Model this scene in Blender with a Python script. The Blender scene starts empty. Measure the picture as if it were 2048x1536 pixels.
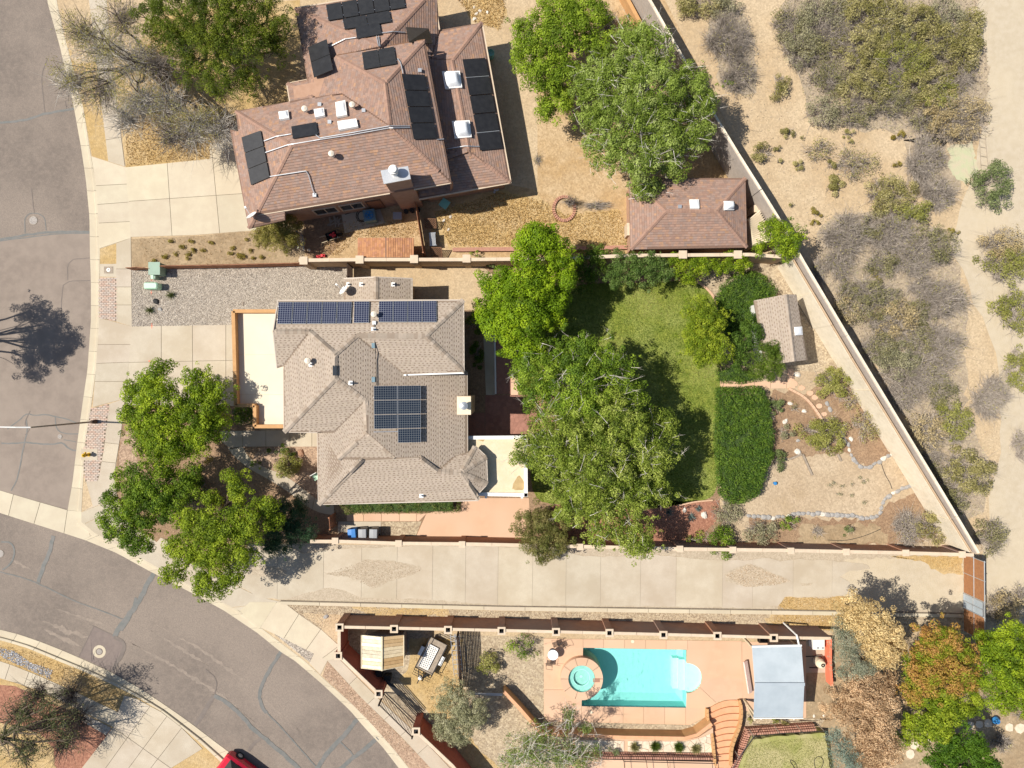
import bpy, math, random
import numpy as np
from mathutils import Vector, Matrix
from mathutils.geometry import tessellate_polygon
random.seed(7); RNG = np.random.default_rng(7)
C = bpy.context.scene.collection
sc = bpy.context.scene
CAM_H = 50.0          # drone height in metres
PPM = 27.0            # survey scale: plan units per metre on the ground
# ---------------------------------------------------------------- camera, sky, sun
cam = bpy.data.cameras.new('camera'); cam_o = bpy.data.objects.new('camera', cam); C.objects.link(cam_o)
cam_o.location = (0, 0, CAM_H); cam.sensor_width = 36; cam.lens = 36 * CAM_H / (2048 / PPM); cam.clip_end = 3000
sc.camera = cam_o
SUN_EL, SUN_TAN = 53.0, 0.75
w = bpy.data.worlds.new('World'); sc.world = w; w.use_nodes = True
nt = w.node_tree; bg = nt.nodes['Background']; sky = nt.nodes.new('ShaderNodeTexSky')
sky.sky_type = 'NISHITA'; sky.sun_disc = False; sky.sun_elevation = math.radians(SUN_EL); sky.sun_rotation = math.radians(-90 + 3)
nt.links.new(sky.outputs[0], bg.inputs[0]); bg.inputs[1].default_value = 0.078
sl = bpy.data.lights.new('sun', 'SUN'); sl.energy = 4.8; sl.angle = math.radians(0.5); sl.color = (1, .94, .84)
so = bpy.data.objects.new('sun', sl); C.objects.link(so); so.location = (-40, 2, 60)
_d = Vector((SUN_TAN, -0.035, -1.0)).normalized()
so.rotation_euler = _d.to_track_quat('-Z', 'Y').to_euler()
sc.view_settings.view_transform = 'Standard'; sc.view_settings.look = 'None'
sc.view_settings.exposure = 0.44; sc.view_settings.gamma = 1.0; sc.view_settings.use_curve_mapping = False

# ---------------------------------------------------------------- helpers
def P(px, py, z=0.0):
    """survey plan position of something whose height is z -> metres"""
    s = (CAM_H - z) / CAM_H / PPM
    return Vector(((px - 1024) * s, (768 - py) * s, z))
def R1(a, b): return random.uniform(a, b)
ORG = {}
def tag(o, label=None, cat=None, group=None, kind=None):
    if label: o['label'] = label
    if cat: o['category'] = cat
    if group: o['group'] = group
    if kind: o['kind'] = kind
    return o
def thing(name, label, cat, loc, group=None, rot=None):
    o = bpy.data.objects.new(name, None); C.objects.link(o); o.location = loc; o.empty_display_size = .3
    if rot is not None: o.rotation_euler = (0, 0, rot); ORG[o.name] = Vector((0, 0, 0))
    else: ORG[o.name] = Vector(loc)
    return tag(o, label, cat, group)
class MB:
    def __init__(s): s.v = []; s.f = []; s.c = []; s.m = []; s.col = None; s.mi = 0; s.uv = {}
    def add(s, vs, fs, col=None):
        n = len(s.v); s.v += [tuple(x) for x in vs]
        s.c += [col if col is not None else (s.col or (1, 1, 1))] * len(vs)
        for f in fs: s.f.append(tuple(i + n for i in f)); s.m.append(s.mi)
        return s
    def box(s, x0, x1, y0, y1, z0, z1, col=None, M=None):
        vs = [(x, y, z) for z in (z0, z1) for y in (y0, y1) for x in (x0, x1)]
        if M is not None: vs = [M @ Vector(v) for v in vs]
        return s.add(vs, [(0, 2, 3, 1), (4, 5, 7, 6), (0, 1, 5, 4), (2, 6, 7, 3), (0, 4, 6, 2), (1, 3, 7, 5)], col)
    def bar(s, a, b, wd, ht, col=None, up=None):
        a = Vector(a); b = Vector(b); d = (b - a); L = d.length
        if L < 1e-6: return s
        d /= L; u = Vector((0, 0, 1)) if abs(d.z) < .95 else Vector((1, 0, 0))
        if up is not None: u = Vector(up)
        x = d.cross(u).normalized() * wd / 2; y = x.cross(d).normalized() * ht / 2
        vs = [p + i * x + j * y for p in (a, b) for i, j in ((-1, -1), (1, -1), (1, 1), (-1, 1))]
        return s.add(vs, [(0, 1, 2, 3), (7, 6, 5, 4), (0, 4, 5, 1), (1, 5, 6, 2), (2, 6, 7, 3), (3, 7, 4, 0)], col)
    def tube(s, pts, rs, n=7, col=None, cap=True):
        pts = [Vector(p) for p in pts]
        if not hasattr(rs, '__len__'): rs = [rs] * len(pts)
        vs = []
        for i, p in enumerate(pts):
            d = (pts[min(i + 1, len(pts) - 1)] - pts[max(i - 1, 0)]).normalized()
            u = Vector((0, 0, 1)) if abs(d.z) < .9 else Vector((1, 0, 0))
            x = d.cross(u).normalized(); y = d.cross(x)
            for k in range(n):
                a = 2 * math.pi * k / n; vs.append(p + (x * math.cos(a) + y * math.sin(a)) * rs[i])
        fs = []
        for i in range(len(pts) - 1):
            for k in range(n): fs.append((i * n + k, i * n + (k + 1) % n, (i + 1) * n + (k + 1) % n, (i + 1) * n + k))
        if cap: fs.append(tuple(range(n))[::-1]); fs.append(tuple((len(pts) - 1) * n + k for k in range(n)))
        return s.add(vs, fs, col)
    def lathe(s, prof, cx, cy, n=20, col=None, a0=0, a1=2 * math.pi):
        full = abs(a1 - a0 - 2 * math.pi) < 1e-4; m = n if full else n + 1; vs = []
        for r, z in prof:
            for k in range(m):
                a = a0 + (a1 - a0) * k / n; vs.append((cx + r * math.cos(a), cy + r * math.sin(a), z))
        fs = []
        for i in range(len(prof) - 1):
            for k in range(n): fs.append((i * m + k, i * m + (k + 1) % m, (i + 1) * m + (k + 1) % m, (i + 1) * m + k))
        return s.add(vs, fs, col)
    def prism(s, poly, z0, z1, col=None, bottom=False):
        n = len(poly); ar = sum(poly[i][0] * poly[(i + 1) % n][1] - poly[(i + 1) % n][0] * poly[i][1] for i in range(n))
        if ar < 0: poly = poly[::-1]
        z0f = z0 if hasattr(z0, '__len__') else [z0] * n; z1f = z1 if hasattr(z1, '__len__') else [z1] * n
        vs = [(p[0], p[1], z1f[i]) for i, p in enumerate(poly)] + [(p[0], p[1], z0f[i]) for i, p in enumerate(poly)]
        fs = [tuple(range(n))] + [(i, n + i, n + (i + 1) % n, (i + 1) % n) for i in range(n)]
        if bottom: fs.append(tuple(range(2 * n - 1, n - 1, -1)))
        return s.add(vs, fs, col)
    def sheet(s, poly, z, col=None):
        n = len(poly); ar = sum(poly[i][0] * poly[(i + 1) % n][1] - poly[(i + 1) % n][0] * poly[i][1] for i in range(n))
        if ar < 0: poly = poly[::-1]
        return s.add([(p[0], p[1], z) for p in poly], [tuple(range(n))], col)
    def build(s, name, mats, parent=None, smooth=False, uv=None):
        me = bpy.data.meshes.new(name)
        if parent is not None: org = ORG[parent.name]
        else:
            a = np.array(s.v); org = Vector((float(a[:, 0].mean()), float(a[:, 1].mean()), float(a[:, 2].min())))
        me.from_pydata([(x - org.x, y - org.y, z - org.z) for x, y, z in s.v], [], s.f)
        if not isinstance(mats, (list, tuple)): mats = [mats]
        for m in mats: me.materials.append(M[m] if isinstance(m, str) else m)
        if len(mats) > 1: me.polygons.foreach_set('material_index', s.m)
        ca = me.color_attributes.new('Col', 'FLOAT_COLOR', 'POINT')
        ca.data.foreach_set('color', np.hstack([np.array(s.c, dtype=np.float32).reshape(-1, 3), np.ones((len(s.c), 1), np.float32)]).ravel())
        if smooth: me.polygons.foreach_set('use_smooth', [True] * len(me.polygons))
        if uv is not None:
            l = me.uv_layers.new(name='UVMap')
            for i, lp in enumerate(me.loops): l.data[i].uv = uv[lp.vertex_index]
        o = bpy.data.objects.new(name, me); C.objects.link(o)
        if parent is not None: o.parent = parent
        else: o.location = org
        ORG[o.name] = org
        return o
def PP(pts, z=0.0): return [tuple(P(x, y, z)[:2]) for x, y in pts]
def lerp(a, b, t): return a + (b - a) * t
def resample(pl, step=None, n=None):
    pl = [Vector((p[0], p[1])) for p in pl]; L = [0]
    for a, b in zip(pl, pl[1:]): L.append(L[-1] + (b - a).length)
    if n is None: n = max(1, round(L[-1] / step))
    out = []; j = 0
    for i in range(n + 1):
        t = L[-1] * i / n
        while j < len(pl) - 2 and L[j + 1] < t: j += 1
        out.append(pl[j].lerp(pl[j + 1], (t - L[j]) / max(1e-9, L[j + 1] - L[j])))
    return out
def smooth_line(pl, it=2, closed=False):
    pl = [Vector(p[:2]) for p in pl]
    for _ in range(it):
        q = [] if closed else [pl[0]]
        for i in range(len(pl) if closed else len(pl) - 1):
            a = pl[i]; b = pl[(i + 1) % len(pl)]; q += [a.lerp(b, .25), a.lerp(b, .75)]
        if not closed: q.append(pl[-1])
        pl = q
    return [tuple(p) for p in pl]
def jag(poly, amp=3, step=7):
    out = []; n = len(poly)
    for i in range(n):
        a = Vector(poly[i][:2]); b = Vector(poly[(i + 1) % n][:2]); k = max(1, int((b - a).length / step))
        for j in range(k):
            p = a.lerp(b, j / k); out.append((p.x + R1(-amp, amp), p.y + R1(-amp, amp)))
    return out
def clip_half(poly, p, nrm, off=0.0):
    out = []; n = len(poly)
    d = [((q[0] - p[0]) * nrm[0] + (q[1] - p[1]) * nrm[1]) - off for q in poly]
    for i in range(n):
        j = (i + 1) % n
        if d[i] >= 0: out.append(poly[i])
        if (d[i] >= 0) != (d[j] >= 0):
            t = d[i] / (d[i] - d[j]); out.append((lerp(poly[i][0], poly[j][0], t), lerp(poly[i][1], poly[j][1], t)))
    return out
def area(p): return abs(sum(p[i][0] * p[(i + 1) % len(p)][1] - p[(i + 1) % len(p)][0] * p[i][1] for i in range(len(p)))) / 2
def cutpoly(polys, cuts, gap):
    for a, b in cuts:
        d = Vector((b[0] - a[0], b[1] - a[1])).normalized(); nr = (-d.y, d.x); nxt = []
        for q in polys:
            A = clip_half(q, a, nr, gap / 2); B = clip_half(q, a, (-nr[0], -nr[1]), gap / 2)
            for r in (A, B):
                if len(r) > 2 and area(r) > 2: nxt.append(r)
        polys = nxt
    return polys
def slabs(parent, poly, cuts, z, mat, gap=.9, th=.05, name='slab', tint=.05):
    """poly/cuts in plan units; every slab is an object of its own"""
    for q in cutpoly([poly], cuts, gap):
        b = MB(); g = 1 + R1(-tint, tint); b.prism(PP(q, z if z > .3 else 0), z - th, z, col=(g, g * R1(.985, 1.01), g * R1(.97, 1.01)))
        b.build(name, mat, parent)

# ---------------------------------------------------------------- materials
M = {}
def mat(name, col, col2=None, scale=6.0, rough=.85, bump=.3, bscale=None, big=None, bigscale=.25, bigamt=.5, vc=True, speck=None, speckscale=40, specamt=.35, metal=0.0, spec=.3, coat=0):
    m = bpy.data.materials.new(name); m.use_nodes = True; t = m.node_tree; N = t.nodes; L = t.links
    b = N['Principled BSDF']; b.inputs['Roughness'].default_value = rough; b.inputs['Metallic'].default_value = metal
    b.inputs['Specular IOR Level'].default_value = spec
    if coat: b.inputs['Coat Weight'].default_value = coat
    tc = N.new('ShaderNodeTexCoord'); geo = N.new('ShaderNodeNewGeometry')
    c = N.new('ShaderNodeRGB'); c.outputs[0].default_value = (*col, 1); cur = c.outputs[0]
    def mix(a, bcol, fac, typ='MIX'):
        x = N.new('ShaderNodeMix'); x.data_type = 'RGBA'; x.blend_type = typ
        if hasattr(fac, 'default_value') or hasattr(fac, 'is_linked'): L.new(fac, x.inputs[0])
        else: x.inputs[0].default_value = fac
        L.new(a, x.inputs[6])
        if isinstance(bcol, tuple): x.inputs[7].default_value = (*bcol, 1)
        else: L.new(bcol, x.inputs[7])
        return x.outputs[2]
    def noise(s, det=6, lo=.38, hi=.62, r=.6):
        n = N.new('ShaderNodeTexNoise'); n.inputs['Scale'].default_value = s; n.inputs['Detail'].default_value = det; n.inputs['Roughness'].default_value = r
        L.new(geo.outputs['Position'], n.inputs[0]); mr = N.new('ShaderNodeMapRange'); L.new(n.outputs[0], mr.inputs[0])
        mr.inputs[1].default_value = lo; mr.inputs[2].default_value = hi; return mr.outputs[0], n.outputs[0]
    nz = None
    if col2: f, nz = noise(scale); cur = mix(cur, col2, f)
    if big:
        f, _ = noise(bigscale, 5, .42, .6); mm = N.new('ShaderNodeMath'); mm.operation = 'MULTIPLY'; L.new(f, mm.inputs[0]); mm.inputs[1].default_value = bigamt
        cur = mix(cur, big, mm.outputs[0])
    if speck:
        v = N.new('ShaderNodeTexVoronoi'); v.inputs['Scale'].default_value = speckscale; L.new(geo.outputs['Position'], v.inputs[0])
        sx = N.new('ShaderNodeSeparateColor'); L.new(v.outputs['Color'], sx.inputs[0]); mm = N.new('ShaderNodeMath'); mm.operation = 'MULTIPLY'
        L.new(sx.outputs[0], mm.inputs[0]); mm.inputs[1].default_value = specamt * 1.6; cur = mix(cur, speck, mm.outputs[0])
    if vc:
        a = N.new('ShaderNodeVertexColor'); a.layer_name = 'Col'; cur = mix(cur, a.outputs[0], 1.0, 'MULTIPLY')
    L.new(cur, b.inputs['Base Color'])
    if bump:
        n = N.new('ShaderNodeTexNoise'); n.inputs['Scale'].default_value = bscale or scale * 4; n.inputs['Detail'].default_value = 5
        L.new(geo.outputs['Position'], n.inputs[0]); bp = N.new('ShaderNodeBump'); bp.inputs['Strength'].default_value = bump; bp.inputs['Distance'].default_value = .04
        L.new(n.outputs[0], bp.inputs['Height']); L.new(bp.outputs[0], b.inputs['Normal'])
    M[name] = m; return m
mat('sand', (.50, .375, .23), (.44, .32, .19), 1.6, .95, .6, 9, big=(.55, .435, .29), bigscale=.16, bigamt=.8, speck=(.33, .25, .16), speckscale=9, specamt=.42)
mat('yard_gold', (.47, .325, .175), (.41, .27, .13), 1.6, .95, .7, 9, big=(.53, .40, .25), bigscale=.3, bigamt=.8, speck=(.28, .19, .10), speckscale=8, specamt=.4)
mat('tile_band', (.10, .30, .33), (.14, .36, .38), 14, .5, 0)
mat('garden_tan', (.46, .355, .24), (.40, .30, .19), 1.2, .95, .6, 9, big=(.50, .40, .28), bigscale=.3, bigamt=.8, speck=(.28, .21, .14), speckscale=9, specamt=.4)
mat('joint_soft', (.34, .29, .225), (.38, .33, .26), 6, .95, .2)
mat('litter', (.40, .325, .235), (.33, .27, .19), 1.1, .95, .7, 9, big=(.45, .36, .25), bigscale=.5, bigamt=.8, speck=(.24, .19, .14), speckscale=8, specamt=.45)
mat('gravel_soft', (.47, .395, .30), (.43, .36, .27), 2, .9, .6, 16, speck=(.30, .24, .17), speckscale=11, specamt=.4)
mat('desert_green', (.42, .43, .27), (.47, .41, .29), 2, .95, .4, 12)
mat('sand_grey', (.47, .40, .30), (.43, .36, .26), 2, .95, .4, 12, big=(.50, .42, .30), bigscale=.2)
mat('dirt', (.37, .27, .165), (.29, .205, .12), 1.5, .95, .7, 8, big=(.44, .34, .22), speck=(.20, .15, .09), speckscale=7, specamt=.35)
mat('dry_grass', (.50, .35, .155), (.42, .285, .12), 5, .95, .9, 14, big=(.55, .43, .27), bigscale=.4, speck=(.30, .21, .10), speckscale=8)
mat('mulch', (.33, .215, .13), (.26, .165, .10), 3, .95, .8, 12, big=(.38, .27, .17), speck=(.13, .08, .05), speckscale=12)
mat('red_mulch', (.40, .20, .13), (.29, .14, .09), 4, .95, .8, 12, speck=(.16, .06, .04), speckscale=12)
mat('gravel_grey', (.52, .465, .39), (.46, .41, .34), 2, .9, .9, 16, speck=(.22, .18, .15), speckscale=9, specamt=.5)
mat('gravel_tan', (.52, .43, .30), (.45, .36, .24), 2, .9, .9, 16, speck=(.22, .16, .11), speckscale=10, specamt=.5)
mat('gravel_pink', (.50, .36, .25), (.42, .29, .20), 2, .9, .9, 16, speck=(.20, .13, .09), speckscale=10, specamt=.5)
mat('concrete', (.485, .425, .335), (.455, .395, .31), 1.5, .85, .15, 20, big=(.40, .335, .25), bigscale=.35, bigamt=.9, speck=(.40, .34, .26), speckscale=20, specamt=.2)
mat('concrete_warm', (.52, .46, .345), (.49, .425, .32), 1.5, .85, .15, 20, big=(.46, .39, .29), bigscale=.4, bigamt=.6)
mat('joint', (.16, .13, .10), (.22, .18, .13), 6, .95, .3)
mat('asphalt', (.225, .182, .150), (.178, .146, .122), 3.5, .9, .35, 25, big=(.27, .22, .18), bigscale=.14, bigamt=.9, speck=(.11, .095, .085), speckscale=24, specamt=.28)
mat('asphalt_worn', (.27, .22, .18), (.215, .178, .148), 4, .9, .35, 25)
mat('asphalt_old', (.25, .203, .168), (.212, .172, .143), 1.5, .9, .35, 25, big=(.28, .23, .19), bigscale=.3)
mat('asphalt_patch', (.205, .165, .145), (.18, .145, .13), 3, .9, .3, 25)
mat('tar', (.130, .135, .128), (.165, .158, .148), 3, .7, .1)
mat('tar_brown', (.15, .125, .11), (.18, .15, .13), 3, .8, .1)
mat('lawn_dry', (.32, .31, .11), (.24, .25, .07), 1.2, .95, .9, 12, big=(.40, .35, .18), bigscale=.4, bigamt=.9)
mat('lawn', (.26, .28, .05), (.17, .205, .03), 1.6, .95, 1.0, 14, big=(.30, .32, .09), bigscale=.35, bigamt=.75, speck=(.06, .11, .015), speckscale=12, specamt=.3)
mat('stucco_tan', (.47, .34, .22), (.43, .31, .20), 3, .9, .2, 30)
mat('stucco_cap', (.58, .47, .35), (.53, .42, .31), 3, .9, .2, 30)
mat('stucco_orange', (.52, .30, .135), (.46, .26, .115), 2, .9, .2, 30)
mat('stucco_brown', (.36, .175, .10), (.29, .14, .085), 2, .9, .2, 30, big=(.24, .17, .145), bigscale=.12, bigamt=.9)
mat('stucco_red', (.44, .13, .085), (.37, .11, .07), 2, .9, .2, 30)
mat('stucco_cream', (.72, .62, .46), (.66, .56, .41), 2, .9, .2, 30)
mat('stucco_house', (.42, .26, .18), (.38, .23, .155), 3, .9, .2, 30)
mat('flat_roof', (.68, .61, .48), (.65, .58, .45), .8, .8, .1, 10, big=(.61, .53, .39), bigscale=.5, bigamt=.4)
mat('flat_roof_b', (.64, .56, .41), (.59, .50, .35), 1.5, .85, .2, 14, speck=(.6, .48, .3), speckscale=8, specamt=.3)
mat('stain', (.36, .25, .12), (.44, .32, .16), 3, .9, .1)
mat('block_wall', (.72, .63, .49), (.62, .54, .41), 3, .9, .5, 14, big=(.78, .70, .56), bigscale=.5)
mat('block_grey', (.42, .365, .32), (.37, .32, .28), 4, .9, .5, 18)
mat('roof_grey', (.385, .318, .255), (.35, .288, .23), 5, .92, .4, 30)
mat('roof_grey_base', (.225, .17, .125), (.26, .20, .15), 8, .92, .3, 30)
mat('roof_brown', (1, 1, 1), (.9, .9, .9), 8, .92, .4, 30)
mat('roof_brown_base', (.21, .13, .095), (.18, .11, .08), 6, .92, .3, 30)
mat('roof_edge', (.50, .43, .36), None, 5, .8, 0)
mat('white', (.74, .73, .70), None, 5, .5, 0)
mat('galv', (.55, .56, .57), (.48, .50, .52), 3, .35, .05, metal=.6)
mat('steel_roof', (.33, .38, .42), (.38, .43, .47), .8, .6, .02, metal=.1, spec=.3)
mat('black_metal', (.025, .025, .027), None, 5, .45, 0)
mat('dark_rubber', (.02, .02, .02), (.03, .03, .03), 8, .8, .1)
mat('wood_grey', (.34, .28, .22), (.26, .21, .16), 5, .85, .4, 20)
mat('wood_pale', (.62, .53, .38), (.52, .43, .29), 4, .8, .3, 20)
mat('wood_brown', (.20, .105, .06), (.15, .08, .045), 4, .85, .4, 20)
mat('wood_dark', (.09, .055, .04), (.06, .04, .03), 4, .85, .4, 20)
mat('rust_fence', (.34, .155, .085), (.28, .125, .07), 4, .85, .4, 20)
mat('salmon', (.57, .375, .25), (.54, .345, .225), 1.2, .8, .12, 20, big=(.62, .42, .30), bigscale=.3, bigamt=.6)
mat('salmon_line', (.36, .19, .13), None, 5, .9, 0)
mat('stamped', (.33, .165, .125), (.28, .14, .105), 3, .8, .3, 15)
mat('brick_red', (.42, .225, .16), (.35, .18, .13), 10, .9, .4, 30)
mat('brick_pave', (1, 1, 1), None, 10, .9, .3, 30)
mat('terra_step', (.62, .335, .19), (.57, .30, .165), 2, .8, .15, 20)
mat('flagstone', (.66, .56, .43), (.58, .47, .35), 3, .85, .4, 15)
mat('pool_plaster', (.37, .66, .63), (.35, .63, .60), 4, .6, .05)
mat('pool_pale', (.66, .82, .78), (.62, .79, .75), 4, .6, .05)
mat('spa_plaster', (.42, .60, .54), (.38, .56, .50), 4, .6, .05)
mat('rock_pale', (.66, .61, .54), (.52, .47, .40), 6, .9, .6, 20)
mat('rock_grey', (.27, .26, .25), (.35, .33, .31), 6, .9, .6, 20)
mat('rock_brown', (.38, .22, .14), (.30, .17, .11), 6, .9, .6, 20)
mat('bark', (.16, .12, .09), (.10, .075, .06), 10, .95, .6, 25)
mat('bark_pale', (.42, .38, .33), (.30, .26, .22), 10, .95, .5, 25)
mat('glass_dark', (.03, .035, .04), None, 5, .12, 0, spec=.6)
mat('skylight', (.86, .88, .90), None, 5, .25, 0, spec=.5)
mat('panel_black', (.020, .020, .022), (.028, .028, .030), 3, .35, 0, spec=.35)
mat('panel_frame', (.42, .44, .46), None, 5, .4, 0, metal=.5)
mat('panel_frame_dark', (.03, .03, .03), None, 5, .4, 0)
mat('util_green', (.26, .36, .28), (.24, .33, .26), 3, .6, .05)
mat('util_mint', (.42, .64, .46), None, 5, .55, 0)
mat('yellow_paint', (.70, .42, .02), None, 5, .5, 0)
mat('bin_blue', (.05, .20, .52), None, 5, .5, 0)
mat('bin_grey', (.30, .31, .33), None, 5, .55, 0)
mat('car_red', (.50, .01, .03), None, 5, .25, 0, coat=.8)
mat('red_plastic', (.55, .03, .04), None, 5, .45, 0)
mat('blue_plastic', (.04, .20, .45), None, 5, .4, 0)
mat('teal_plastic', (.18, .42, .36), None, 5, .5, 0)
mat('cooler_blue', (.12, .20, .24), (.16, .24, .28), 4, .6, .1)
mat('orange_roof', (1, 1, 1), (.93, .92, .9), 8, .9, .4, 25)
mat('paint_red', (.75, .18, .10), None, 5, .8, 0)
mat('twig', (1, 1, 1), None, 5, .95, 0)
mat('float_pink', (.60, .42, .38), (.66, .52, .46), 9, .8, .1)
mat('stone_col', (1, 1, 1), (.85, .85, .85), 12, .9, .3)
mat('manhole', (.34, .31, .28), (.25, .22, .20), 14, .6, .3)
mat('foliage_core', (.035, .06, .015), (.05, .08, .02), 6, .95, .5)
mat('mesh_brown', (.34, .16, .07), (.28, .13, .06), 5, .9, .2)
def leafmat():
    m = bpy.data.materials.new('leaf'); m.use_nodes = True; t = m.node_tree; N = t.nodes; L = t.links
    b = N['Principled BSDF']; b.inputs['Roughness'].default_value = .6; b.inputs['Specular IOR Level'].default_value = .25
    a = N.new('ShaderNodeVertexColor'); a.layer_name = 'Col'; L.new(a.outputs[0], b.inputs['Base Color'])
    tr = N.new('ShaderNodeBsdfTranslucent'); L.new(a.outputs[0], tr.inputs[0]); mx = N.new('ShaderNodeMixShader'); mx.inputs[0].default_value = .38
    L.new(b.outputs[0], mx.inputs[1]); L.new(tr.outputs[0], mx.inputs[2]); L.new(mx.outputs[0], N['Material Output'].inputs[0]); M['leaf'] = m
leafmat()
def watermat():
    m = bpy.data.materials.new('water'); m.use_nodes = True; t = m.node_tree; N = t.nodes; L = t.links
    N.remove(N['Principled BSDF']); g = N.new('ShaderNodeBsdfGlossy'); g.inputs['Roughness'].default_value = .03
    tr = N.new('ShaderNodeBsdfTransparent'); tr.inputs[0].default_value = (.78, .97, .97, 1)
    fr = N.new('ShaderNodeFresnel'); fr.inputs[0].default_value = 1.33; mx = N.new('ShaderNodeMixShader')
    geo = N.new('ShaderNodeNewGeometry'); n = N.new('ShaderNodeTexNoise'); n.inputs['Scale'].default_value = 3.5; n.inputs['Detail'].default_value = 4; L.new(geo.outputs['Position'], n.inputs[0])
    bp = N.new('ShaderNodeBump'); bp.inputs['Strength'].default_value = .8; bp.inputs['Distance'].default_value = .08; L.new(n.outputs[0], bp.inputs['Height'])
    L.new(bp.outputs[0], g.inputs['Normal']); L.new(bp.outputs[0], fr.inputs['Normal'])
    L.new(fr.outputs[0], mx.inputs[0]); L.new(tr.outputs[0], mx.inputs[1]); L.new(g.outputs[0], mx.inputs[2]); L.new(mx.outputs[0], N['Material Output'].inputs[0]); M['water'] = m
watermat()
def cellmat(name, nu, nv, c1, c2):
    m = bpy.data.materials.new(name); m.use_nodes = True; t = m.node_tree; N = t.nodes; L = t.links
    b = N['Principled BSDF']; b.inputs['Roughness'].default_value = .3; b.inputs['Specular IOR Level'].default_value = .15
    uv = N.new('ShaderNodeTexCoord'); sp = N.new('ShaderNodeSeparateXYZ'); L.new(uv.outputs['UV'], sp.inputs[0]); outs = []
    for k, n in ((0, nu), (1, nv)):
        a = N.new('ShaderNodeMath'); a.operation = 'MULTIPLY'; L.new(sp.outputs[k], a.inputs[0]); a.inputs[1].default_value = n
        f = N.new('ShaderNodeMath'); f.operation = 'FRACT'; L.new(a.outputs[0], f.inputs[0])
        c = N.new('ShaderNodeMath'); c.operation = 'COMPARE'; L.new(f.outputs[0], c.inputs[0]); c.inputs[1].default_value = .5; c.inputs[2].default_value = .40; outs.append(c.outputs[0])
    mu = N.new('ShaderNodeMath'); mu.operation = 'MULTIPLY'; L.new(outs[0], mu.inputs[0]); L.new(outs[1], mu.inputs[1])
    mx = N.new('ShaderNodeMix'); mx.data_type = 'RGBA'; L.new(mu.outputs[0], mx.inputs[0]); mx.inputs[6].default_value = (*c2, 1); mx.inputs[7].default_value = (*c1, 1)
    L.new(mx.outputs[2], b.inputs['Base Color']); M[name] = m
cellmat('cells_a', 6, 10, (.008, .014, .045), (.17, .18, .22))
cellmat('cells_b', 10, 6, (.006, .016, .036), (.13, .14, .15))

# ---------------------------------------------------------------- foliage
def fast_mesh(name, V, nper, Ccol, m, parent, kind=None):
    """V: (n*nper,3) world verts, each group of nper verts is a face"""
    org = ORG[parent.name] if parent is not None else Vector((float(V[:, 0].mean()), float(V[:, 1].mean()), float(V[:, 2].min())))
    V = (V - np.array(org)).astype(np.float32); n = len(V) // nper; me = bpy.data.meshes.new(name)
    me.vertices.add(len(V)); me.vertices.foreach_set('co', V.ravel())
    me.loops.add(len(V)); me.loops.foreach_set('vertex_index', np.arange(len(V), dtype=np.int32))
    me.polygons.add(n); me.polygons.foreach_set('loop_start', np.arange(0, len(V), nper, dtype=np.int32))
    me.update(calc_edges=True)
    ca = me.color_attributes.new('Col', 'FLOAT_COLOR', 'POINT')
    cc = np.repeat(np.clip(Ccol, 0, 1), nper, axis=0).astype(np.float32)
    ca.data.foreach_set('color', np.hstack([cc, np.ones((len(cc), 1), np.float32)]).ravel())
    me.materials.append(M[m]); me.validate()
    o = bpy.data.objects.new(name, me); C.objects.link(o)
    if parent is not None: o.parent = parent
    else: o.location = org
    ORG[o.name] = org
    if kind: o['kind'] = kind
    return o
def unit(a): return a / np.maximum(1e-9, np.linalg.norm(a, axis=1, keepdims=True))
def leaf_quads(pos, nrm, s, ar=.55):
    n = len(pos); t = unit(np.cross(nrm, RNG.normal(size=(n, 3)))); b = np.cross(nrm, t); s = s[:, None]
    V = np.empty((n, 4, 3)); V[:, 0] = pos - t * s; V[:, 1] = pos - b * s * ar; V[:, 2] = pos + t * s; V[:, 3] = pos + b * s * ar
    return V.reshape(-1, 3)
def pick(pal, idx, fr):
    pal = np.array(pal); k = len(pal); x = np.clip(fr, 0, .999) * (k - 1); i = x.astype(int); f = (x - i)[:, None]
    return pal[i] * (1 - f) + pal[np.minimum(i + 1, k - 1)] * f
def leaf_cloud(name, cl, n, leaf, pal, parent, up=.2, jit=.5, inner=.15, jc=.22, m='leaf', ar=.55):
    """cl: array (k,4) clump centres + radius"""
    cl = np.array(cl); wt = cl[:, 3] ** 2; idx = RNG.choice(len(cl), n, p=wt / wt.sum())
    d = RNG.normal(size=(n, 3)); d[:, 2] = np.abs(d[:, 2]) * np.where(RNG.random(n) < .82, 1, -1); d = unit(d)
    r = cl[idx, 3] * np.where(RNG.random(n) < inner, RNG.random(n) ** .4, RNG.uniform(.82, 1.08, n))
    pos = cl[idx, :3] + d * r[:, None] * np.array([1, 1, .85])
    nr = unit(d + RNG.normal(size=(n, 3)) * jit + np.array([0, 0, up]))
    ct = RNG.random(len(cl)); col = pick(pal, None, np.clip(ct[idx] * (1 - jc) + RNG.random(n) * jc, 0, 1)) * RNG.uniform(.75, 1.22, n)[:, None]
    V = leaf_quads(pos, nr, leaf * RNG.uniform(.6, 1.25, n), ar)
    keep = np.repeat(pos[:, 2] > .03, 4); V = V[keep]
    return fast_mesh(name, V, 4, col[pos[:, 2] > .03], m, parent)
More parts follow.
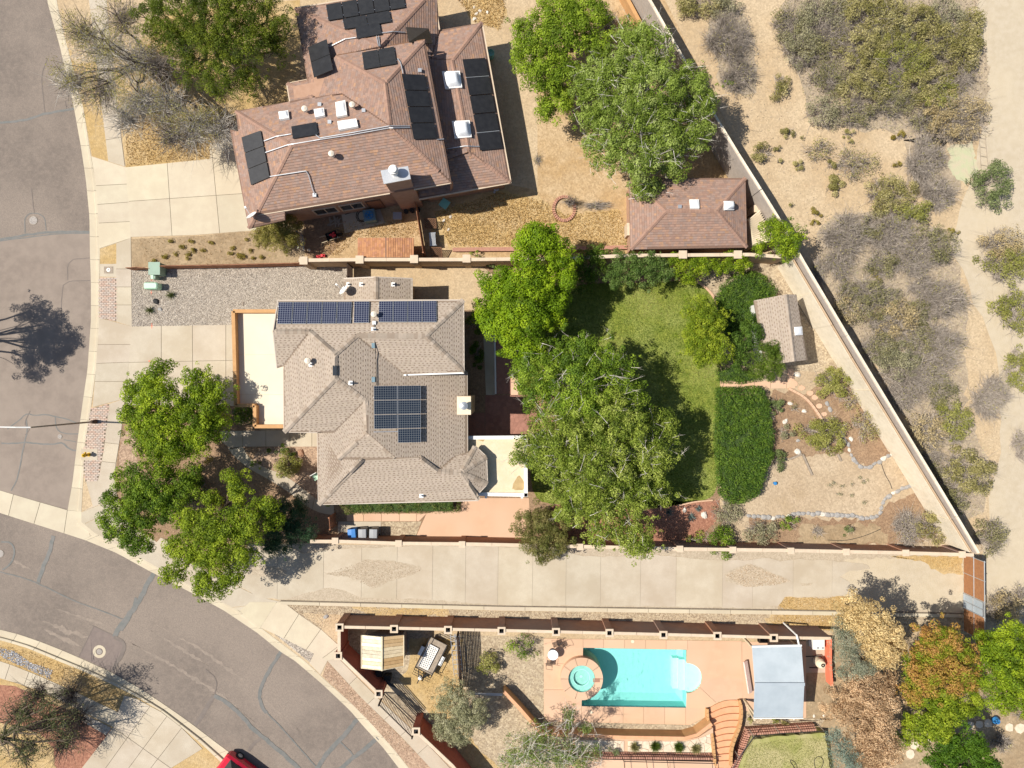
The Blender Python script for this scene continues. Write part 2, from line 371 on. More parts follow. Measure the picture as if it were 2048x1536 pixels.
def blades(name, a, b, wd, col, m, parent, kind=None, crossed=True):
    """thin tapering twigs from a to b (arrays)"""
    n = len(a); d = b - a; x = unit(np.cross(d, RNG.normal(size=(n, 3)))) * wd[:, None]
    y = unit(np.cross(d, x)) * wd[:, None]
    V = np.empty((n, 6, 3)); V[:, 0] = a - x; V[:, 1] = a + x; V[:, 2] = b; V[:, 3] = a - y; V[:, 4] = a + y; V[:, 5] = b
    return fast_mesh(name, V.reshape(-1, 3), 3, np.repeat(col, 2, axis=0), m, parent, kind)
def twig_cloud(name, cx, cy, z0, rx, ry, hz, n, pal, parent, wd=.012, gen=3, spread=1.0):
    """radiating, branching bare twigs"""
    A = []; B = []; W = []; Cc = []
    n0 = max(6, n // 7); az = RNG.uniform(0, 2 * np.pi, n0); el = RNG.uniform(.12, 1.25, n0)
    L = RNG.uniform(.28, .46, n0)
    d = np.stack([np.cos(az) * np.cos(el) * rx, np.sin(az) * np.cos(el) * ry, np.sin(el) * hz], 1)
    a = np.array([cx, cy, z0]) + RNG.normal(size=(n0, 3)) * np.array([.1 * rx, .1 * ry, 0]); b = a + d * L[:, None]
    base = np.array([rx, ry, hz])
    for g in range(gen):
        A.append(a); B.append(b); W.append(np.full(len(a), wd * (1.8, 1.1, .75, .6)[g])); Cc.append(pick(pal, None, RNG.random(len(a))) * RNG.uniform(.7, 1.2, len(a))[:, None])
        if g == gen - 1: break
        k = (3, 2, 2)[g]; t = RNG.uniform(.35, 1, (len(a) * k, 1)); a2 = np.repeat(a, k, 0) * (1 - t) + np.repeat(b, k, 0) * t
        dd = np.repeat(b - a, k, 0) * RNG.uniform(.4, .8, (len(a) * k, 1)) + RNG.normal(size=(len(a) * k, 3)) * base * .16 * spread
        b2 = a2 + dd; b2[:, 2] = np.maximum(b2[:, 2], .05); a, b = a2, b2
    A = np.vstack(A); B = np.vstack(B)
    return blades(name, A, B, np.concatenate(W), np.vstack(Cc), 'twig', parent), B
def limb(b, p, q, r0, r1, k=4, wob=.08):
    p = Vector(p); q = Vector(q); L = (q - p).length; pts = [p.lerp(q, i / k) + (Vector((R1(-1, 1), R1(-1, 1), R1(-.4, .6))) * wob * L * math.sin(math.pi * i / k)) for i in range(k + 1)]
    b.tube(pts, [lerp(r0, r1, i / k) for i in range(k + 1)], 6)
    return pts
GB = [(.075, .125, .008), (.165, .255, .012), (.29, .39, .018), (.43, .52, .032)]      # fresh green
GD = [(.06, .11, .012), (.13, .22, .018), (.24, .35, .028), (.38, .48, .055)]      # deeper green
GY = [(.10, .16, .010), (.20, .28, .016), (.32, .39, .025), (.38, .44, .04)]
GO = [(.16, .15, .045), (.30, .275, .09), (.46, .41, .17), (.58, .51, .27)]                            # olive
GP = [(.05, .10, .012), (.10, .17, .015), (.17, .25, .03)]                          # pine
GS = [(.11, .15, .05), (.20, .25, .09), (.30, .33, .16)]                            # silvery
GT = [(.36, .28, .14), (.54, .43, .23), (.68, .56, .33)]                            # straw
BL = [(.07, .11, .09), (.12, .18, .14), (.19, .26, .20)]                            # blue spruce
TW = [(.24, .20, .17), (.38, .33, .28), (.52, .46, .40)]
TWL = [(.42, .38, .33), (.58, .54, .48), (.74, .70, .63)]
def tree(label, lobes, pal, zc=5.0, rc=.42, dens=400, leaf=.085, flat=.75, cat='tree', name='broadleaf_tree', trunk=None, tr=.2, group=None, bark='bark',
         cover=1.0, twn=0, jit=.36, up=.08, subs=1.9, ztop=None, inner=.18, ar=.55, bare=0, rjit=.35):
    """lobes: (px, py, r px[, z]) ; crown of leaf clumps on each lobe's upper shell, limbs to every lobe"""
    W_ = []
    for l in lobes:
        z = l[3] if len(l) > 3 else zc + R1(-.5, .5)
        p = P(l[0], l[1], z); W_.append((p.x, p.y, z, l[2] * (CAM_H - z) / CAM_H / PPM))
    cx = sum(a[0] * a[3] for a in W_) / sum(a[3] for a in W_); cy = sum(a[1] * a[3] for a in W_) / sum(a[3] for a in W_)
    if trunk: q = P(*trunk); cx, cy = q.x, q.y
    t = thing(name, label, cat, (cx, cy, 0), group)
    b = MB(); zt = min(a[2] - a[3] * .5 for a in W_); zt = max(.5, zt * .6); tips = []
    limb(b, (cx, cy, -.1), (cx + R1(-.2, .2), cy + R1(-.2, .2), zt), tr * 1.25, tr * .8)
    for a in W_:
        e = (a[0], a[1], a[2] - a[3] * .15); pts = limb(b, (cx, cy, zt * .92), e, tr * .6, tr * .22); tips += [pts[2], pts[3], pts[4]]
        for _ in range(4):
            an = R1(0, 6.28); s = pts[random.choice((2, 3, 4))]; rr = a[3] * R1(.5, .85)
            limb(b, s, (a[0] + math.cos(an) * rr, a[1] + math.sin(an) * rr, a[2] + a[3] * R1(.05, .5) * flat), tr * .18, tr * .06, 3)
    b.build('trunk', bark, t, smooth=True)
    cl = []; ar_m = 0
    for (x, y, z, r) in W_:
        ar_m += math.pi * r * r; k = int(max(5, (r / rc) ** 2 * subs * cover))
        for i in range(k):
            th = R1(0, 2 * math.pi); s = math.sqrt(random.random()); el = math.sqrt(max(0, 1 - s * s)); f = R1(.72, 1.02) if random.random() > .25 else R1(.4, .8)
            rr = rc * R1(1 - rjit, 1 + rjit)
            rad = max(.05, r - rr * .6)
            cl.append((x + math.cos(th) * s * rad * (f + .1), y + math.sin(th) * s * rad * (f + .1), z + el * rad * flat * f - .12 * r, rr))
        for i in range(k // 8):   # stray sprays reaching out
            th = R1(0, 2 * math.pi); s = R1(.95, 1.2); cl.append((x + math.cos(th) * s * r, y + math.sin(th) * s * r, z + r * R1(-.1, .3) * flat, rc * R1(.35, .65)))
        for i in range(k // 7):   # hanging lower skirts
            th = R1(0, 2 * math.pi); s = R1(.5, .95); cl.append((x + math.cos(th) * s * r, y + math.sin(th) * s * r, z - r * R1(.05, .4) * flat, rc * R1(.7, 1.1)))
    n = int(dens * ar_m * cover * 1.7)
    leaf_cloud('crown', cl, n, leaf * .82, pal, t, up=up, jit=jit, inner=inner, ar=ar)
    if twn:
        c = np.array(cl); i = RNG.choice(len(c), twn); a = c[i, :3] + RNG.normal(size=(twn, 3)) * .2; a[:, 2] += c[i, 3] * .35
        dr = RNG.normal(size=(twn, 3)); dr[:, 2] = np.abs(dr[:, 2]) * .4; b_ = a + unit(dr) * RNG.uniform(.35, 1.3, (twn, 1))
        k = twn * 3; tt = RNG.uniform(.2, .9, (k, 1)); a2 = np.repeat(a, 3, 0) * (1 - tt) + np.repeat(b_, 3, 0) * tt
        b2 = a2 + np.repeat(b_ - a, 3, 0) * .45 + RNG.normal(size=(k, 3)) * .14
        A = np.vstack([a, a2]); B = np.vstack([b_, b2])
        blades('twigs', A, B, np.concatenate([np.full(twn, .014), np.full(k, .008)]), pick(TWL, None, RNG.random(len(A))), 'twig', t)
    return t
def shrub(px, py, rx, ry, label, kind='mixed', h=None, group=None, name='desert_shrub', cat='shrub', scale=1.0, z0=0.0):
    rx /= PPM; ry /= PPM; h = h or min(2.2, max(.35, .75 * min(rx, ry) + .25)); p0 = P(px, py, h * .5)
    # the crown's middle is seen at half its height
    t = thing(name, label, cat, (p0.x, p0.y, z0), group); A = math.pi * rx * ry
    pal, tw, nl, nt_ = {'olive': (GO, TW, 420, 60), 'grey': (GO, TW, 14, 330), 'mixed': ([(.17, .17, .07), (.30, .28, .12), (.42, .38, .20)], TW, 190, 170), 'tan': (GT, TW, 260, 120),
                        'pale': ([(.24, .24, .13), (.36, .34, .2), (.48, .44, .28)], TW, 300, 70), 'green': (GD, TW, 520, 25), 'gold': ([(.22, .19, .04), (.34, .27, .05), (.42, .36, .10)], TW, 380, 30),
                        'silver': (GS, TW, 520, 30), 'sparse': (GO, TW, 90, 60), 'dark': (GP, TW, 560, 20), 'yellowgreen': ([(.19, .21, .04), (.34, .34, .08), (.48, .46, .16)], TW, 380, 80)}[kind]
    n = int(nt_ * A) + 30
    _, tips = twig_cloud('branches', p0.x, p0.y, z0 + .02, rx * 1.02, ry * 1.02, h, n if min(rx, ry) < .8 else n // 3, tw, t, wd=.010 if kind in ('grey', 'mixed') else .013, spread=1.3)
    if min(rx, ry) >= .8:
        for i in range(4):
            an = i * 1.57 + R1(-.5, .5); k_ = R1(.42, .62); o_ = .52; twig_cloud('branches', p0.x + math.cos(an) * rx * o_, p0.y + math.sin(an) * ry * o_, z0 + .02, rx * k_, ry * k_, h * R1(.6, 1), n // 5, tw, t, wd=.011, spread=1.5)
    nl = int(nl * A * scale) + 25; k = max(6, int(A * 5)); rc = .30 * min(1, max(.35, min(rx, ry)))
    th = RNG.uniform(0, 2 * np.pi, k); s = np.sqrt(RNG.random(k)) * (.82 + .16 * np.sin(3 * th + RNG.uniform(0, 6)) + .1 * np.sin(5 * th)); cl = np.stack([p0.x + np.cos(th) * s * rx, p0.y + np.sin(th) * s * ry, z0 + h * np.sqrt(np.maximum(.03, 1 - s * s)) * RNG.uniform(.55, .95, k), rc * RNG.uniform(.7, 1.4, k)], 1)
    leaf_cloud('foliage', cl, nl, .055 if min(rx, ry) > .6 else .04, pal, t, jit=.8, inner=.4, up=.4)
    return t
# ================================================================ GROUND, STREETS, PAVEMENTS
def ground(name, poly, z, m, kind='structure', depth=0.0, amp=0, step=8, label=None, cat=None):
    q = jag(poly, amp, step) if amp else poly; b = MB(); zz = z if z > .3 else 0
    if depth: b.prism(PP(q, zz), z - depth, z)
    else: b.sheet(PP(q, zz), z)
    o = b.build(name, m); o['kind'] = kind
    return o
FAR = 9000
AE = [(80, -300), (92, 0), (118, 93), (147, 220), (160, 293), (170, 360), (177, 433), (178, 510), (180, 560), (180, 640), (173, 740), (162, 815), (152, 890), (143, 966), (133, 1021)]
CB = [(101, -300), (113, 0), (128, 67), (167, 217), (182, 313), (192, 367), (198, 443), (200, 500), (199, 560), (199, 640), (192, 740), (182, 815), (170, 890), (166, 966), (163, 1024)]
AL = [(126, 1067), (166, 1080), (232, 1107), (299, 1144), (392, 1192), (448, 1223), (515, 1268), (559, 1304), (589, 1323), (644, 1370), (699, 1422), (726, 1454), (764, 1495), (860, 1620)]
BLn = [(163, 1040), (190, 1066), (240, 1092), (307, 1130), (400, 1182), (480, 1222), (521, 1255), (565, 1288), (611, 1323), (655, 1364), (699, 1403), (742, 1446), (789, 1500), (885, 1620)]
AS = [(-300, 1200), (0, 1261), (36, 1270), (82, 1286), (120, 1301), (164, 1320), (219, 1345), (273, 1375), (314, 1402), (355, 1430), (388, 1454), (427, 1484), (465, 1512), (560, 1600)]
BS = [(-300, 1218), (0, 1280), (55, 1296), (112, 1320), (164, 1341), (219, 1366), (273, 1393), (323, 1423), (358, 1451), (396, 1481), (448, 1530), (530, 1610)]
ground('ground', [(-FAR, -FAR), (FAR, -FAR), (FAR, FAR), (-FAR, FAR)], -1.8, 'sand')
ground('street', [(-700, -900), (300, -900), (300, 900), (1100, 1900), (1100, 2600), (-700, 2600)], -.135, 'asphalt')
_sa = lambda p: sum(p[i][0] * p[(i + 1) % len(p)][1] - p[(i + 1) % len(p)][0] * p[i][1] for i in range(len(p)))
POOL = [(1163, 1412), (1166, 1295), (1373.5, 1299)] + [(1373 + math.sin(a) * 31.05, 1356 - math.cos(a) * 31.05) for a in [math.pi * k / 16 for k in range(17)]] + [(1372, 1415)]
_land0 = [c for c in CB] + [(163, 1040)] + BLn[1:] + [(1300, 2200), (FAR, FAR), (FAR, -FAR), (101, -FAR)]
_pl = POOL if _sa(POOL) * _sa(_land0) < 0 else [POOL[0]] + POOL[:0:-1]
land = [c for c in CB] + [(163, 1040)] + BLn[1:13] + _pl + [_pl[0]] + BLn[12:] + [(1300, 2200), (FAR, FAR), (FAR, -FAR), (101, -FAR)]
ground('yard_ground', land, 0, 'sand', depth=.16)
ground('corner_ground', BS + [(600, 2400), (-400, 2400)], 0, 'dry_grass', depth=.16)
ground('far_verge', [(-700, -900), (-330, -900), (-330, 1150), (-700, 1100)], 0, 'dry_grass', depth=.16)
# older and newer asphalt areas
ground('asphalt_patch', [(0, 985), (-200, 930), (-200, 478), (0, 478), (178, 463), (180, 560), (180, 640), (173, 740), (160, 830), (147, 940), (133, 1018)], -.131, 'asphalt_old', amp=0)
ground('asphalt_patch', [(185, 1253), (222, 1270), (250, 1288), (245, 1302), (219, 1343), (155, 1314)], -.127, 'asphalt_patch')
ground('asphalt_patch', [(425, 1395), (455, 1410), (490, 1445), (520, 1475), (495, 1505), (450, 1500), (388, 1452)], -.127, 'asphalt')
# worn streaks in the lower street
for pts, w_ in (([(75, 1240), (130, 1262), (200, 1285)], 9), ([(85, 1260), (150, 1290), (165, 1298)], 8), ([(100, 1215), (190, 1245), (235, 1262)], 5), ([(255, 1285), (330, 1325), (430, 1385), (520, 1455)], 6), ([(300, 1245), (400, 1300), (470, 1350), (600, 1465)], 5), ([(300, 1262), (420, 1335)], 5), ([(20, 1120), (60, 1140)], 6)):
    l = resample(pts, 6); L = []; Rr = []
    for i, p in enumerate(l):
        d = (l[min(i + 1, len(l) - 1)] - l[max(i - 1, 0)]).normalized(); n_ = Vector((-d.y, d.x)); e = math.sin(math.pi * min(1, (i + .35) / (len(l) - .3)))
        L.append(p + n_ * w_ * e * R1(.1, 1)); Rr.append(p - n_ * w_ * e * R1(.1, 1))
    b = MB(); b.sheet(PP(jag([tuple(v) for v in L + Rr[::-1]], .9, 3)), -.1305 + R1(0, .0006)); o = b.build('worn_asphalt', 'asphalt_worn'); o['kind'] = 'structure'
# tar-sealed cracks
def crack(pts, w_, m='tar', z=-.122):
    l = resample(smooth_line(pts, 1), 7); L = []; Rr = []; k = 0
    for i, p in enumerate(l):
        d = (l[min(i + 1, len(l) - 1)] - l[max(i - 1, 0)]).normalized(); n_ = Vector((-d.y, d.x)); k = .6 * k + R1(-.7, .7) * min(2.2, w_ * .5)
        L.append(p + n_ * (w_ * R1(.42, .58) + k * .5)); Rr.append(p - n_ * (w_ * R1(.42, .58) - k * .5))
    b = MB(); vs = [P(*q, z) for q in L] + [P(*q, z) for q in Rr]; vs = [(v.x * CAM_H / (CAM_H - z), v.y * CAM_H / (CAM_H - z), z) for v in vs]; n = len(L)
    b.add(vs, [(i, n + i, n + i + 1, i + 1) for i in range(n - 1)]); o = b.build('sealed_crack', m); o['kind'] = 'structure'
for i, (pts, w_, m_) in enumerate([
    ([(-40, 250), (0, 244), (60, 236), (88, 225), (147, 216)], 4.5, 'tar'), ([(-40, 482), (0, 478), (60, 468), (100, 462), (178, 463)], 4.5, 'tar'), ([(-40, 486), (50, 474), (120, 466), (176, 466)], 2, 'tar'),
    ([(92, 115), (80, 150), (84, 190), (87, 224)], 1.6, 'tar_brown'), ([(48, 465), (47, 425), (86, 427), (90, 460)], 1.8, 'tar'), ([(60, 375), (66, 426)], 1.6, 'tar_brown'),
    ([(120, 640), (121, 590), (126, 562), (178, 560)], 1.6, 'tar_brown'), ([(133, 560), (133, 519), (178, 515)], 1.6, 'tar_brown'), ([(128, 200), (131, 216)], 1.6, 'tar_brown'),
    ([(0, 887), (25, 888), (45, 884), (75, 888), (105, 889), (122, 884), (138, 900), (158, 903)], 3, 'tar'), ([(50, 840), (53, 862), (45, 890), (38, 935), (30, 965), (20, 982)], 2.4, 'tar'),
    ([(12, 858), (35, 842), (50, 825), (66, 832), (90, 828), (108, 833), (130, 838), (150, 846)], 2.2, 'tar'), ([(108, 833), (110, 858), (125, 868), (155, 868)], 2.0, 'tar'), ([(125, 880), (150, 884)], 1.6, 'tar'),
    ([(58, 822), (44, 850), (60, 858), (48, 870)], 1.6, 'tar_brown'), ([(104, 1072), (98, 1100), (84, 1135), (74, 1166)], 8, 'tar'), ([(-10, 1143), (30, 1152), (75, 1168), (150, 1205), (200, 1222), (245, 1240)], 2.2, 'tar'),
    ([(0, 1085), (20, 1085), (28, 1100), (20, 1130), (2, 1140)], 3.2, 'tar'), ([(306, 1148), (288, 1180), (272, 1210), (250, 1238), (238, 1255), (226, 1275)], 10, 'tar'), ([(270, 1196), (262, 1230), (240, 1262)], 5, 'tar'),
    ([(226, 1275), (248, 1287), (246, 1302), (222, 1344)], 7, 'tar_brown'), ([(182, 1252), (224, 1272)], 1.6, 'tar_brown'), ([(186, 1253), (155, 1315)], 1.8, 'tar_brown'), ([(0, 1000), (12, 1008), (10, 1020)], 2, 'tar'),
    ([(562, 1302), (545, 1330), (526, 1362), (516, 1390), (522, 1415), (532, 1427)], 7, 'tar'), ([(530, 1424), (560, 1455), (600, 1500), (640, 1545)], 2.6, 'tar'),
    ([(410, 1340), (434, 1361), (427, 1392)], 2, 'tar_brown'), ([(427, 1392), (410, 1420), (388, 1452)], 9, 'tar_brown'), ([(427, 1393), (455, 1408), (480, 1432), (505, 1460), (540, 1488), (600, 1540)], 8, 'tar'),
    ([(522, 1478), (505, 1490), (496, 1504)], 6, 'tar_brown'), ([(714, 1441), (690, 1470), (655, 1505), (630, 1545)], 9, 'tar'), ([(755, 1478), (722, 1505), (690, 1530), (670, 1550)], 8, 'tar'), ([(680, 1486), (700, 1505), (708, 1515)], 3, 'tar')]):
    crack(pts, w_, m_, -.1265 + i * .0004)
for i, (x_, y_, r_, m_) in enumerate([(67, 441, 8.5, 'concrete'), (120, 873, 4.5, 'concrete'), (0, 998, 0, 'concrete'), (0, 1107, 8, 'concrete'), (199, 1303, 13, 'concrete_warm')]):
    if not r_: continue
    p = P(x_, y_, -.13); r = r_ / PPM; t = thing('manhole', ['round manhole cover in the straight street beside the first driveway', 'small valve cover among cracks near the lamp post', '', 'manhole cover cut by the left edge in the lower street', 'manhole with broad white concrete collar in a square asphalt patch'][i], 'manhole', p)
    b = MB(); b.lathe([(r, -.135), (r, -.112), (r * .55, -.110)], p.x, p.y, 18); b.build('collar', m_, t)
    b = MB(); rr = r * (.95 if r_ < 10 else .42); b.lathe([(rr, -.112), (rr, -.104), (rr * .8, -.104), (rr * .78, -.1), (rr * .5, -.1), (rr * .48, -.105), (0, -.105)], p.x, p.y, 18); b.build('cover', 'manhole', t)
# kerb and gutter, cast piece by piece
def curb(A, B, name, piece=46, prof=((0, -.112), (.70, -.120), (.74, .0), (.78, .012), (1, .012)), m='concrete_warm'):
    root = MB(); n = max(4, round(sum((Vector(a) - Vector(b)).length for a, b in zip(B, B[1:])) / piece)) * 3
    a = resample(A, n=n); c = resample(B, n=n)
    root.add([(*P(*q)[:2], -.2) for q in a] + [(*P(*q)[:2], -.2) for q in c], [(i, n + 1 + i, n + 2 + i, i + 1) for i in range(n)]); ro = root.build(name, 'joint'); ro['kind'] = 'structure'
    for k in range(n // 3):
        vs = []; g = R1(.94, 1.05)
        for j in range(4):
            i = 3 * k + j; e = 0
            q0, q1 = P(*a[i]), P(*c[i]); sh = (P(*a[min(i + 1, n)]) - P(*a[max(i - 1, 0)])).normalized() * (.012 if j == 0 else (-.012 if j == 3 else 0))
            for t, z in prof: v = q0.lerp(q1, t) + sh; vs.append((v.x, v.y, z))
        w5 = len(prof); fs = [(j * w5 + i, j * w5 + i + 1, (j + 1) * w5 + i + 1, (j + 1) * w5 + i) for j in range(3) for i in range(w5 - 1)]
        # make faces point up
        b = MB(); b.add(vs, fs, (g, g * .995, g * .98)); b.build('kerb_section', m, ro)
curb(AE, CB, 'street_kerb'); curb(AL, BLn, 'lower_street_kerb'); curb(AS, BS, 'corner_kerb')
# concrete valley gutter and corner pavement
def paved(name, poly, cuts, z=.03, m='concrete', gap=.9, base='joint', th=.05, tint=.05):
    b = MB(); b.sheet(PP(poly, z if z > .3 else 0), z - .022); ro = b.build(name, base); ro['kind'] = 'structure'
    slabs(ro, poly, cuts, z, m, gap, th, tint=tint); return ro
paved('valley_gutter', [(-120, 950), (0, 982), (60, 1000), (133, 1021), (163, 1024), (163, 1044), (190, 1066), (166, 1080), (126, 1067), (53, 1044), (0, 1027), (-120, 990)], [((27, 980), (13, 1040)), ((80, 1000), (64, 1055)), ((133, 1020), (126, 1068)), ((163, 1024), (175, 1060)), ((-60, 960), (-66, 1020))], -.10, 'concrete_warm')
paved('corner_pavement', [(172, 962), (229, 958), (236, 1000), (262, 1050), (330, 1095), (430, 1150), (520, 1195), (567, 1204), (564, 1218), (521, 1255), (480, 1222), (400, 1182), (307, 1130), (240, 1092), (190, 1066), (163, 1044), (163, 1024), (186, 1012)],
      [((163, 1024), (262, 985)), ((173, 1046), (270, 1000)), ((205, 1080), (262, 1040)), ((262, 1108), (300, 1060)), ((330, 1150), (360, 1100)), ((400, 1185), (425, 1130)), ((462, 1215), (562, 1204))], .02)
paved('pavement', [(567, 1204), (598, 1228), (644, 1260), (678, 1291), (676, 1315), (655, 1321), (628, 1307), (546, 1266), (521, 1255), (480, 1222), (500, 1204)], [((550, 1210), (521, 1255)), ((598, 1228), (569, 1275)), ((642, 1258), (612, 1300)), ((680, 1290), (640, 1320))], .03, 'concrete_warm')
paved('pavement', [(619, 1326), (628, 1307), (655, 1321), (641, 1349)], [], .025, 'concrete_warm')
paved('pavement', [(655, 1321), (676, 1315), (760, 1400), (832, 1466), (872, 1506), (960, 1600), (925, 1600), (862, 1536), (830, 1502), (800, 1470), (720, 1392)], [((695, 1372), (718, 1350)), ((735, 1408), (757, 1388)), ((768, 1440), (792, 1418)), ((800, 1472), (826, 1450)), ((835, 1508), (862, 1484)), ((880, 1556), (905, 1532))], .03)
paved('pavement', [(170, -60), (186, 60), (195, 143), (217, 323), (250, 333), (233, 200), (222, 100), (208, -60)], [((180, 20), (225, 15)), ((188, 90), (232, 82)), ((195, 150), (240, 142)), ((205, 215), (245, 208)), ((212, 280), (260, 272))], .03)
paved('pavement', [(233, 487), (262, 476), (264, 653), (233, 643)], [((225, 538), (270, 538)), ((225, 574), (270, 574)), ((225, 610), (270, 610))], .03)
paved('pavement', [(219, 808), (250, 797), (243, 860), (232, 926), (229, 958), (197, 961), (208, 900)], [((200, 884), (245, 889)), ((195, 922), (245, 927))], .03)
paved('driveway', [(183, 313), (252, 335), (258, 400), (262, 476), (199, 497), (197, 440), (192, 367)], [((185, 372), (260, 368)), ((185, 410), (262, 404)), ((185, 447), (265, 443))], .028, 'concrete_warm')
paved('driveway', [(252, 335), (420, 318), (420, 292), (475, 240), (520, 240), (520, 460), (390, 470), (262, 474)], [((256, 403), (520, 385)), ((333, 300), (345, 480)), ((422, 280), (441, 480))], .03, 'concrete_warm')
paved('driveway', [(199, 636), (264, 653), (258, 724), (250, 797), (186, 814), (192, 740)], [((190, 689), (265, 689)), ((190, 727), (265, 724)), ((185, 763), (265, 763)), ((186, 814), (250, 796))][:3], .028)
paved('driveway', [(264, 653), (500, 649), (500, 812), (250, 812), (258, 724)], [((250, 725), (500, 720)), ((323, 640), (323, 830)), ((385, 640), (386, 830)), ((452, 640), (452, 830))], .03)
# long recreational-vehicle driveway
rv = [(505, 1100), (590, 1098), (606, 1108), (650, 1100), (730, 1096), (790, 1094), (870, 1090), (980, 1093), (1120, 1100), (1165, 1112), (1260, 1113), (1290, 1108), (1400, 1118), (1500, 1121), (1540, 1115), (1560, 1121), (1600, 1117), (1690, 1123), (1735, 1128), (1742, 1137), (1700, 1142), (1680, 1152), (1700, 1165), (1700, 1188), (1660, 1196), (1570, 1194), (1555, 1210), (1500, 1216), (1380, 1213), (1250, 1212), (1100, 1211), (960, 1208), (900, 1202), (830, 1198), (722, 1196), (690, 1180), (660, 1174), (620, 1185), (572, 1198), (520, 1196), (440, 1150)]
ground('dirt_strip', [(490, 1088), (1200, 1092), (1925, 1108), (1930, 1232), (1000, 1218), (560, 1202), (470, 1150)], .006, 'gravel_soft')
ground('dirt_patch', [(1690, 1118), (1925, 1112), (1928, 1224), (1700, 1212), (1680, 1180)], .008, 'sand_grey', amp=3)
q = jag(rv, 1.6, 12)
ro = ground('driveway', q, .012, 'joint_soft')
slabs(ro, q, [((x, 1080), (x - 2, 1230)) for x in (556, 648, 724, 795, 866, 932, 997, 1066, 1133, 1202, 1282, 1353, 1446, 1506, 1587, 1665)] , .03, 'concrete', .5, tint=.035)
for poly in ([(650, 1148), (690, 1143), (730, 1120), (760, 1117), (800, 1124), (838, 1131), (846, 1142), (820, 1153), (780, 1163), (745, 1174), (725, 1162), (690, 1152)], [(1450, 1150), (1470, 1140), (1500, 1128), (1530, 1140), (1580, 1162), (1550, 1170), (1490, 1174), (1452, 1162)], [(490, 1130), (520, 1128), (575, 1138), (570, 1148), (530, 1155), (495, 1150)], [(1600, 1162), (1625, 1162), (1620, 1170), (1605, 1168)]):
    ground('gravel_patch', jag(jag(poly, 4, 18), 1.2, 4), .034, 'gravel_soft')
ground('dry_weed_patch', [(1555, 1212), (1570, 1194), (1620, 1188), (1700, 1192), (1700, 1222), (1600, 1222)], .014, 'dry_grass', amp=2)
ground('dry_weed_patch', [(1780, 1112), (1925, 1112), (1925, 1150), (1880, 1146), (1840, 1122)], .014, 'dry_grass', amp=3)
ground('gravel_bed', [(567, 1208), (1000, 1222), (1660, 1228), (1960, 1236), (1960, 1262), (1660, 1262), (675, 1240), (660, 1270), (600, 1230)], .006, 'gravel_tan')
ground('dry_weed_patch', [(700, 1212), (900, 1219), (900, 1232), (740, 1232)], .014, 'dry_grass', amp=4)
ground('dry_weed_patch', [(1550, 1226), (1665, 1228), (1665, 1262), (1540, 1258), (1530, 1240)], .014, 'dry_grass', amp=4)
ground('dirt_patch', [(600, 1225), (680, 1232), (672, 1285), (640, 1255)], .012, 'sand', amp=3)
# long concrete edging strip with a dark joint line
b = MB(); b.prism(PP([(562, 1200), (1000, 1211), (1662, 1220), (1925, 1226), (1925, 1232), (1662, 1228), (1000, 1218), (562, 1206)]), 0, .10); ro = b.build('concrete_edging', 'joint'); ro['kind'] = 'structure'
slabs(ro, [(562, 1202), (1000, 1212.5), (1662, 1222), (1925, 1228), (1925, 1234), (1662, 1229.5), (1000, 1220), (562, 1208)], [((x, 1180), (x, 1250)) for x in range(640, 1920, 82)], .13, 'concrete_warm', .8, .13)
# verges
ground('gravel_bed', [(546, 1266), (622, 1326), (628, 1307), (600, 1292)], .012, 'gravel_grey', amp=1)
ground('gravel_bed', [(655, 1323), (720, 1392), (800, 1472), (832, 1505), (925, 1600), (875, 1600), (789, 1500), (742, 1446), (699, 1403), (645, 1352)], .012, 'gravel_pink')
ground('dry_verge', [(120, -60), (160, -60), (195, 143), (217, 323), (184, 312), (167, 217), (128, 67)], .010, 'dry_grass')
ground('dry_verge', [(222, 60), (330, 20), (600, 0), (600, 220), (470, 240), (420, 292), (420, 318), (252, 335), (240, 240)], .008, 'dry_grass')
ground('sand_patch', [(118, -60), (330, -60), (330, 20), (260, 110), (150, 130), (128, 67)], .014, 'sand', amp=3)
ground('dirt_patch', [(262, 478), (392, 472), (500, 462), (600, 455), (600, 526), (300, 533), (264, 538)], .010, 'dirt', amp=1)
ground('dry_verge', [(200, 498), (233, 487), (233, 527), (200, 530)], .012, 'dry_grass')
paved('meter_pad', [(200, 528), (233, 528), (233, 554), (200, 553)], [], .022, 'concrete')
gy = [(264, 540), (600, 532), (703, 527), (703, 600), (560, 604), (560, 640), (500, 649), (264, 653)]
ground('gravel_yard', gy, .020, 'gravel_grey')
ground('yard_dirt', [(703, 527), (960, 530), (1000, 560), (1000, 620), (820, 620), (703, 600)], .014, 'sand', amp=0)
def in_poly(x, y, poly):
    c = False; n = len(poly); j = n - 1
    for i in range(n):
        if (poly[i][1] > y) != (poly[j][1] > y) and x < (poly[j][0] - poly[i][0]) * (y - poly[i][1]) / (poly[j][1] - poly[i][1]) + poly[i][0]: c = not c
        j = i
    return c
def scatter_xy(poly, n):
    A = np.array(poly); x0, y0 = A.min(0); x1, y1 = A.max(0); px = RNG.uniform(x0, x1, n); py = RNG.uniform(y0, y1, n)
    inside = np.zeros(n, bool); j = len(A) - 1
    for i in range(len(A)):
        cnd = (A[i, 1] > py) != (A[j, 1] > py); xx = (A[j, 0] - A[i, 0]) * (py - A[i, 1]) / (A[j, 1] - A[i, 1] + 1e-12) + A[i, 0]; inside ^= cnd & (px < xx); j = i
    return (px[inside] - 1024) / PPM, (768 - py[inside]) / PPM
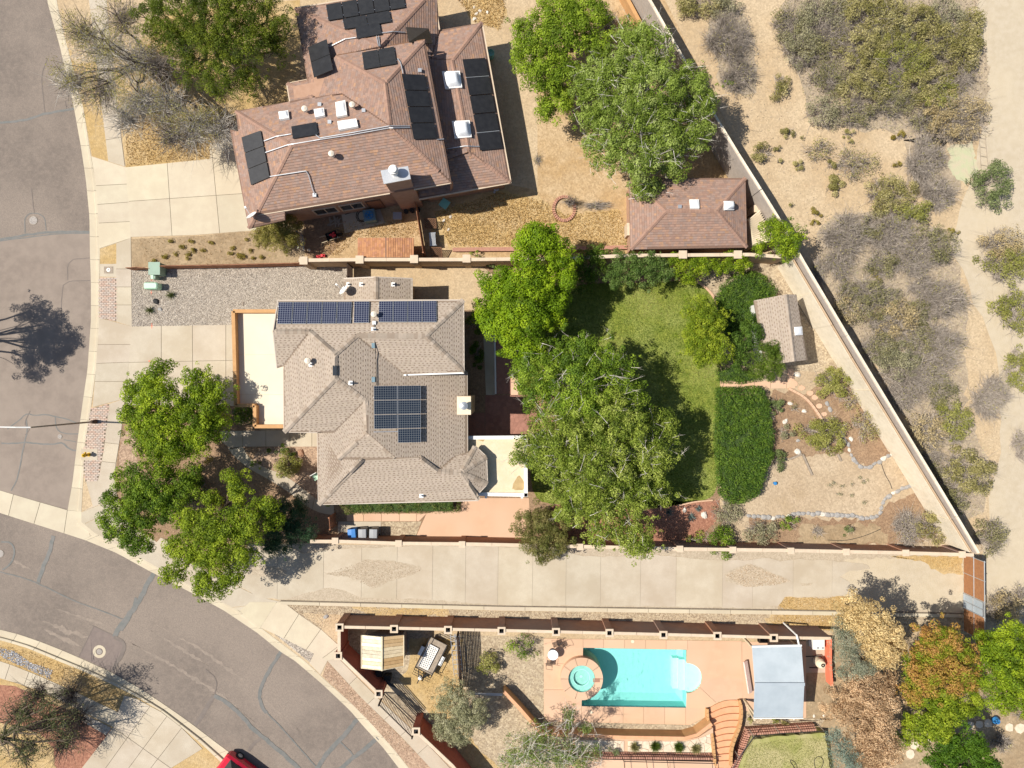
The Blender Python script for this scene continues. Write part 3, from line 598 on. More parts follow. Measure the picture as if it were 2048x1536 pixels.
def gravel(name, poly, n, s, pal, z=.02):
    x, y = scatter_xy(poly, n); k = len(x); c = np.stack([x, y, np.full(k, z)], 1)
    an = RNG.uniform(0, 6.28, k); sz = s * RNG.uniform(.5, 1.5, k); V = np.empty((k, 3, 3, 3))
    pts = [np.stack([np.cos(an + a) * sz, np.sin(an + a) * sz * RNG.uniform(.6, 1, k), np.zeros(k)], 1) + c for a in (0, 2.1, 4.2)]
    top = c + np.stack([RNG.normal(size=k) * sz * .2, RNG.normal(size=k) * sz * .2, sz * .8], 1)
    for i in range(3): V[:, i, 0] = pts[i]; V[:, i, 1] = pts[(i + 1) % 3]; V[:, i, 2] = top
    o = fast_mesh(name, V.reshape(-1, 3), 3, np.repeat(pick(pal, None, RNG.random(k)), 3, 0), 'twig', None, 'stuff'); return o
GRV = [(.24, .20, .17), (.44, .39, .33), (.58, .52, .45), (.74, .68, .60)]
gravel('gravel', gy, 60000, .040, GRV, .02)
GT2 = [(.22, .15, .10), (.40, .30, .20), (.52, .41, .29), (.62, .54, .43)]
gravel('gravel', [(546, 1266), (622, 1326), (628, 1307), (600, 1292)], 2500, .05, GRV, .01)
gravel('gravel', [(0, 1296), (30, 1302), (60, 1325), (105, 1340), (100, 1358), (60, 1340), (0, 1312)], 2600, .06, [(.4, .4, .42), (.7, .7, .72), (.3, .3, .3)], .01)
gravel('gravel', [(655, 1323), (720, 1392), (800, 1472), (832, 1505), (789, 1500), (742, 1446), (699, 1403), (645, 1352)], 9000, .035, GT2, .01)
gravel('gravel', [(567, 1208), (1000, 1222), (1660, 1230), (1660, 1245), (675, 1238), (640, 1260), (600, 1230)], 16000, .035, GT2, .01)
gravel('gravel', [(650, 1148), (730, 1120), (800, 1124), (846, 1142), (780, 1163), (745, 1174), (690, 1152)], 3500, .025, GT2, .034)
gravel('gravel', [(1450, 1150), (1500, 1128), (1580, 1162), (1550, 1170), (1490, 1174)], 4000, .03, GT2, .034)
def tufts(name, poly, n, s, pal, h=.12, z=.01):
    x, y = scatter_xy(poly, n); k = len(x); a = np.stack([x, y, np.full(k, z)], 1); b_ = a + np.stack([RNG.normal(size=k) * s, RNG.normal(size=k) * s, RNG.uniform(.4, 1, k) * h], 1)
    return blades(name, a, b_, np.full(k, s * .28), pick(pal, None, RNG.random(k)), 'twig', None, 'stuff')
DG = [(.32, .20, .07), (.52, .34, .12), (.64, .45, .19), (.72, .58, .33)]
# brick paver strips: header bricks too small to pick apart singly
def bricks(name, poly, w_=7.0, h_=3.6, z=.035):
    b = MB(); xs = [p[0] for p in poly]; ys = [p[1] for p in poly]; y = min(ys); r = 0
    pal = [(.45, .32, .255), (.49, .37, .30), (.42, .34, .29), (.50, .40, .33), (.44, .37, .32)]
    while y < max(ys):
        x = min(xs) - (w_ / 2 if r % 2 else 0)
        while x < max(xs):
            if in_poly(x + w_ / 2, y + h_ / 2, poly):
                p = P(x, y); q_ = P(x + w_, y + h_); c_ = random.choice(pal); b.box(p.x + .012, q_.x - .012, q_.y + .012, p.y - .012, z - .03, z + R1(-.003, .003), col=c_)
            x += w_
        y += h_; r += 1
    s = MB(); s.sheet(PP(poly), z - .02); ro = s.build(name, 'joint'); ro['kind'] = 'structure'
    o = b.build('brick_paving', 'brick_pave', ro); o['kind'] = 'stuff'
bricks('brick_strip', [(200, 555), (233, 556), (233, 643), (200, 636)]); bricks('brick_strip', [(182, 817), (219, 808), (207, 900), (196, 961), (171, 964), (167, 930), (172, 880)])
# entrance walks, planting ground round the front of the house
ground('planting_ground', [(250, 800), (500, 812), (520, 860), (636, 880), (636, 1010), (690, 1012), (690, 1085), (500, 1088), (430, 1150), (330, 1095), (262, 1050), (236, 1000), (229, 958), (243, 860)], .008, 'mulch')
ground('gravel_bed', [(243, 870), (270, 850), (280, 960), (236, 960)], .016, 'gravel_pink', amp=2)
ground('gravel_bed', [(520, 895), (636, 892), (636, 1000), (600, 985), (560, 945), (500, 925)], .014, 'gravel_pink', amp=2)
paved('entrance_walk', [(440, 862), (640, 860), (640, 893), (490, 893), (462, 898), (440, 880)], [((486, 850), (486, 900)), ((532, 850), (532, 900)), ((580, 850), (580, 900)), ((624, 850), (624, 900))], .035, 'concrete')
wl = smooth_line([(456, 896), (470, 915), (500, 938), (540, 960), (580, 985), (612, 1012), (640, 1026), (668, 1030)]); wr = smooth_line([(486, 893), (495, 912), (520, 932), (558, 945), (592, 965), (628, 995), (650, 1008), (668, 1011)])
paved('curved_walk', wl + wr[::-1], [((486, 945), (508, 905)), ((532, 965), (550, 930)), ((585, 1000), (608, 965)), ((622, 1030), (632, 985))], .035, 'concrete')
paved('entrance_walk', [(300, 1100), (322, 1075), (345, 1085), (330, 1110)], [], .036, 'concrete')
# courtyard south of the house
ground('courtyard_soil', [(668, 1000), (1060, 1000), (1060, 1085), (668, 1082)], .010, 'mulch')
paved('courtyard_walk', [(694, 1027), (853, 1027), (838, 1042), (762, 1042), (694, 1042)], [((x, 1020), (x, 1050)) for x in (727, 763, 799, 833)], .03, 'salmon')
paved('courtyard_patio', [(853, 1027), (918, 1010), (935, 996), (1058, 996), (1062, 1082), (832, 1074), (845, 1045)], [], .032, 'salmon')
paved('bin_pad', [(676, 1043), (762, 1043), (762, 1076), (676, 1076)], [((692, 1040), (692, 1080))], .03, 'concrete')
ground('gravel_bed', [(763, 1043), (843, 1043), (830, 1076), (763, 1076)], .014, 'gravel_tan')
# patio and yard east of the house
ground('side_soil', [(926, 600), (1060, 600), (1060, 1000), (926, 1000)], .006, 'mulch')
paved('side_walk', [(966, 655), (988, 660), (990, 790), (972, 790)], [], .03, 'concrete')
b = MB(); b.prism(PP([(988, 660), (991, 660), (993, 788), (990, 788)]), 0, .14); o = b.build('patio_edge', 'white'); o['kind'] = 'structure'
paved('brick_patio', [(993, 660), (1022, 680), (1022, 788), (993, 788)], [], .028, 'stamped')
paved('patio_walk', [(1022, 740), (1036, 738), (1036, 792), (1022, 792)], [((1015, 765), (1045, 765))], .03, 'salmon')
paved('stone_patio', [(934, 826), (970, 826), (970, 790), (1075, 790), (1120, 800), (1110, 868), (934, 872)], [((970, 780), (970, 880))], .03, 'stamped')
# stamped stones of the patio
b = MB(); cells = [(972 + i * 9 + R1(-3, 3) + (j % 2) * 4, 793 + j * 8 + R1(-2.5, 2.5)) for i in range(14) for j in range(10)]
for cx_, cy_ in cells:
    poly = [(cx_ + math.cos(a) * 18, cy_ + math.sin(a) * 18) for a in [k * math.pi / 4 for k in range(8)]]
    for ox, oy in cells:
        d = math.hypot(ox - cx_, oy - cy_)
        if 0 < d < 30: nx, ny = (cx_ - ox) / d, (cy_ - oy) / d; poly = clip_half(poly, ((cx_ + ox) / 2, (cy_ + oy) / 2), (nx, ny), .35)
        if len(poly) < 3: break
    for pt, nn in (((971, 0), (1, 0)), ((0, 791), (0, 1)), ((0, 868), (0, -1)), ((1108, 0), (-1, 0))):
        if len(poly) > 2: poly = clip_half(poly, pt, nn)
    if len(poly) > 2 and area(poly) > 6: g = R1(.9, 1.15); b.prism(PP(poly), .028, .040, col=(g, g * .98, g * .97))
o = b.build('stone_paving', 'stamped', bpy.data.objects['stone_patio']); o['kind'] = 'stuff'
# lawn
lawn = smooth_line([(1045, 690), (1130, 600), (1145, 572), (1200, 566), (1290, 566), (1385, 560), (1412, 578), (1430, 600), (1438, 640), (1440, 760), (1440, 870), (1438, 940), (1432, 985), (1415, 1000), (1360, 1010), (1260, 1020), (1120, 1010), (1062, 1000), (1060, 880), (1036, 800), (1036, 740)], 2, True)
ground('planting_ground', [(960, 520), (1262, 505), (1600, 515), (1640, 560), (1700, 700), (1560, 760), (1440, 760), (1440, 1010), (1470, 1100), (1060, 1085), (1060, 1000), (1000, 600)], .004, 'mulch')
ground('lawn', lawn, .012, 'lawn')
x, y = scatter_xy(lawn, 90000); k = len(x); a = np.stack([x, y, np.full(k, .012)], 1); b_ = a + np.stack([RNG.normal(size=k) * .035, RNG.normal(size=k) * .035, RNG.uniform(.04, .10, k)], 1)
fld = (np.sin(x * .9 + 1.3 * np.sin(y * .7)) + np.sin(y * 1.1 + 1.7 * np.sin(x * .5 + 2)) + RNG.normal(size=k) * 1.0) / 3; fld = np.clip(.5 + fld * .5, 0, 1)
blades('grass', a, b_, np.full(k, .016), pick([(.07, .13, .012), (.14, .22, .022), (.23, .30, .04), (.38, .39, .10), (.58, .52, .26)], None, fld), 'leaf', None, 'stuff')
# east garden ground
ground('garden_dirt', [(1385, 505), (1598, 510), (1950, 1108), (1440, 1100), (1480, 1000), (1545, 900), (1545, 778), (1440, 760), (1442, 700), (1438, 630), (1420, 580)], .007, 'garden_tan')
ground('garden_gravel', [(1385, 560), (1440, 540), (1520, 520), (1590, 520), (1720, 740), (1650, 745), (1575, 740), (1560, 720), (1440, 640), (1420, 590)], .011, 'gravel_tan')
ground('garden_mulch', [(1545, 778), (1600, 790), (1640, 770), (1720, 745), (1800, 870), (1790, 900), (1740, 938), (1715, 930), (1690, 905), (1640, 910), (1590, 920), (1545, 920)], .012, 'mulch', amp=5)
ground('garden_sand', [(1545, 920), (1600, 915), (1690, 905), (1740, 940), (1790, 905), (1850, 985), (1790, 985), (1750, 1035), (1500, 1025), (1490, 1000)], .013, 'garden_tan', amp=5)
ground('garden_mulch', [(1500, 1035), (1750, 1040), (1775, 1010), (1830, 985), (1880, 1060), (1830, 1090), (1500, 1090)], .013, 'mulch', amp=5)
ground('garden_sand', [(1600, 1050), (1760, 1050), (1780, 1085), (1600, 1090)], .015, 'dirt', amp=6)
ground('red_bed', [(1160, 1010), (1440, 1000), (1430, 1050), (1380, 1085), (1130, 1085), (1100, 1010)], .012, 'red_mulch', amp=3)
paved('garden_path', [(1441, 763), (1575, 762), (1575, 738), (1586, 738), (1590, 776), (1441, 778)], [((1447, 750), (1447, 790)), ((1478, 750), (1478, 790)), ((1509, 750), (1509, 790)), ((1541, 750), (1541, 790)), ((1573, 750), (1573, 790))], .035, 'salmon')
# brown house yard
ground('house_yard', [(600, 425), (850, 390), (1020, 370), (1075, 380), (1075, -60), (1300, -60), (1500, 340), (1500, 515), (610, 518)], .006, 'yard_gold')
ground('dry_weed_patch', [(870, 420), (1000, 380), (1080, 395), (1130, 430), (1240, 420), (1258, 495), (1120, 495), (900, 495), (862, 470)], .012, 'dry_grass', amp=5)
ground('dry_weed_patch', [(900, -20), (1010, -20), (1010, 30), (1000, 60), (950, 45), (930, 10)], .014, 'dry_grass', amp=5)
ground('shade_soil', [(606, 430), (700, 425), (700, 470), (660, 515), (612, 515)], .012, 'mulch', amp=3)
paved('side_slab', [(682, 424), (760, 418), (770, 446), (690, 467)], [], .03, 'concrete')
tufts('dry_grass', [(870, 425), (1000, 385), (1080, 400), (1130, 430), (1240, 420), (1258, 490), (1120, 492), (900, 492)], 14000, .07, DG, .16)
tufts('dry_grass', [(900, -20), (1010, -20), (1010, 30), (1000, 60), (950, 45)], 2500, .07, DG, .16)
tufts('dry_grass', [(250, 240), (470, 240), (420, 318), (254, 333)], 5000, .06, DG, .12)
tufts('dry_grass', [(0, 1290), (55, 1300), (164, 1345), (250, 1391), (236, 1424), (160, 1385), (82, 1350), (0, 1320)], 7000, .045, DG, .10)
tufts('dry_grass', [(660, 460), (720, 440), (840, 440), (840, 475), (715, 475), (680, 510), (640, 510)], 3500, .06, DG, .14)
tufts('dry_grass', [(820, 1290), (930, 1300), (940, 1400), (900, 1480), (1000, 1536), (860, 1420)], 6000, .05, DG, .10)
tufts('dry_grass', [(1555, 1214), (1570, 1194), (1700, 1192), (1700, 1262), (1540, 1258)], 7000, .045, DG, .10, .015)
tufts('dry_grass', [(1780, 1112), (1925, 1112), (1925, 1150), (1840, 1122)], 1800, .04, DG, .10, .015)
tufts('dry_grass', [(265, 480), (390, 474), (500, 464), (510, 526), (300, 532)], 600, .05, DG, .14)
# south-west corner property
paved('corner_walk', [(-60, 1312), (0, 1322), (27, 1331), (82, 1353), (160, 1388), (236, 1424), (227, 1454), (150, 1415), (80, 1381), (27, 1364), (0, 1356), (-60, 1345)], [((20, 1330), (8, 1366)), ((58, 1345), (46, 1378)), ((100, 1362), (84, 1392)), ((140, 1380), (125, 1410)), ((182, 1398), (166, 1432)), ((208, 1412), (190, 1440))], .03)
paved('corner_driveway', [(249, 1391), (273, 1397), (323, 1424), (361, 1453), (405, 1497), (342, 1536), (320, 1620), (120, 1620), (164, 1536), (227, 1454), (236, 1424)], [((227, 1454), (345, 1538)), ((297, 1417), (256, 1474)), ((330, 1438), (240, 1560)), ((362, 1458), (318, 1515))], .03)
ground('red_bed', [(-60, 1365), (30, 1372), (110, 1410), (227, 1460), (164, 1536), (120, 1600), (-60, 1600)], .010, 'red_mulch')
ground('dry_weed_patch', [(-60, 1440), (60, 1450), (110, 1500), (120, 1600), (-60, 1600)], .015, 'dry_grass', amp=5)
ground('gravel_bed', [(170, 1428), (224, 1456), (212, 1470), (160, 1440)], .015, 'gravel_grey')
# desert beyond the wall
ground('desert_trail', [(1930, -200), (2200, -200), (2300, 1700), (2000, 1700), (1960, 1130), (2000, 900), (1990, 700), (1900, 480), (1960, 300), (1960, 100)], .0045, 'sand_grey', amp=6, step=30)
ground('grass_haze_patch', [(1895, 290), (1940, 285), (1955, 340), (1930, 370), (1900, 350)], .012, 'desert_green' if 'desert_green' in M else 'sand_grey', amp=5)
LT1 = [(1570, -40), (1960, -40), (1955, 60), (1975, 120), (1985, 270), (1850, 290), (1720, 250), (1620, 260), (1600, 160), (1560, 90)]
LT2 = [(1640, 430), (1760, 420), (1860, 440), (1915, 520), (1940, 640), (1925, 760), (1940, 850), (1995, 940), (1960, 1030), (1930, 1050), (1850, 900), (1740, 720), (1625, 530)]
LT3 = [(1420, 20), (1500, 30), (1520, 120), (1505, 200), (1450, 190), (1425, 110)]
for q_ in (LT1, LT2, LT3, [(1810, 270), (1900, 280), (1920, 400), (1870, 425), (1810, 340)]): ground('brush_litter', smooth_line(q_, 1, True), .008, 'litter', amp=8, step=14)
gravel('gravel', [(1400, 20), (1560, 100), (1640, 300), (1900, 480), (2000, 900), (1960, 1130), (1930, 1090), (1600, 510), (1420, 120)], 9000, .035, GT2, .0)
# pool property
ground('courtyard_soil', [(680, 1262), (1090, 1275), (1090, 1440), (1160, 1480), (1160, 1600), (960, 1600), (840, 1470), (760, 1395), (680, 1312)], .008, 'gravel_tan')
ground('dry_weed_patch', [(820, 1275), (925, 1280), (925, 1350), (900, 1420), (960, 1500), (1000, 1536), (960, 1590), (870, 1440), (800, 1360), (815, 1340)], .012, 'dry_grass', amp=3)
ground('planting_ground', [(1600, 1280), (2200, 1260), (2200, 1700), (1400, 1700), (1480, 1440), (1610, 1440)], .0095, 'dirt')

LTP = [(.22, .18, .15), (.38, .33, .28), (.50, .42, .30), (.40, .37, .20)]
for q_, n_ in ((LT1, 9000), (LT2, 12000), (LT3, 1200)): tufts('brush_twigs', q_, n_, .10, LTP, .14)
tufts('brush_twigs', [(1400, 20), (1560, 100), (1640, 300), (1900, 480), (1980, 700), (1990, 900), (1960, 1130), (1930, 1090), (1600, 510), (1420, 120)], 3500, .07, LTP, .10)
# ================================================================ HOUSES
class Roof:
    def __init__(s, faces):
        s.faces = []
        for f in faces:
            pts = [P(*p) for p in f]; tri = tessellate_polygon([[Vector((p.x, p.y, 0)) for p in pts]])
            if len(pts) > 3:
                A_ = np.array([[p.x, p.y, 1] for p in pts]); zz = np.array([p.z for p in pts]); sol = np.linalg.lstsq(A_, zz, rcond=None)[0]; zn = A_ @ sol
                pts = [P(v[0], v[1], float(z_)) for v, z_ in zip(f, zn)]
            nrm = Vector((0, 0, 0))
            for i in range(len(pts)):
                a = pts[i]; b = pts[(i + 1) % len(pts)]; nrm += Vector(((a.y - b.y) * (a.z + b.z), (a.z - b.z) * (a.x + b.x), (a.x - b.x) * (a.y + b.y)))
            if nrm.z < 0: nrm = -nrm; pts = pts[::-1]; tri = tessellate_polygon([[Vector((p.x, p.y, 0)) for p in pts]])
            s.faces.append((pts, tri, nrm.normalized()))
    def zf(s, f, x, y, ext=True):
        pts, tri, _ = f; best = None
        for t in tri:
            a, b, c = pts[t[0]], pts[t[1]], pts[t[2]]; d = (b.y - c.y) * (a.x - c.x) + (c.x - b.x) * (a.y - c.y)
            if abs(d) < 1e-9: continue
            u = ((b.y - c.y) * (x - c.x) + (c.x - b.x) * (y - c.y)) / d; v = ((c.y - a.y) * (x - c.x) + (a.x - c.x) * (y - c.y)) / d; w_ = 1 - u - v
            m = min(u, v, w_)
            if best is None or m > best[0]: best = (m, u * a.z + v * b.z + w_ * c.z)
        return best
    def z(s, x, y):
        best = (-9, 0)
        for f in s.faces:
            r = s.zf(f, x, y)
            if r is None: continue
            if r[0] > -1e-4: best = max(best, (1, r[1]), key=lambda q: (q[0], q[1]))
            elif best[0] < 1 and r[0] > best[0]: best = r
        return best[1]
    def at(s, px, py, off=0.0):
        best = None; k = 0
        while k < 130:   # walk down the line of sight to the first roof face met
            z = 7.6 - k * .05; p = P(px, py, z); k += 1
            for f in s.faces:
                r = s.zf(f, p.x, p.y)
                if r and r[0] > -1e-3 and r[1] + off >= z: best = r[1] + off; break
            if best is not None: break
        if best is None:
            z = 5.5
            for _ in range(5): p = P(px, py, z); z = s.z(p.x, p.y) + off
            best = z
        return P(px, py, best)
def intervals(poly, d, u, v):
    """poly pts (x,y) crossing of line {q.d = v}; returns sorted u values"""
    xs = []; n = len(poly)
    for i in range(n):
        a, b = poly[i], poly[(i + 1) % n]; va = a[0] * d[0] + a[1] * d[1] - v; vb = b[0] * d[0] + b[1] * d[1] - v
        if (va > 0) != (vb > 0):
            t = va / (va - vb); x = lerp(a[0], b[0], t); y = lerp(a[1], b[1], t); xs.append(x * u[0] + y * u[1])
    return sorted(xs)
def shingle(roof, parent, base_mat, tab_mat, style):
    bb = MB()
    for pts, tri, n in roof.faces:
        n_ = len(pts); bb.add([tuple(p) for p in pts] + [(p.x, p.y, p.z - .16) for p in pts], [tuple(t) for t in tri] + [(i, n_ + i, n_ + (i + 1) % n_, (i + 1) % n_) for i in range(n_)] + [tuple(n_ + k for k in t)[::-1] for t in tri])
    base = bb.build('roof', base_mat, parent); tb = MB()
    for fc in roof.faces:
        pts, tri, n = fc; d = Vector((n.x, n.y))
        if d.length < .02: continue
        d.normalize(); u = Vector((-d.y, d.x)); co = n.z; exp_ = style['exp'] * co; poly = [(p.x, p.y) for p in pts]
        vs = [p.x * d.x + p.y * d.y for p in pts]; v = max(vs)
        def Z(uu, vv):
            x = uu * u.x + vv * d.x; y = uu * u.y + vv * d.y; return (x, y, roof.zf(fc, x, y)[1])
        def slab(u0, u1, v0, v1, off, col):
            a = Z(u0, v0); b = Z(u1, v0); c = Z(u1, v1); e = Z(u0, v1)
            tb.add([(a[0], a[1], a[2] + off * .35), (b[0], b[1], b[2] + off * .35), (c[0], c[1], c[2] + off), (e[0], e[1], e[2] + off), (c[0], c[1], c[2] - .004), (e[0], e[1], e[2] - .004)], [(0, 3, 2, 1), (3, 5, 4, 2)], col)
        row = 0
        while v > min(vs):
            v0 = v - exp_; iv = intervals(poly, d, u, v - exp_ / 2)
            lo = intervals(poly, d, u, v - 1e-3); hi = intervals(poly, d, u, max(min(vs) + 1e-3, v0 + 1e-3))
            for k in range(0, len(iv) - 1, 2):
                a0, a1 = iv[k], iv[k + 1]
                if len(lo) == len(iv): a0 = max(a0, lo[k]); a1 = min(a1, lo[k + 1])
                if len(hi) == len(iv): a0 = max(a0, hi[k]); a1 = min(a1, hi[k + 1])
                if a1 - a0 < .04: continue
                if style['kind'] == 'dash':
                    vm = v - exp_ * .42; g = R1(.95, 1.04); slab(a0, a1, v0, vm, .016, (g, g, g)); x = a0 - R1(0, .28)
                    while x < a1:
                        L = style['len'] * R1(.8, 1.2); g2 = g * R1(.90, 1.08); s0, s1 = max(x, a0), min(x + L, a1)
                        if s1 - s0 > .02: slab(s0, s1, vm, v, .020, (g2, g2 * R1(.98, 1.01), g2 * R1(.95, 1.02)))
                        x += L + style['gap'] * R1(.7, 1.3)
                else:
                    x = a0 - R1(0, .2)
                    while x < a1:
                        L = style['len'] * R1(.6, 1.4); s0, s1 = max(x, a0), min(x + L, a1); c_ = random.choices(style['pal'], style['w'])[0]; g2 = R1(.88, 1.12)
                        if s1 - s0 > .02: slab(s0, s1, v0 + .012, v, .028, tuple(q * g2 for q in c_))
                        x += L
            v = v0; row += 1
    o = tb.build('shingles', tab_mat, base); o['kind'] = 'stuff'
    return base
def caps(roof, parent, lines, mat_, step=.2, wd=.17, single=True, cols=((1, 1, 1),)):
    allb = MB()
    for A, B in lines:
        a = roof.at(*A[:2]); b_ = roof.at(*B[:2]); L = (b_ - a).length; n = max(1, round(L / step)); d = (b_ - a); d.z = 0; d.normalize(); s = Vector((-d.y, d.x, 0))
        if a.z > b_.z: a, b_ = b_, a
        for i in range(n):
            p = a.lerp(b_, i / n); q = a.lerp(b_, (i + 1.12) / n); vs = []
            for c_, lift in ((p, .060), (q, .040)):
                zc_ = roof.z(c_.x, c_.y)
                for w_ in (-wd, 0, wd):
                    x, y = c_.x + s.x * w_, c_.y + s.y * w_; z = roof.z(x, y); z = min(z, zc_); z = max(z, zc_ - .16); vs.append((x, y, z + lift + (.012 if w_ == 0 else 0)))
            c0 = random.choice(cols); g = R1(.93, 1.06); col = tuple(k * g for k in c0); fs = [(0, 1, 4, 3), (1, 2, 5, 4)]
            vs2 = vs + [(x, y, z - .035) for x, y, z in vs[:3]]; fs2 = fs + [(0, 6, 7, 1), (1, 7, 8, 2)]
            if single: bb = MB(); bb.add(vs2, fs2, col); bb.build('ridge_cap', mat_, parent)
            else: allb.add(vs2, fs2, col)
    if not single: o = allb.build('ridge_caps', mat_, parent); o['kind'] = 'stuff'
def walls(name, m, parent, pts, z0, z1, inset=.45):
    q = [P(x, y, z) for x, y, z in pts]; n = len(q); ar = sum(q[i].x * q[(i + 1) % n].y - q[(i + 1) % n].x * q[i].y for i in range(n)); 
    if ar < 0: q = q[::-1]
    out = []
    for i in range(n):
        a, b_, c_ = q[i - 1].xy, q[i].xy, q[(i + 1) % n].xy; d1 = (b_ - a).normalized(); d2 = (c_ - b_).normalized(); n1 = Vector((-d1.y, d1.x)); n2 = Vector((-d2.y, d2.x)); bi = (n1 + n2)
        if bi.length < .1: bi = n1
        bi.normalize(); k = inset / max(.5, bi.dot(n1)); out.append(tuple(b_ + bi * k))
    b = MB(); b.prism(out, z0, z1); return b.build(name, m, parent), out
GREY = dict(kind='dash', exp=.155, len=.19, gap=.12)
BRN = dict(kind='full', exp=.17, len=.22, pal=[(.31, .205, .16), (.29, .195, .155), (.33, .205, .15), (.37, .22, .14), (.29, .205, .17), (.31, .195, .15)], w=[5, 5, 4, 1.6, 3.5, 3])
# ---------------- main house
house = thing('house', 'large house with pale grey shingled hip roof, blue solar arrays and cream flat roofs', 'house', P(760, 790))
HF = [[(556, 601, 5.45), (927, 600, 5.45), (851, 672, 6.34), (713, 671, 6.34), (670, 708, 6.79), (619, 663, 6.24), (546, 663, 6.24)],
      [(927, 600, 5.45), (928, 745, 5.45), (851, 672, 6.35)], [(851, 672, 6.35), (928, 745, 5.45), (808, 749, 5.35), (713, 671, 6.35)],
      [(670, 708, 6.85), (670, 757, 6.85), (731, 802, 6.17), (734, 865, 6.14), (790, 915, 5.45), (838, 915, 5.0), (875, 943, 4.7), (912, 911, 4.15), (935, 911, 3.9), (934, 742, 3.9), (808, 746, 5.31), (713, 671, 6.37)],
      [(546, 663, 6.35), (619, 663, 6.35), (567, 732, 5.5), (554, 736, 5.45)], [(619, 663, 6.35), (670, 708, 6.85), (670, 757, 6.85), (568, 864, 5.43), (567, 732, 5.5)],
      [(670, 757, 6.85), (731, 802, 6.05), (668, 865, 5.38), (568, 864, 5.38)],
      [(668, 865, 5.38), (731, 802, 6.05), (734, 865, 6.0), (676, 918, 5.25), (724, 919, 5.25), (637, 1009, 4.15), (635, 865, 4.85)],
      [(734, 865, 6.0), (790, 915, 5.3), (724, 919, 5.25), (676, 918, 5.25)],
      [(724, 919, 5.25), (790, 915, 5.3), (838, 915, 5.05), (875, 943, 4.75), (922, 945, 4.75), (957, 1001, 4.15), (637, 1009, 4.15)],
      [(875, 943, 4.85), (922, 945, 4.85), (950, 892, 4.0), (935, 905, 3.9), (912, 911, 4.0)], [(922, 945, 4.85), (973, 913, 4.0), (950, 892, 4.0)], [(922, 945, 4.85), (975, 968, 4.0), (973, 913, 4.0)],
      [(922, 945, 4.85), (957, 987, 4.0), (975, 968, 4.0)], [(922, 945, 4.85), (957, 1001, 4.15), (957, 987, 4.0)],
      [(687.5, 557, 3.0), (752, 554, 3.9), (752, 612, 3.9), (688, 615, 3.0)], [(752, 554, 3.9), (824, 557, 3.0), (824, 615, 3.0), (752, 612, 3.9)]]
hr = Roof(HF); hroof = shingle(hr, house, 'roof_grey_base', 'roof_grey', GREY)
caps(hr, hroof, [((546, 663), (619, 663)), ((619, 663), (670, 708)), ((713, 671), (670, 708)), ((713, 671), (851, 672)), ((851, 672), (927, 600)), ((851, 672), (928, 745)), ((670, 708), (670, 757)), ((670, 757), (568, 864)),
     ((670, 757), (731, 802)), ((731, 802), (734, 865)), ((734, 865), (676, 918)), ((734, 865), (790, 915)), ((724, 919), (637, 1009)), ((838, 915), (875, 943)), ((875, 943), (922, 945)), ((922, 945), (950, 893)),
     ((922, 945), (973, 913)), ((922, 945), (975, 968)), ((922, 945), (957, 1000)), ((752, 555), (752, 598))], 'roof_grey', step=.25, cols=((.92, .92, .91), (1.02, 1.02, 1.02), (.80, .77, .74)))
walls('wall', 'stucco_tan', house, [(556, 601, 5.4), (927, 600, 5.4), (928, 745, 5.4), (808, 749, 5.3), (690, 865, 5.2), (568, 864, 5.38), (567, 732, 5.4), (554, 736, 5.4)], 0, 5.3)
walls('wall', 'stucco_tan', house, [(720, 740, 3.6), (934, 742, 3.8), (935, 905, 3.8), (957, 920, 3.6), (957, 1001, 4.1), (637, 1009, 4.15), (635, 865, 4.8)], 0, 3.3)
walls('wall', 'stucco_tan', house, [(687.5, 557, 3.0), (824, 557, 3.0), (824, 615, 3.0), (688, 615, 3.0)], 0, 2.9, .25)
# white eave trim
b = MB()
for A in (((556, 601, 5.45), (927, 600, 5.45)), ((927, 600, 5.45), (928, 745, 5.45)), ((808, 749, 5.35), (928, 745, 5.45)), ((934, 745, 3.88), (935, 903, 3.88)), ((568, 864, 5.38), (567, 737, 5.45)), ((568, 864, 5.38), (635, 865, 5.3)), ((635, 867, 4.85), (637, 1009, 4.15)), ((637, 1009, 4.15), (957, 1001, 4.15)), ((688, 557, 3.0), (752, 554, 3.9)), ((752, 554, 3.9), (824, 557, 3.0)), ((824, 557, 3.0), (824, 600, 3.0)), ((546, 663, 6.35), (556, 601, 5.45)), ((546, 663, 6.35), (554, 736, 5.45)), ((950, 892, 4.0), (973, 913, 4.0)), ((973, 913, 4.0), (975, 968, 4.0)), ((975, 968, 4.0), (957, 987, 4.0))):
    a, c_ = P(*A[0]), P(*A[1]); b.bar(a + Vector((0, 0, -.07)), c_ + Vector((0, 0, -.07)), .07, .17)
b.build('eave_trim', 'roof_edge', house)
# flat garage roof with parapet
fp = [(466, 622), (556, 622), (556, 600), (640, 600), (640, 853), (509, 853), (509, 811), (471, 811)]
def parapet(outline, z_roof, z_top, tw, mats, open_edges=(), name='garage_roof'):
    q = [P(x, y, z_top).xy for x, y in outline]; b = MB(); b.prism([tuple(v) for v in q], 0, z_roof); r = b.build(name, [mats[0]], house)
    bt = MB(); n = len(q)
    for i in range(n):
        if i in open_edges: continue
        a, c_ = q[i], q[(i + 1) % n]; d = (c_ - a).normalized(); nn = Vector((d.y, -d.x)); mid = sum((Vector(v) for v in q), Vector((0, 0))) / n
        if (mid - a).dot(nn) < 0 and i in (0, 7, n - 1) or False: pass
        bt.bar((a.x, a.y, (z_roof + z_top) / 2), (c_.x, c_.y, (z_roof + z_top) / 2), tw, z_top - z_roof, up=(0, 0, 1))
        bt.mi = 0
    bt.build('parapet', mats[1], r); return r
gr = parapet(fp, 3.25, 3.75, .24, ('flat_roof', 'stucco_orange'), open_edges=(1, 2, 3))
b = MB()
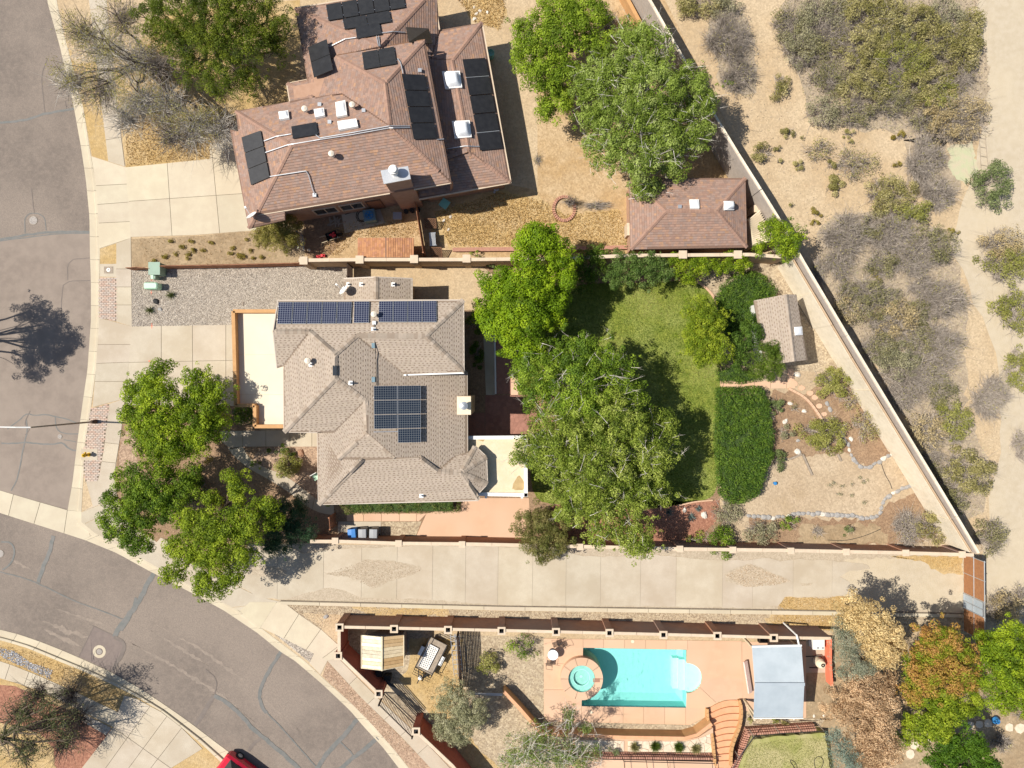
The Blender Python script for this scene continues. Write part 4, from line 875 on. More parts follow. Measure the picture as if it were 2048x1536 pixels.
for yy in (709, 789):
    a = P(474, yy, 3.26); c_ = P(600, yy, 3.26); b.bar(a, c_, .03, .012)
b.build('roof_seam', 'flat_roof_b', gr)
b = MB(); a = P(486, 612, 3.6); b.bar(a, a + Vector((0, .28, 0)), .12, .12); b.build('scupper', 'wood_grey', gr)
sp = [(936, 872), (1055, 872), (1056, 994), (952, 994), (952, 1000), (930, 1000)]
q = [P(x, y, 3.3).xy for x, y in [(934, 874), (1052, 874), (1053, 990), (940, 990)]]; b = MB(); b.prism([tuple(v) for v in q], 3.0, 3.2, bottom=True); pr = b.build('patio_roof', 'flat_roof_b', house)
b = MB()
for A, B in (((936, 875.5), (1054.5, 874.5)), ((1051, 872), (1052, 993)), ((1055, 990), (951, 988))):
    a, c_ = P(*A, 3.4), P(*B, 3.4); b.bar(a + Vector((0, 0, -.12)), c_ + Vector((0, 0, -.12)), .24, .30)
b.build('parapet', 'white', pr)
st = MB(); st2 = MB(); st.sheet(PP(jag(smooth_line([(1038, 948), (1050, 966), (1049, 980), (1035, 981), (1022, 978), (1030, 962)], 2, True), 1, 5), 3.21), 3.207); st2.sheet(PP(jag([(955, 879), (972, 877), (966, 883)], .8, 4), 3.21), 3.208); st.build('roof_stain', 'stain', pr); st2.build('roof_stain', 'stain', pr)
b = MB()
for x, y in ((972, 994), (1044, 994), (1048, 880)):
    p = P(x, y, 2.9); b.box(p.x - .08, p.x + .08, p.y - .08, p.y + .08, 0, 3.0)
b.build('post', 'white', pr)
# chimney
ch = MB(); c0 = P(929, 811, 5.5); ch.box(c0.x - .52, c0.x + .40, c0.y - .62, c0.y + .62, 0, 5.3); o = ch.build('chimney', 'stucco_tan', hroof)
ch = MB(); ch.box(c0.x - .50, c0.x + .42, c0.y - .60, c0.y + .60, 5.3, 5.5); ch.mi = 1; ch.lathe([(.19, 5.5), (.19, 5.95), (.27, 5.97), (.27, 6.1), (.05, 6.2), (0, 6.2)], c0.x, c0.y, 18); ch.build('chimney_cap', ['stucco_cream', 'galv'], hroof)
def vents(roof, parent, lst):
    for (x, y, k) in lst:
        p = roof.at(x, y)
        b = MB()
        if k == 'pipe': b.box(p.x - .14, p.x + .14, p.y - .14, p.y + .14, p.z - .08, p.z + .05); b.lathe([(.06, p.z), (.06, p.z + .38), (.045, p.z + .38), (0, p.z + .36)], p.x, p.y, 10); b.build('vent_pipe', 'white', parent)
        elif k == 'cap': b.lathe([(.09, p.z), (.09, p.z + .42), (.19, p.z + .42), (.19, p.z + .60), (.04, p.z + .68), (0, p.z + .68)], p.x, p.y, 14, col=(.95, .85, .72)); b.build('vent_cap', 'white', parent)
        elif k == 'box': b.box(p.x - .13, p.x + .13, p.y - .32, p.y + .32, p.z - .05, p.z + .07); b.build('ridge_vent', 'glass_dark', parent)
        elif k == 'tile': b.box(p.x - .11, p.x + .11, p.y - .17, p.y + .17, p.z, p.z + .07); b.build('roof_bracket', 'cooler_blue', parent)
        elif k == 'sq': b.box(p.x - .12, p.x + .12, p.y - .12, p.y + .12, p.z - .05, p.z + .14); b.build('roof_vent', 'galv', parent)
vents(hr, hroof, [(620, 722, 'cap'), (622, 729, 'pipe'), (701, 766, 'pipe'), (751, 630, 'cap'), (747, 659, 'pipe'), (670, 741, 'box'), (747, 759, 'tile'), (747, 691, 'tile'), (843, 991, 'pipe'), (723, 569, 'pipe'), (786, 569, 'pipe'), (697, 569, 'pipe'), (749, 646, 'sq')])
# conduit over the roof
b = MB()
pts = [(750, 641), (748, 655), (750, 690), (752, 720), (753, 760), (753, 771)]
for p, q in zip(pts, pts[1:]): b.bar(hr.at(*p, .09), hr.at(*q, .09), .035, .035)
b.build('conduit', 'black_metal', hroof)
b = MB(); b.bar(hr.at(808, 750, .08), P(813, 750, 5.5), .09, .09); b.bar(P(808, 750, 5.35), P(928, 746, 5.42), .09, .10); b.build('gutter', 'white', house)
# ---------------- solar arrays: (things) > panel > frame
def array(label, roof, quad, nx, ny, style, parentcat='solar panels', skip=(), off=.13, group='solar arrays on the roofs'):
    """quad: corners TL,TR,BR,BL"""
    q = [roof.at(x, y, off) for x, y in quad] if roof else [P(*c_) for c_ in quad]
    t = thing('solar_array', label, parentcat, q[3], group)
    def bl(u, v): return q[0].lerp(q[1], u).lerp(q[3].lerp(q[2], u), v)
    for _ in range(2):
        if not roof: break
        lift = 0
        for i in range(7):
            for j in range(7):
                p_ = bl(i / 6, j / 6); lift = max(lift, roof.z(p_.x, p_.y) + .10 - p_.z)
        off += lift
        if lift > 0: q = [P(x, y, v.z + lift) for (x, y), v in zip(quad, q)]
    for j in range(ny):
        for i in range(nx):
            if (i, j) in skip: continue
            e = .010 / max(.01, 1); u0, u1, v0, v1 = i / nx + .006 / 1, (i + 1) / nx - .006, j / ny + .006, (j + 1) / ny - .006
            if nx == 1: u0, u1 = 0, 1
            if ny == 1: v0, v1 = 0, 1
            C4 = [bl(u0, v0), bl(u1, v0), bl(u1, v1), bl(u0, v1)]; b = MB(); n = (C4[1] - C4[0]).cross(C4[3] - C4[0]).normalized()
            if n.z < 0: n = -n
            b.add([c_ + n * .002 for c_ in C4], [(3, 2, 1, 0)]); o = b.build('solar_panel', {'a': 'cells_a', 'b': 'cells_b', 'k': 'panel_black'}[style], t, uv=[(0, 0), (1, 0), (1, 1), (0, 1)])
            f = MB(); cen = sum(C4, Vector()) / 4; ins = [c_.lerp(cen, .035 if style != 'k' else .018) for c_ in C4]
            vs = [c_ + n * .006 for c_ in C4] + [c_ + n * .006 for c_ in ins] + [c_ - n * .04 for c_ in C4]
            f.add(vs, [(k, (k + 1) % 4, 4 + (k + 1) % 4, 4 + k) for k in range(4)] + [(k, 8 + k, 8 + (k + 1) % 4, (k + 1) % 4) for k in range(4)]); f.build('frame', 'panel_frame' if style != 'k' else 'panel_frame_dark', o)
    f = MB(); m = .16
    for vv in (.2, .8): f.bar(bl(-.003, vv) - Vector((0, 0, .07)), bl(1.003, vv) - Vector((0, 0, .07)), .05, .05)
    for u in [k / max(1, nx) for k in range(nx + 1)]:
        for vv in (.2, .8): a = bl(min(1, max(0, u)), vv); f.bar(a - Vector((0, 0, .15)), a - Vector((0, 0, .05)), .05, .05)
    f.build('rail', 'galv', t)
    return t
array('row of five blue solar panels at left of the grey roof\'s north edge', hr, [(556.5, 604, ), (704, 603.5), (702, 646.5), (553.5, 647.5)], 5, 1, 'a')
array('single blue solar panel between the two rows on the grey roof', hr, [(708.5, 603), (738.5, 603), (737.5, 645), (707.5, 645.5)], 1, 1, 'a')
array('row of four blue solar panels at right of the grey roof\'s north edge', hr, [(757.5, 602.5), (873, 601.5), (873.5, 644), (756.5, 644)], 4, 1, 'a')
array('block of seven blue solar panels in the middle of the grey roof', hr, [(747, 771.5), (841.5, 770.5), (842, 885), (748, 887)], 2, 4, 'b', skip=((0, 3),), off=.22)
# ---------------- brown house
bh = thing('house', 'large house with mottled brown shingle roof, black solar panels and white skylights', 'house', P(720, 240))
Q = (760, 93, 5.1); RE = (780, 252, 6.45)
BF = [[(590, 17, 3.5), (614, 159, 4.0), (672, 112, 4.6), Q], [(590, 17, 3.5), Q, (872, -27, 2.9)], [Q, (872, -27, 2.9), (879, 60, 2.9), (862, 118, 3.1), (850, 140, 3.4), (760, 140, 4.9)],
      [(672, 112, 4.9), (850, 80, 4.9), (770, 166, 6.4)], [(850, 80, 4.9), (770, 166, 6.4), RE, (903, 365, 4.95)],
      [(614, 159, 4.2), (672, 112, 4.9), (770, 166, 6.4), RE, (684, 187, 5.1), (626, 195, 4.8)], [(574, 167, 4.1), (614, 159, 4.2), (626, 195, 4.8)], [(574, 167, 4.1), (626, 195, 4.8), (580, 203, 4.8)],
      [(471, 222, 4.8), (580, 203, 4.8), (626, 195, 4.8), (684, 187, 5.1), RE, (583, 291, 6.25)], [(583, 291, 6.25), RE, (903, 365, 4.95), (512, 430, 4.95)],
      [(471, 222, 4.8), (583, 291, 6.25), (512, 430, 4.95), (497, 457, 4.5), (460, 259, 4.5), (477, 263, 4.8)], [(512, 430, 4.9), (497, 457, 4.5), (570, 440, 4.5), (570, 421, 4.9)],
      [(879, 60, 2.75), (964, 45, 2.6), (904, 121, 3.5), (862, 118, 3.1)], [(964, 45, 2.6), (1021, 365, 2.6), (939, 303, 3.5), (904, 121, 3.5)], [(1021, 365, 2.6), (838, 398, 2.6), (836, 370, 2.75), (900, 300, 3.4), (939, 303, 3.5)],
      [(904, 121, 3.5), (939, 303, 3.5), (870, 330, 3.2), (830, 125, 3.1), (862, 118, 3.1)]]
br = Roof(BF); broof = shingle(br, bh, 'roof_brown_base', 'roof_brown', BRN)
RB = ((.32, .195, .145), (.30, .185, .14), (.33, .205, .15))
caps(br, broof, [((590, 17), Q), (Q, (848, 0)), ((672, 112), (770, 166)), ((850, 80), (770, 166)), ((770, 166), (780, 252)), ((780, 252), (903, 365)), ((583, 291), (780, 252)), ((471, 222), (583, 291)), ((583, 291), (512, 430)), ((512, 430), (497, 457)), ((574, 167), (626, 195)),
     ((964, 45), (904, 121)), ((904, 121), (939, 303)), ((939, 303), (1021, 365))], 'roof_brown', step=.22, wd=.14, single=False, cols=RB)
_, bout = walls('wall', 'stucco_house', bh, [(471, 222, 4.8), (574, 204, 4.8), (574, 167, 4.3), (614, 159, 4.3), (610, 17 + 120, 4.0), (672, 112, 4.7), (850, 80, 4.9), (903, 365, 4.9), (512, 430, 4.9)], 0, 4.75, .5)
walls('wall', 'stucco_house', bh, [(592, 17, 3.5), (872, -27, 2.9), (879, 60, 2.9), (872, 160, 3.0), (680, 190, 3.0), (614, 159, 4.0)], 0, 2.75, .4)
walls('wall', 'stucco_house', bh, [(870, 62, 2.75), (964, 45, 2.6), (1021, 365, 2.6), (838, 398, 2.6)], 0, 2.45, .4)
b = MB(); a_, c_ = P(672, 112, 4.7), P(850, 80, 4.7)
b.bar(a_ - Vector((0, 0, .3)), c_ - Vector((0, 0, .3)), .1, .7); b.build('fascia', 'wood_brown', bh)
for A in (((590, 17, 3.4), (700, -1, 3.15)), ((868, -10, 2.85), (879, 60, 2.8)), ((964, 45, 2.55), (1022, 366, 2.55)), ((1022, 366, 2.55), (838, 399, 2.55)), ((512, 431, 4.85), (780, 387, 4.88)), ((828, 379, 4.88), (903, 366, 4.9)), ((580, 204, 4.75), (574, 168, 4.05)), ((574, 168, 4.05), (614, 160, 4.1))):
    a, c_ = P(*A[0]), P(*A[1]); b = MB(); b.bar(a, c_, .09, .12); b.build('gutter', 'stucco_cap', bh)
# south wall: windows and door, where the wall is in view
def wallpt(t, z, out=.02):
    a = P(512, 430, 4.9).xy; c_ = P(903, 365, 4.9).xy; d = (c_ - a).normalized(); nn = Vector((d.y, -d.x)); p = a + d * t - nn * (.5 - out); return Vector((p.x, p.y, z)), d, nn
def opening(t0, t1, z0, z1, kind):
    b = MB(); A, d, nn = wallpt(t0, z0, .03); B = wallpt(t1, z0, .03)[0]
    fr = MB(); nv = Vector((nn.x, nn.y, 0))
    for p, q in (((A.x, A.y, z0), (B.x, B.y, z0)), ((A.x, A.y, z1), (B.x, B.y, z1)), ((A.x, A.y, z0), (A.x, A.y, z1)), ((B.x, B.y, z0), (B.x, B.y, z1))): fr.bar(p, q, .08, .08)
    if kind == 'window': mid = (A + B) / 2; fr.bar((mid.x, mid.y, z0), (mid.x, mid.y, z1), .05, .05)
    o = fr.build(kind, 'stucco_cap' if kind == 'window' else 'wood_brown', bh)
    vs = [Vector((A.x, A.y, z0)), Vector((B.x, B.y, z0)), Vector((B.x, B.y, z1)), Vector((A.x, A.y, z1))]; b.add([v - nv * .01 for v in vs], [(0, 1, 2, 3)]); b.build('pane' if kind == 'window' else 'door_leaf', 'glass_dark' if kind == 'window' else 'rust_fence', o)
opening(3.1, 4.7, 1.0, 2.3, 'window'); opening(5.0, 6.6, 1.0, 2.3, 'window'); opening(6.9, 7.9, .1, 2.2, 'door'); opening(9.3, 11.0, 1.1, 2.3, 'window')
# chimney of the brown house
cz = 6.9; q = [P(x, y, cz) for x, y in ((761, 341), (816, 332), (821.5, 358), (767.5, 368))]
b = MB(); cen = sum(q, Vector()) / 4; b.prism([(lerp(v.x, cen.x, .10), lerp(v.y, cen.y, .10)) for v in q], 0, cz - .12); b.build('chimney', 'stucco_house', broof)
b = MB(); b.prism([(v.x, v.y) for v in q], cz - .12, cz, bottom=True); b.mi = 1; b.lathe([(.22, cz), (.22, cz + .5), (.30, cz + .52), (.30, cz + .72), (.24, cz + .74), (.24, cz + .85), (0, cz + .92)], cen.x - .05, cen.y + .12, 18); b.build('chimney_cap', ['galv', 'white'], broof)
vents(br, broof, [(614, 224, 'cap'), (708, 216, 'cap'), (640, 210, 'sq'), (728, 222, 'sq'), (660, 245, 'sq'), (667, 313, 'cap'), (840, 142, 'sq'), (630, 391, 'sq')])
def skylight(roof, parent, x0, y0, x1, y1, x2, y2, x3, y3, hgt=.28, dome=False):
    c4 = [roof.at(x, y, .05) for x, y in ((x0, y0), (x1, y1), (x2, y2), (x3, y3))]; zt = max(c_.z for c_ in c4) * 0; n = (c4[1] - c4[0]).cross(c4[3] - c4[0]).normalized(); n = n if n.z > 0 else -n
    b = MB(); t4 = [c_ + n * hgt * .6 for c_ in c4]; b.add(c4 + t4, [(k, (k + 1) % 4, 4 + (k + 1) % 4, 4 + k) for k in range(4)] + [(4, 5, 6, 7)][:0]); cen = sum(t4, Vector()) / 4; inn = [v.lerp(cen, .12) for v in t4]
    b.add(t4 + inn, [(k, (k + 1) % 4, 4 + (k + 1) % 4, 4 + k) for k in range(4)]); o = b.build('skylight', 'white', parent)
    d = MB(); N_ = 8
    def bl(u, v): return inn[0].lerp(inn[1], u).lerp(inn[3].lerp(inn[2], u), v) + n * (hgt * (1.6 if dome else .5) * (1 - (2 * u - 1) ** 4) * (1 - (2 * v - 1) ** 4))
    vs = [bl(i / N_, j / N_) for j in range(N_ + 1) for i in range(N_ + 1)]; d.add(vs, [(j * (N_ + 1) + i, j * (N_ + 1) + i + 1, (j + 1) * (N_ + 1) + i + 1, (j + 1) * (N_ + 1) + i) for j in range(N_) for i in range(N_)]); d.build('dome', 'skylight', o, smooth=True)
for s in ((558.5, 227, 578, 224, 580, 239, 561, 242), (629, 222, 649, 219, 651, 234, 632, 238), (672, 208, 692, 204, 695.5, 233, 675, 237), (676, 246, 714, 240.5, 717.5, 256, 679, 263)): skylight(br, broof, *s)
for s in ((884.5, 145, 920, 144, 925, 177, 891, 179.5), (904, 244, 939.5, 242.5, 943.5, 276, 910, 278.5)): skylight(br, broof, *s, hgt=.3, dome=True)
def ba(label, quad, nx, ny, off=.15, **k): array(label, br, quad, nx, ny, 'k', off=off, **k)
ba('row of five black solar panels at the top of the brown roof', [(651, 9.5), (807, -17), (811.5, 14), (656, 41)], 5, 1)
ba('two wide black solar panels below the top row of five', [(684.5, 38), (779, 21), (783.5, 43), (689, 58.5)], 2, 1)
ba('single wide black solar panel lowest in the top stack', [(711, 55), (758.5, 46.5), (763, 68), (714, 77)], 1, 1)
ba('pair of slanted black solar panels near the pine shade', [(615.5, 94), (653, 78), (666, 139.5), (628, 155)], 1, 2, off=.45)
ba('pair of black solar panels on the middle gable', [(723.5, 105), (788, 93), (793.5, 127), (728, 138.5)], 2, 1)
ba('lone black solar panel half tucked behind the gable point', [(812, 54), (857.5, 57), (865, 87), (818, 84)], 1, 1, off=.3)
ba('column of four black solar panels on the brown east slope', [(803.5, 147), (849, 149), (874, 277.5), (828, 279)], 1, 4)
ba('column of five black solar panels along the low east wing', [(925, 117.5), (970, 114.5), (1005, 297.5), (961, 302)], 1, 5)
ba('column of three slanted black solar panels on the west hip', [(483, 274), (521, 260.5), (539, 354.5), (502, 370.5)], 1, 3)
ba('lone black solar panel beside the small skylight', [(582.5, 253), (632, 244), (636, 268.5), (585.5, 277)], 1, 1)
for pts in ([(658, 94), (690, 78), (712, 75)], [(764, 66), (785, 63), (812, 65)], [(753, 72), (757, 92)], [(757, 72), (760, 93)], [(795, 117), (801, 125), (806, 147)], [(528, 282), (552, 273), (582, 268)], [(531, 305), (575, 290), (640, 279), (700, 270), (778, 256), (820, 255)], [(632, 270), (640, 276), (700, 266), (778, 252), (820, 252)],
            [(540, 353), (612, 342), (617, 350), (625, 378), (630, 390)], [(874, 279), (888, 278)], [(893, 298), (930, 292), (960, 293)]):
    b = MB()
    for p, q in zip(pts, pts[1:]):
        n = 5
        for k in range(n):
            u0 = Vector(p).lerp(Vector(q), k / n); u1 = Vector(p).lerp(Vector(q), (k + 1) / n); b.bar(br.at(u0.x, u0.y, .12), br.at(u1.x, u1.y, .12), .05, .05)
    b.build('conduit', 'galv', broof)
# ---------------- small buildings
def outb(name, label, cat, faces, wall_pts, wz, m_base, m_tab, style, wm, capl, single=False, cols=RB, eave=None, inset=.25):
    t = thing(name, label, cat, P(*wall_pts[0][:2])); r = Roof(faces); ro = shingle(r, t, m_base, m_tab, style)
    if capl: caps(r, ro, capl, m_tab, .22, .14, single, cols)
    walls('wall', wm, t, wall_pts, 0, wz, inset); return t, r, ro
gt, grr, gro = outb('garage', 'detached garage with brown hip roof and two small square skylights', 'garage',
    [[(1258.5, 356, 2.8), (1490.6, 356, 2.8), (1433, 421, 3.9), (1332, 422, 3.9)], [(1490.6, 356, 2.8), (1494, 495, 2.8), (1433, 421, 3.9)], [(1433, 421, 3.9), (1494, 495, 2.8), (1261, 499, 2.8), (1332, 422, 3.9)], [(1258.5, 356, 2.8), (1332, 422, 3.9), (1261, 499, 2.8)]],
    [(1258.5, 356, 2.8), (1490.6, 356, 2.8), (1494, 495, 2.8), (1261, 499, 2.8)], 2.65, 'roof_brown_base', 'roof_brown', BRN, 'stucco_house',
    [((1258.5, 356), (1332, 422)), ((1332, 422), (1433, 421)), ((1433, 421), (1490.6, 356)), ((1433, 421), (1494, 495)), ((1332, 422), (1261, 499))])
skylight(grr, gro, 1378, 401, 1397, 401, 1398, 418.5, 1380, 418.5, .2); skylight(grr, gro, 1446.5, 403, 1465, 403, 1466, 421, 1447.5, 421, .2, True); vents(grr, gro, [(1359, 414, 'sq')])
b = MB(); a = P(1254, 462, .6); b.box(a.x - .1, a.x + .25, a.y - .45, a.y + .45, 0, 1.2); b.build('meter_box', 'stucco_cap', gt)
st_, sr, sro = outb('shed', 'garden shed with pale grey shingles beside the diagonal wall', 'shed',
    [[(1508, 601, 2.5), (1572, 588.5, 3.2), (1588, 723, 3.2), (1530, 731, 2.5)], [(1572, 588.5, 3.2), (1593, 589, 2.6), (1615, 720, 2.6), (1588, 723, 3.2)]],
    [(1508, 601, 2.5), (1593, 589, 2.6), (1615, 720, 2.6), (1530, 731, 2.5)], 2.4, 'roof_grey_base', 'roof_grey', GREY, 'white', [((1572, 589), (1588, 722))], True, ((1, 1, 1), (.93, .92, .91)))
skylight(sr, sro, 1588, 654, 1602.5, 653, 1604, 670, 1589.5, 671, .12)
ORA = dict(kind='full', exp=.16, len=.22, pal=[(.44, .215, .105), (.40, .19, .095), (.48, .24, .12), (.42, .205, .12)], w=[3, 2, 2, 2])
outb('shed', 'low orange-brown shingled shed between the house and the stucco wall', 'shed',
    [[(715.5, 475.5, 2.1), (772, 475.5, 2.5), (772, 515, 2.5), (715.5, 515, 2.1)], [(772, 475.5, 2.5), (827.5, 475.5, 2.1), (827.5, 515, 2.1), (772, 515, 2.5)]], [(715.5, 475.5, 2.1), (827.5, 475.5, 2.1), (827.5, 515, 2.1), (715.5, 515, 2.1)], 2.0, 'roof_brown_base', 'roof_brown', ORA, 'wood_brown', None)
# wooden shed: every roof board is its own piece
t = thing('shed', 'wooden shed with whitewashed and honey coloured roof boards behind the brown fence', 'shed', P(765, 1300))
ws = [(723, 1270, 2.4), (764, 1274, 3.0), (807.5, 1270, 2.4), (808, 1331.5, 2.4), (764, 1340, 3.0), (723, 1335.6, 2.4)]
q = [P(*v) for v in ws]; rb = MB(); rb.add([v - Vector((0, 0, .05)) for v in q], [(0, 5, 4, 1), (1, 4, 3, 2)]); rbo = rb.build('roof', 'wood_grey', t)
def boards(A, B, Cc, D, n, cols, m):
    for i in range(n):
        a = A.lerp(D, i / n + .004); b_ = B.lerp(Cc, i / n + .004); c_ = B.lerp(Cc, (i + 1) / n - .004); d = A.lerp(D, (i + 1) / n - .004); b = MB(); u = Vector((0, 0, R1(.0, .012)))
        b.add([a + u, b_ + u, c_ + u, d + u] + [v - Vector((0, 0, .04)) for v in (a, b_, c_, d)], [(3, 2, 1, 0), (0, 1, 5, 4), (1, 2, 6, 5), (2, 3, 7, 6), (3, 0, 4, 7)], cols[i % len(cols)]); b.build('roof_board', m, rbo)
boards(q[0], q[1], q[4], q[5], 9, [(1.25, 1.3, 1.4), (1.1, 1.1, 1.15), (1.35, 1.4, 1.5), (.95, .98, 1.02), (.8, .85, .92), (.85, .88, .95), (1.3, 1.3, 1.35), (1.1, 1.05, 1), (1.35, 1.35, 1.4)], 'wood_pale')
boards(q[1], q[2], q[3], q[4], 9, [(1.0, .82, .62), (.88, .70, .5), (.95, .78, .6), (1.15, 1.1, 1.0), (1.1, 1.05, .98), (1.15, 1.1, 1.0), (.85, .64, .42), (.8, .6, .4), (.92, .74, .52)], 'wood_pale')
walls('wall', 'wood_grey', t, [(723, 1270, 2.3), (807.5, 1270, 2.3), (808, 1331.5, 2.3), (723, 1335.6, 2.3)], 0, 2.3, .12)
b = MB(); b.bar(q[1] + Vector((0, .05, .03)), q[4] + Vector((0, -.05, .03)), .10, .05); b.bar(q[2], q[3], .06, .1); b.bar(q[0], q[5], .06, .1); b.bar(q[5], q[4], .05, .1); b.bar(q[4], q[3], .05, .1); b.build('trim', 'wood_pale', t)
# metal patio roof by the pool
t = thing('patio_cover', 'pale blue corrugated metal patio cover on posts beside the pool deck', 'patio cover', P(1555, 1360))
c0 = [P(1504, 1294, 2.6), P(1603, 1292, 2.6), P(1609, 1368, 3.3), P(1509, 1368, 3.3), P(1606, 1434.7, 2.7), P(1507, 1434.7, 2.7)]
b = MB(); NR = 58
for (A, B, Cc, D) in ((c0[0], c0[1], c0[2], c0[3]), (c0[3], c0[2], c0[4], c0[5])):
    vs = []
    for i in range(NR * 2 + 1):
        u = i / (NR * 2); zz = .02 * (i % 2); vs += [A.lerp(B, u) + Vector((0, 0, zz)), D.lerp(Cc, u) + Vector((0, 0, zz))]
    b.add(vs, [(2 * i, 2 * i + 1, 2 * i + 3, 2 * i + 2) for i in range(NR * 2)])
b.build('roof', 'steel_roof', t)
b = MB(); b.bar(c0[3] + Vector((0, 0, .05)), c0[2] + Vector((0, 0, .05)), .22, .05); b.build('ridge_flashing', 'steel_roof', t)
b = MB(); b.bar(c0[0] + Vector((0, .05, 0)), c0[1] + Vector((0, .05, 0)), .12, .12); p = P(1598, 1290, 2.6); b.tube([p, p + Vector((-.12, .65, -.1)), p + Vector((-.12, .7, -2.4))], .06, 8); b.bar(c0[5] - Vector((0, .04, 0)), c0[4] - Vector((0, .04, 0)), .06, .12); b.build('gutter', 'white', t)
for x, y in ((1508, 1298), (1600, 1296), (1602, 1430), (1511, 1430)):
    b = MB(); p = P(x, y, 2.4); b.box(p.x - .07, p.x + .07, p.y - .07, p.y + .07, 0, 2.6); b.build('post', 'wood_pale', t)
b = MB(); b.bar(P(1489, 1400, .2), P(1509, 1440, 2.5), .12, .12); b.bar(P(1490, 1276, .3), P(1505, 1295, 2.5), .08, .08); b.build('brace', 'wood_pale', t)
# ================================================================ WALLS AND FENCES
def offset_line(pl, off):
    out = []
    for i in range(len(pl)):
        d1 = (pl[i] - pl[i - 1]).normalized() if i else (pl[1] - pl[0]).normalized(); d2 = (pl[i + 1] - pl[i]).normalized() if i < len(pl) - 1 else d1
        n = Vector((-d1.y, d1.x)) + Vector((-d2.y, d2.x)); n.normalize(); out.append(pl[i] + n * off / max(.4, n.dot(Vector((-d1.y, d1.x)))))
    return out
def wallrun(name, label, top, h, th, m, mcap, capw=None, pil=(), cat='wall', pilw=.46, z0=-.02, hollow=False, caph=.07, mpil=None, group=None, facem=None):
    """top: plan line of the wall's top as surveyed"""
    pl = [P(x, y, h).xy for x, y in top]; t = thing(name, label, cat, (pl[0].x, pl[0].y, z0), group)
    L = offset_line(pl, th / 2); Rr = offset_line(pl, -th / 2)
    b = MB(); n = len(pl)
    for i in range(n - 1): b.prism([tuple(L[i]), tuple(L[i + 1]), tuple(Rr[i + 1]), tuple(Rr[i])], z0, h - caph)
    b.build('wall_body', m, t); cw = capw or th + .06; L2 = offset_line(pl, cw / 2); R2 = offset_line(pl, -cw / 2)
    for i in range(n - 1):
        k = max(1, round((pl[i + 1] - pl[i]).length / 2.0))
        for j in range(k):
            u0, u1 = j / k + .001, (j + 1) / k - .001; g = R1(.96, 1.04); b = MB(); b.prism([tuple(L2[i].lerp(L2[i + 1], u0)), tuple(L2[i].lerp(L2[i + 1], u1)), tuple(R2[i].lerp(R2[i + 1], u1)), tuple(R2[i].lerp(R2[i + 1], u0))], h - caph, h, (g, g, g)); b.build('coping', mcap, t)
    for (x, y) in pil:
        p = P(x, y, h + .06); w_ = pilw / 2; b = MB(); b.box(p.x - w_, p.x + w_, p.y - w_, p.y + w_, z0, h - .02); b.build('pillar', mpil or m, t)
        b = MB(); w2 = w_ + .05
        if hollow:
            for bx in ((-w2, -w2 * .55, -w2, w2), (w2 * .55, w2, -w2, w2), (-w2 * .55, w2 * .55, -w2, -w2 * .55), (-w2 * .55, w2 * .55, w2 * .55, w2)): b.box(p.x + bx[0], p.x + bx[1], p.y + bx[2], p.y + bx[3], h - .02, h + .07)
            b.build('pillar_cap', mcap, t); b = MB(); b.box(p.x - w2 * .55, p.x + w2 * .55, p.y - w2 * .55, p.y + w2 * .55, h - .02, h + .0); b.build('painted_hollow_shade', 'black_metal', t)  # black plate paints the shade inside the hollow cap
        else: b.box(p.x - w2, p.x + w2, p.y - w2, p.y + w2, h - .02, h + .07); b.build('pillar_cap', mcap, t)
    return t
wallrun('stucco_wall', 'tan stucco wall with pale pillars between the two large houses', [(597, 520.5), (720, 519), (930, 519), (1120, 517), (1260, 511), (1500, 509), (1572, 514)], 2.4, .18, 'stucco_tan', 'stucco_cap', pil=[(607, 521), (719, 519), (828, 518), (933, 517), (1040, 517), (1366, 509), (1476, 509)])
wallrun('stucco_wall', 'tan stucco wall along the north side of the long driveway', [(620, 1083), (680, 1083), (800, 1087), (925, 1088), (1160, 1093), (1360, 1098), (1580, 1101), (1815, 1106), (1948, 1110)], 2.0, .18, 'stucco_brown', 'stucco_cap', pil=[(670, 1082), (797, 1087), (924, 1089), (1160, 1094), (1360, 1098), (1466, 1100), (1582, 1102), (1693, 1104), (1812, 1106), (1925, 1109)], pilw=.36)
wallrun('stucco_wall', 'brown stucco wall with hollow square pillar caps beside the pool', [(676, 1254), (1004, 1261), (1327, 1269), (1548, 1275), (1662, 1277)], 2.3, .2, 'stucco_brown', 'stucco_cap', pil=[(679, 1255), (788, 1258), (896, 1260), (1003, 1262), (1112, 1264), (1219, 1266), (1327, 1270), (1435, 1272), (1548, 1276)], hollow=True, capw=.2)
wallrun('stucco_wall', 'red wall turning the corner beside the wooden shed', [(678, 1256), (678, 1312), (757, 1388)], 2.2, .2, 'stucco_red', 'stucco_cap', pil=[(676, 1312), (757, 1388)], hollow=True, capw=.22)
wallrun('stucco_wall', 'red wall running off the bottom edge beyond the picket fence', [(832, 1463), (905, 1532), (960, 1600)], 2.2, .2, 'stucco_red', 'stucco_cap', pil=[(832, 1463)], hollow=True, capw=.22)
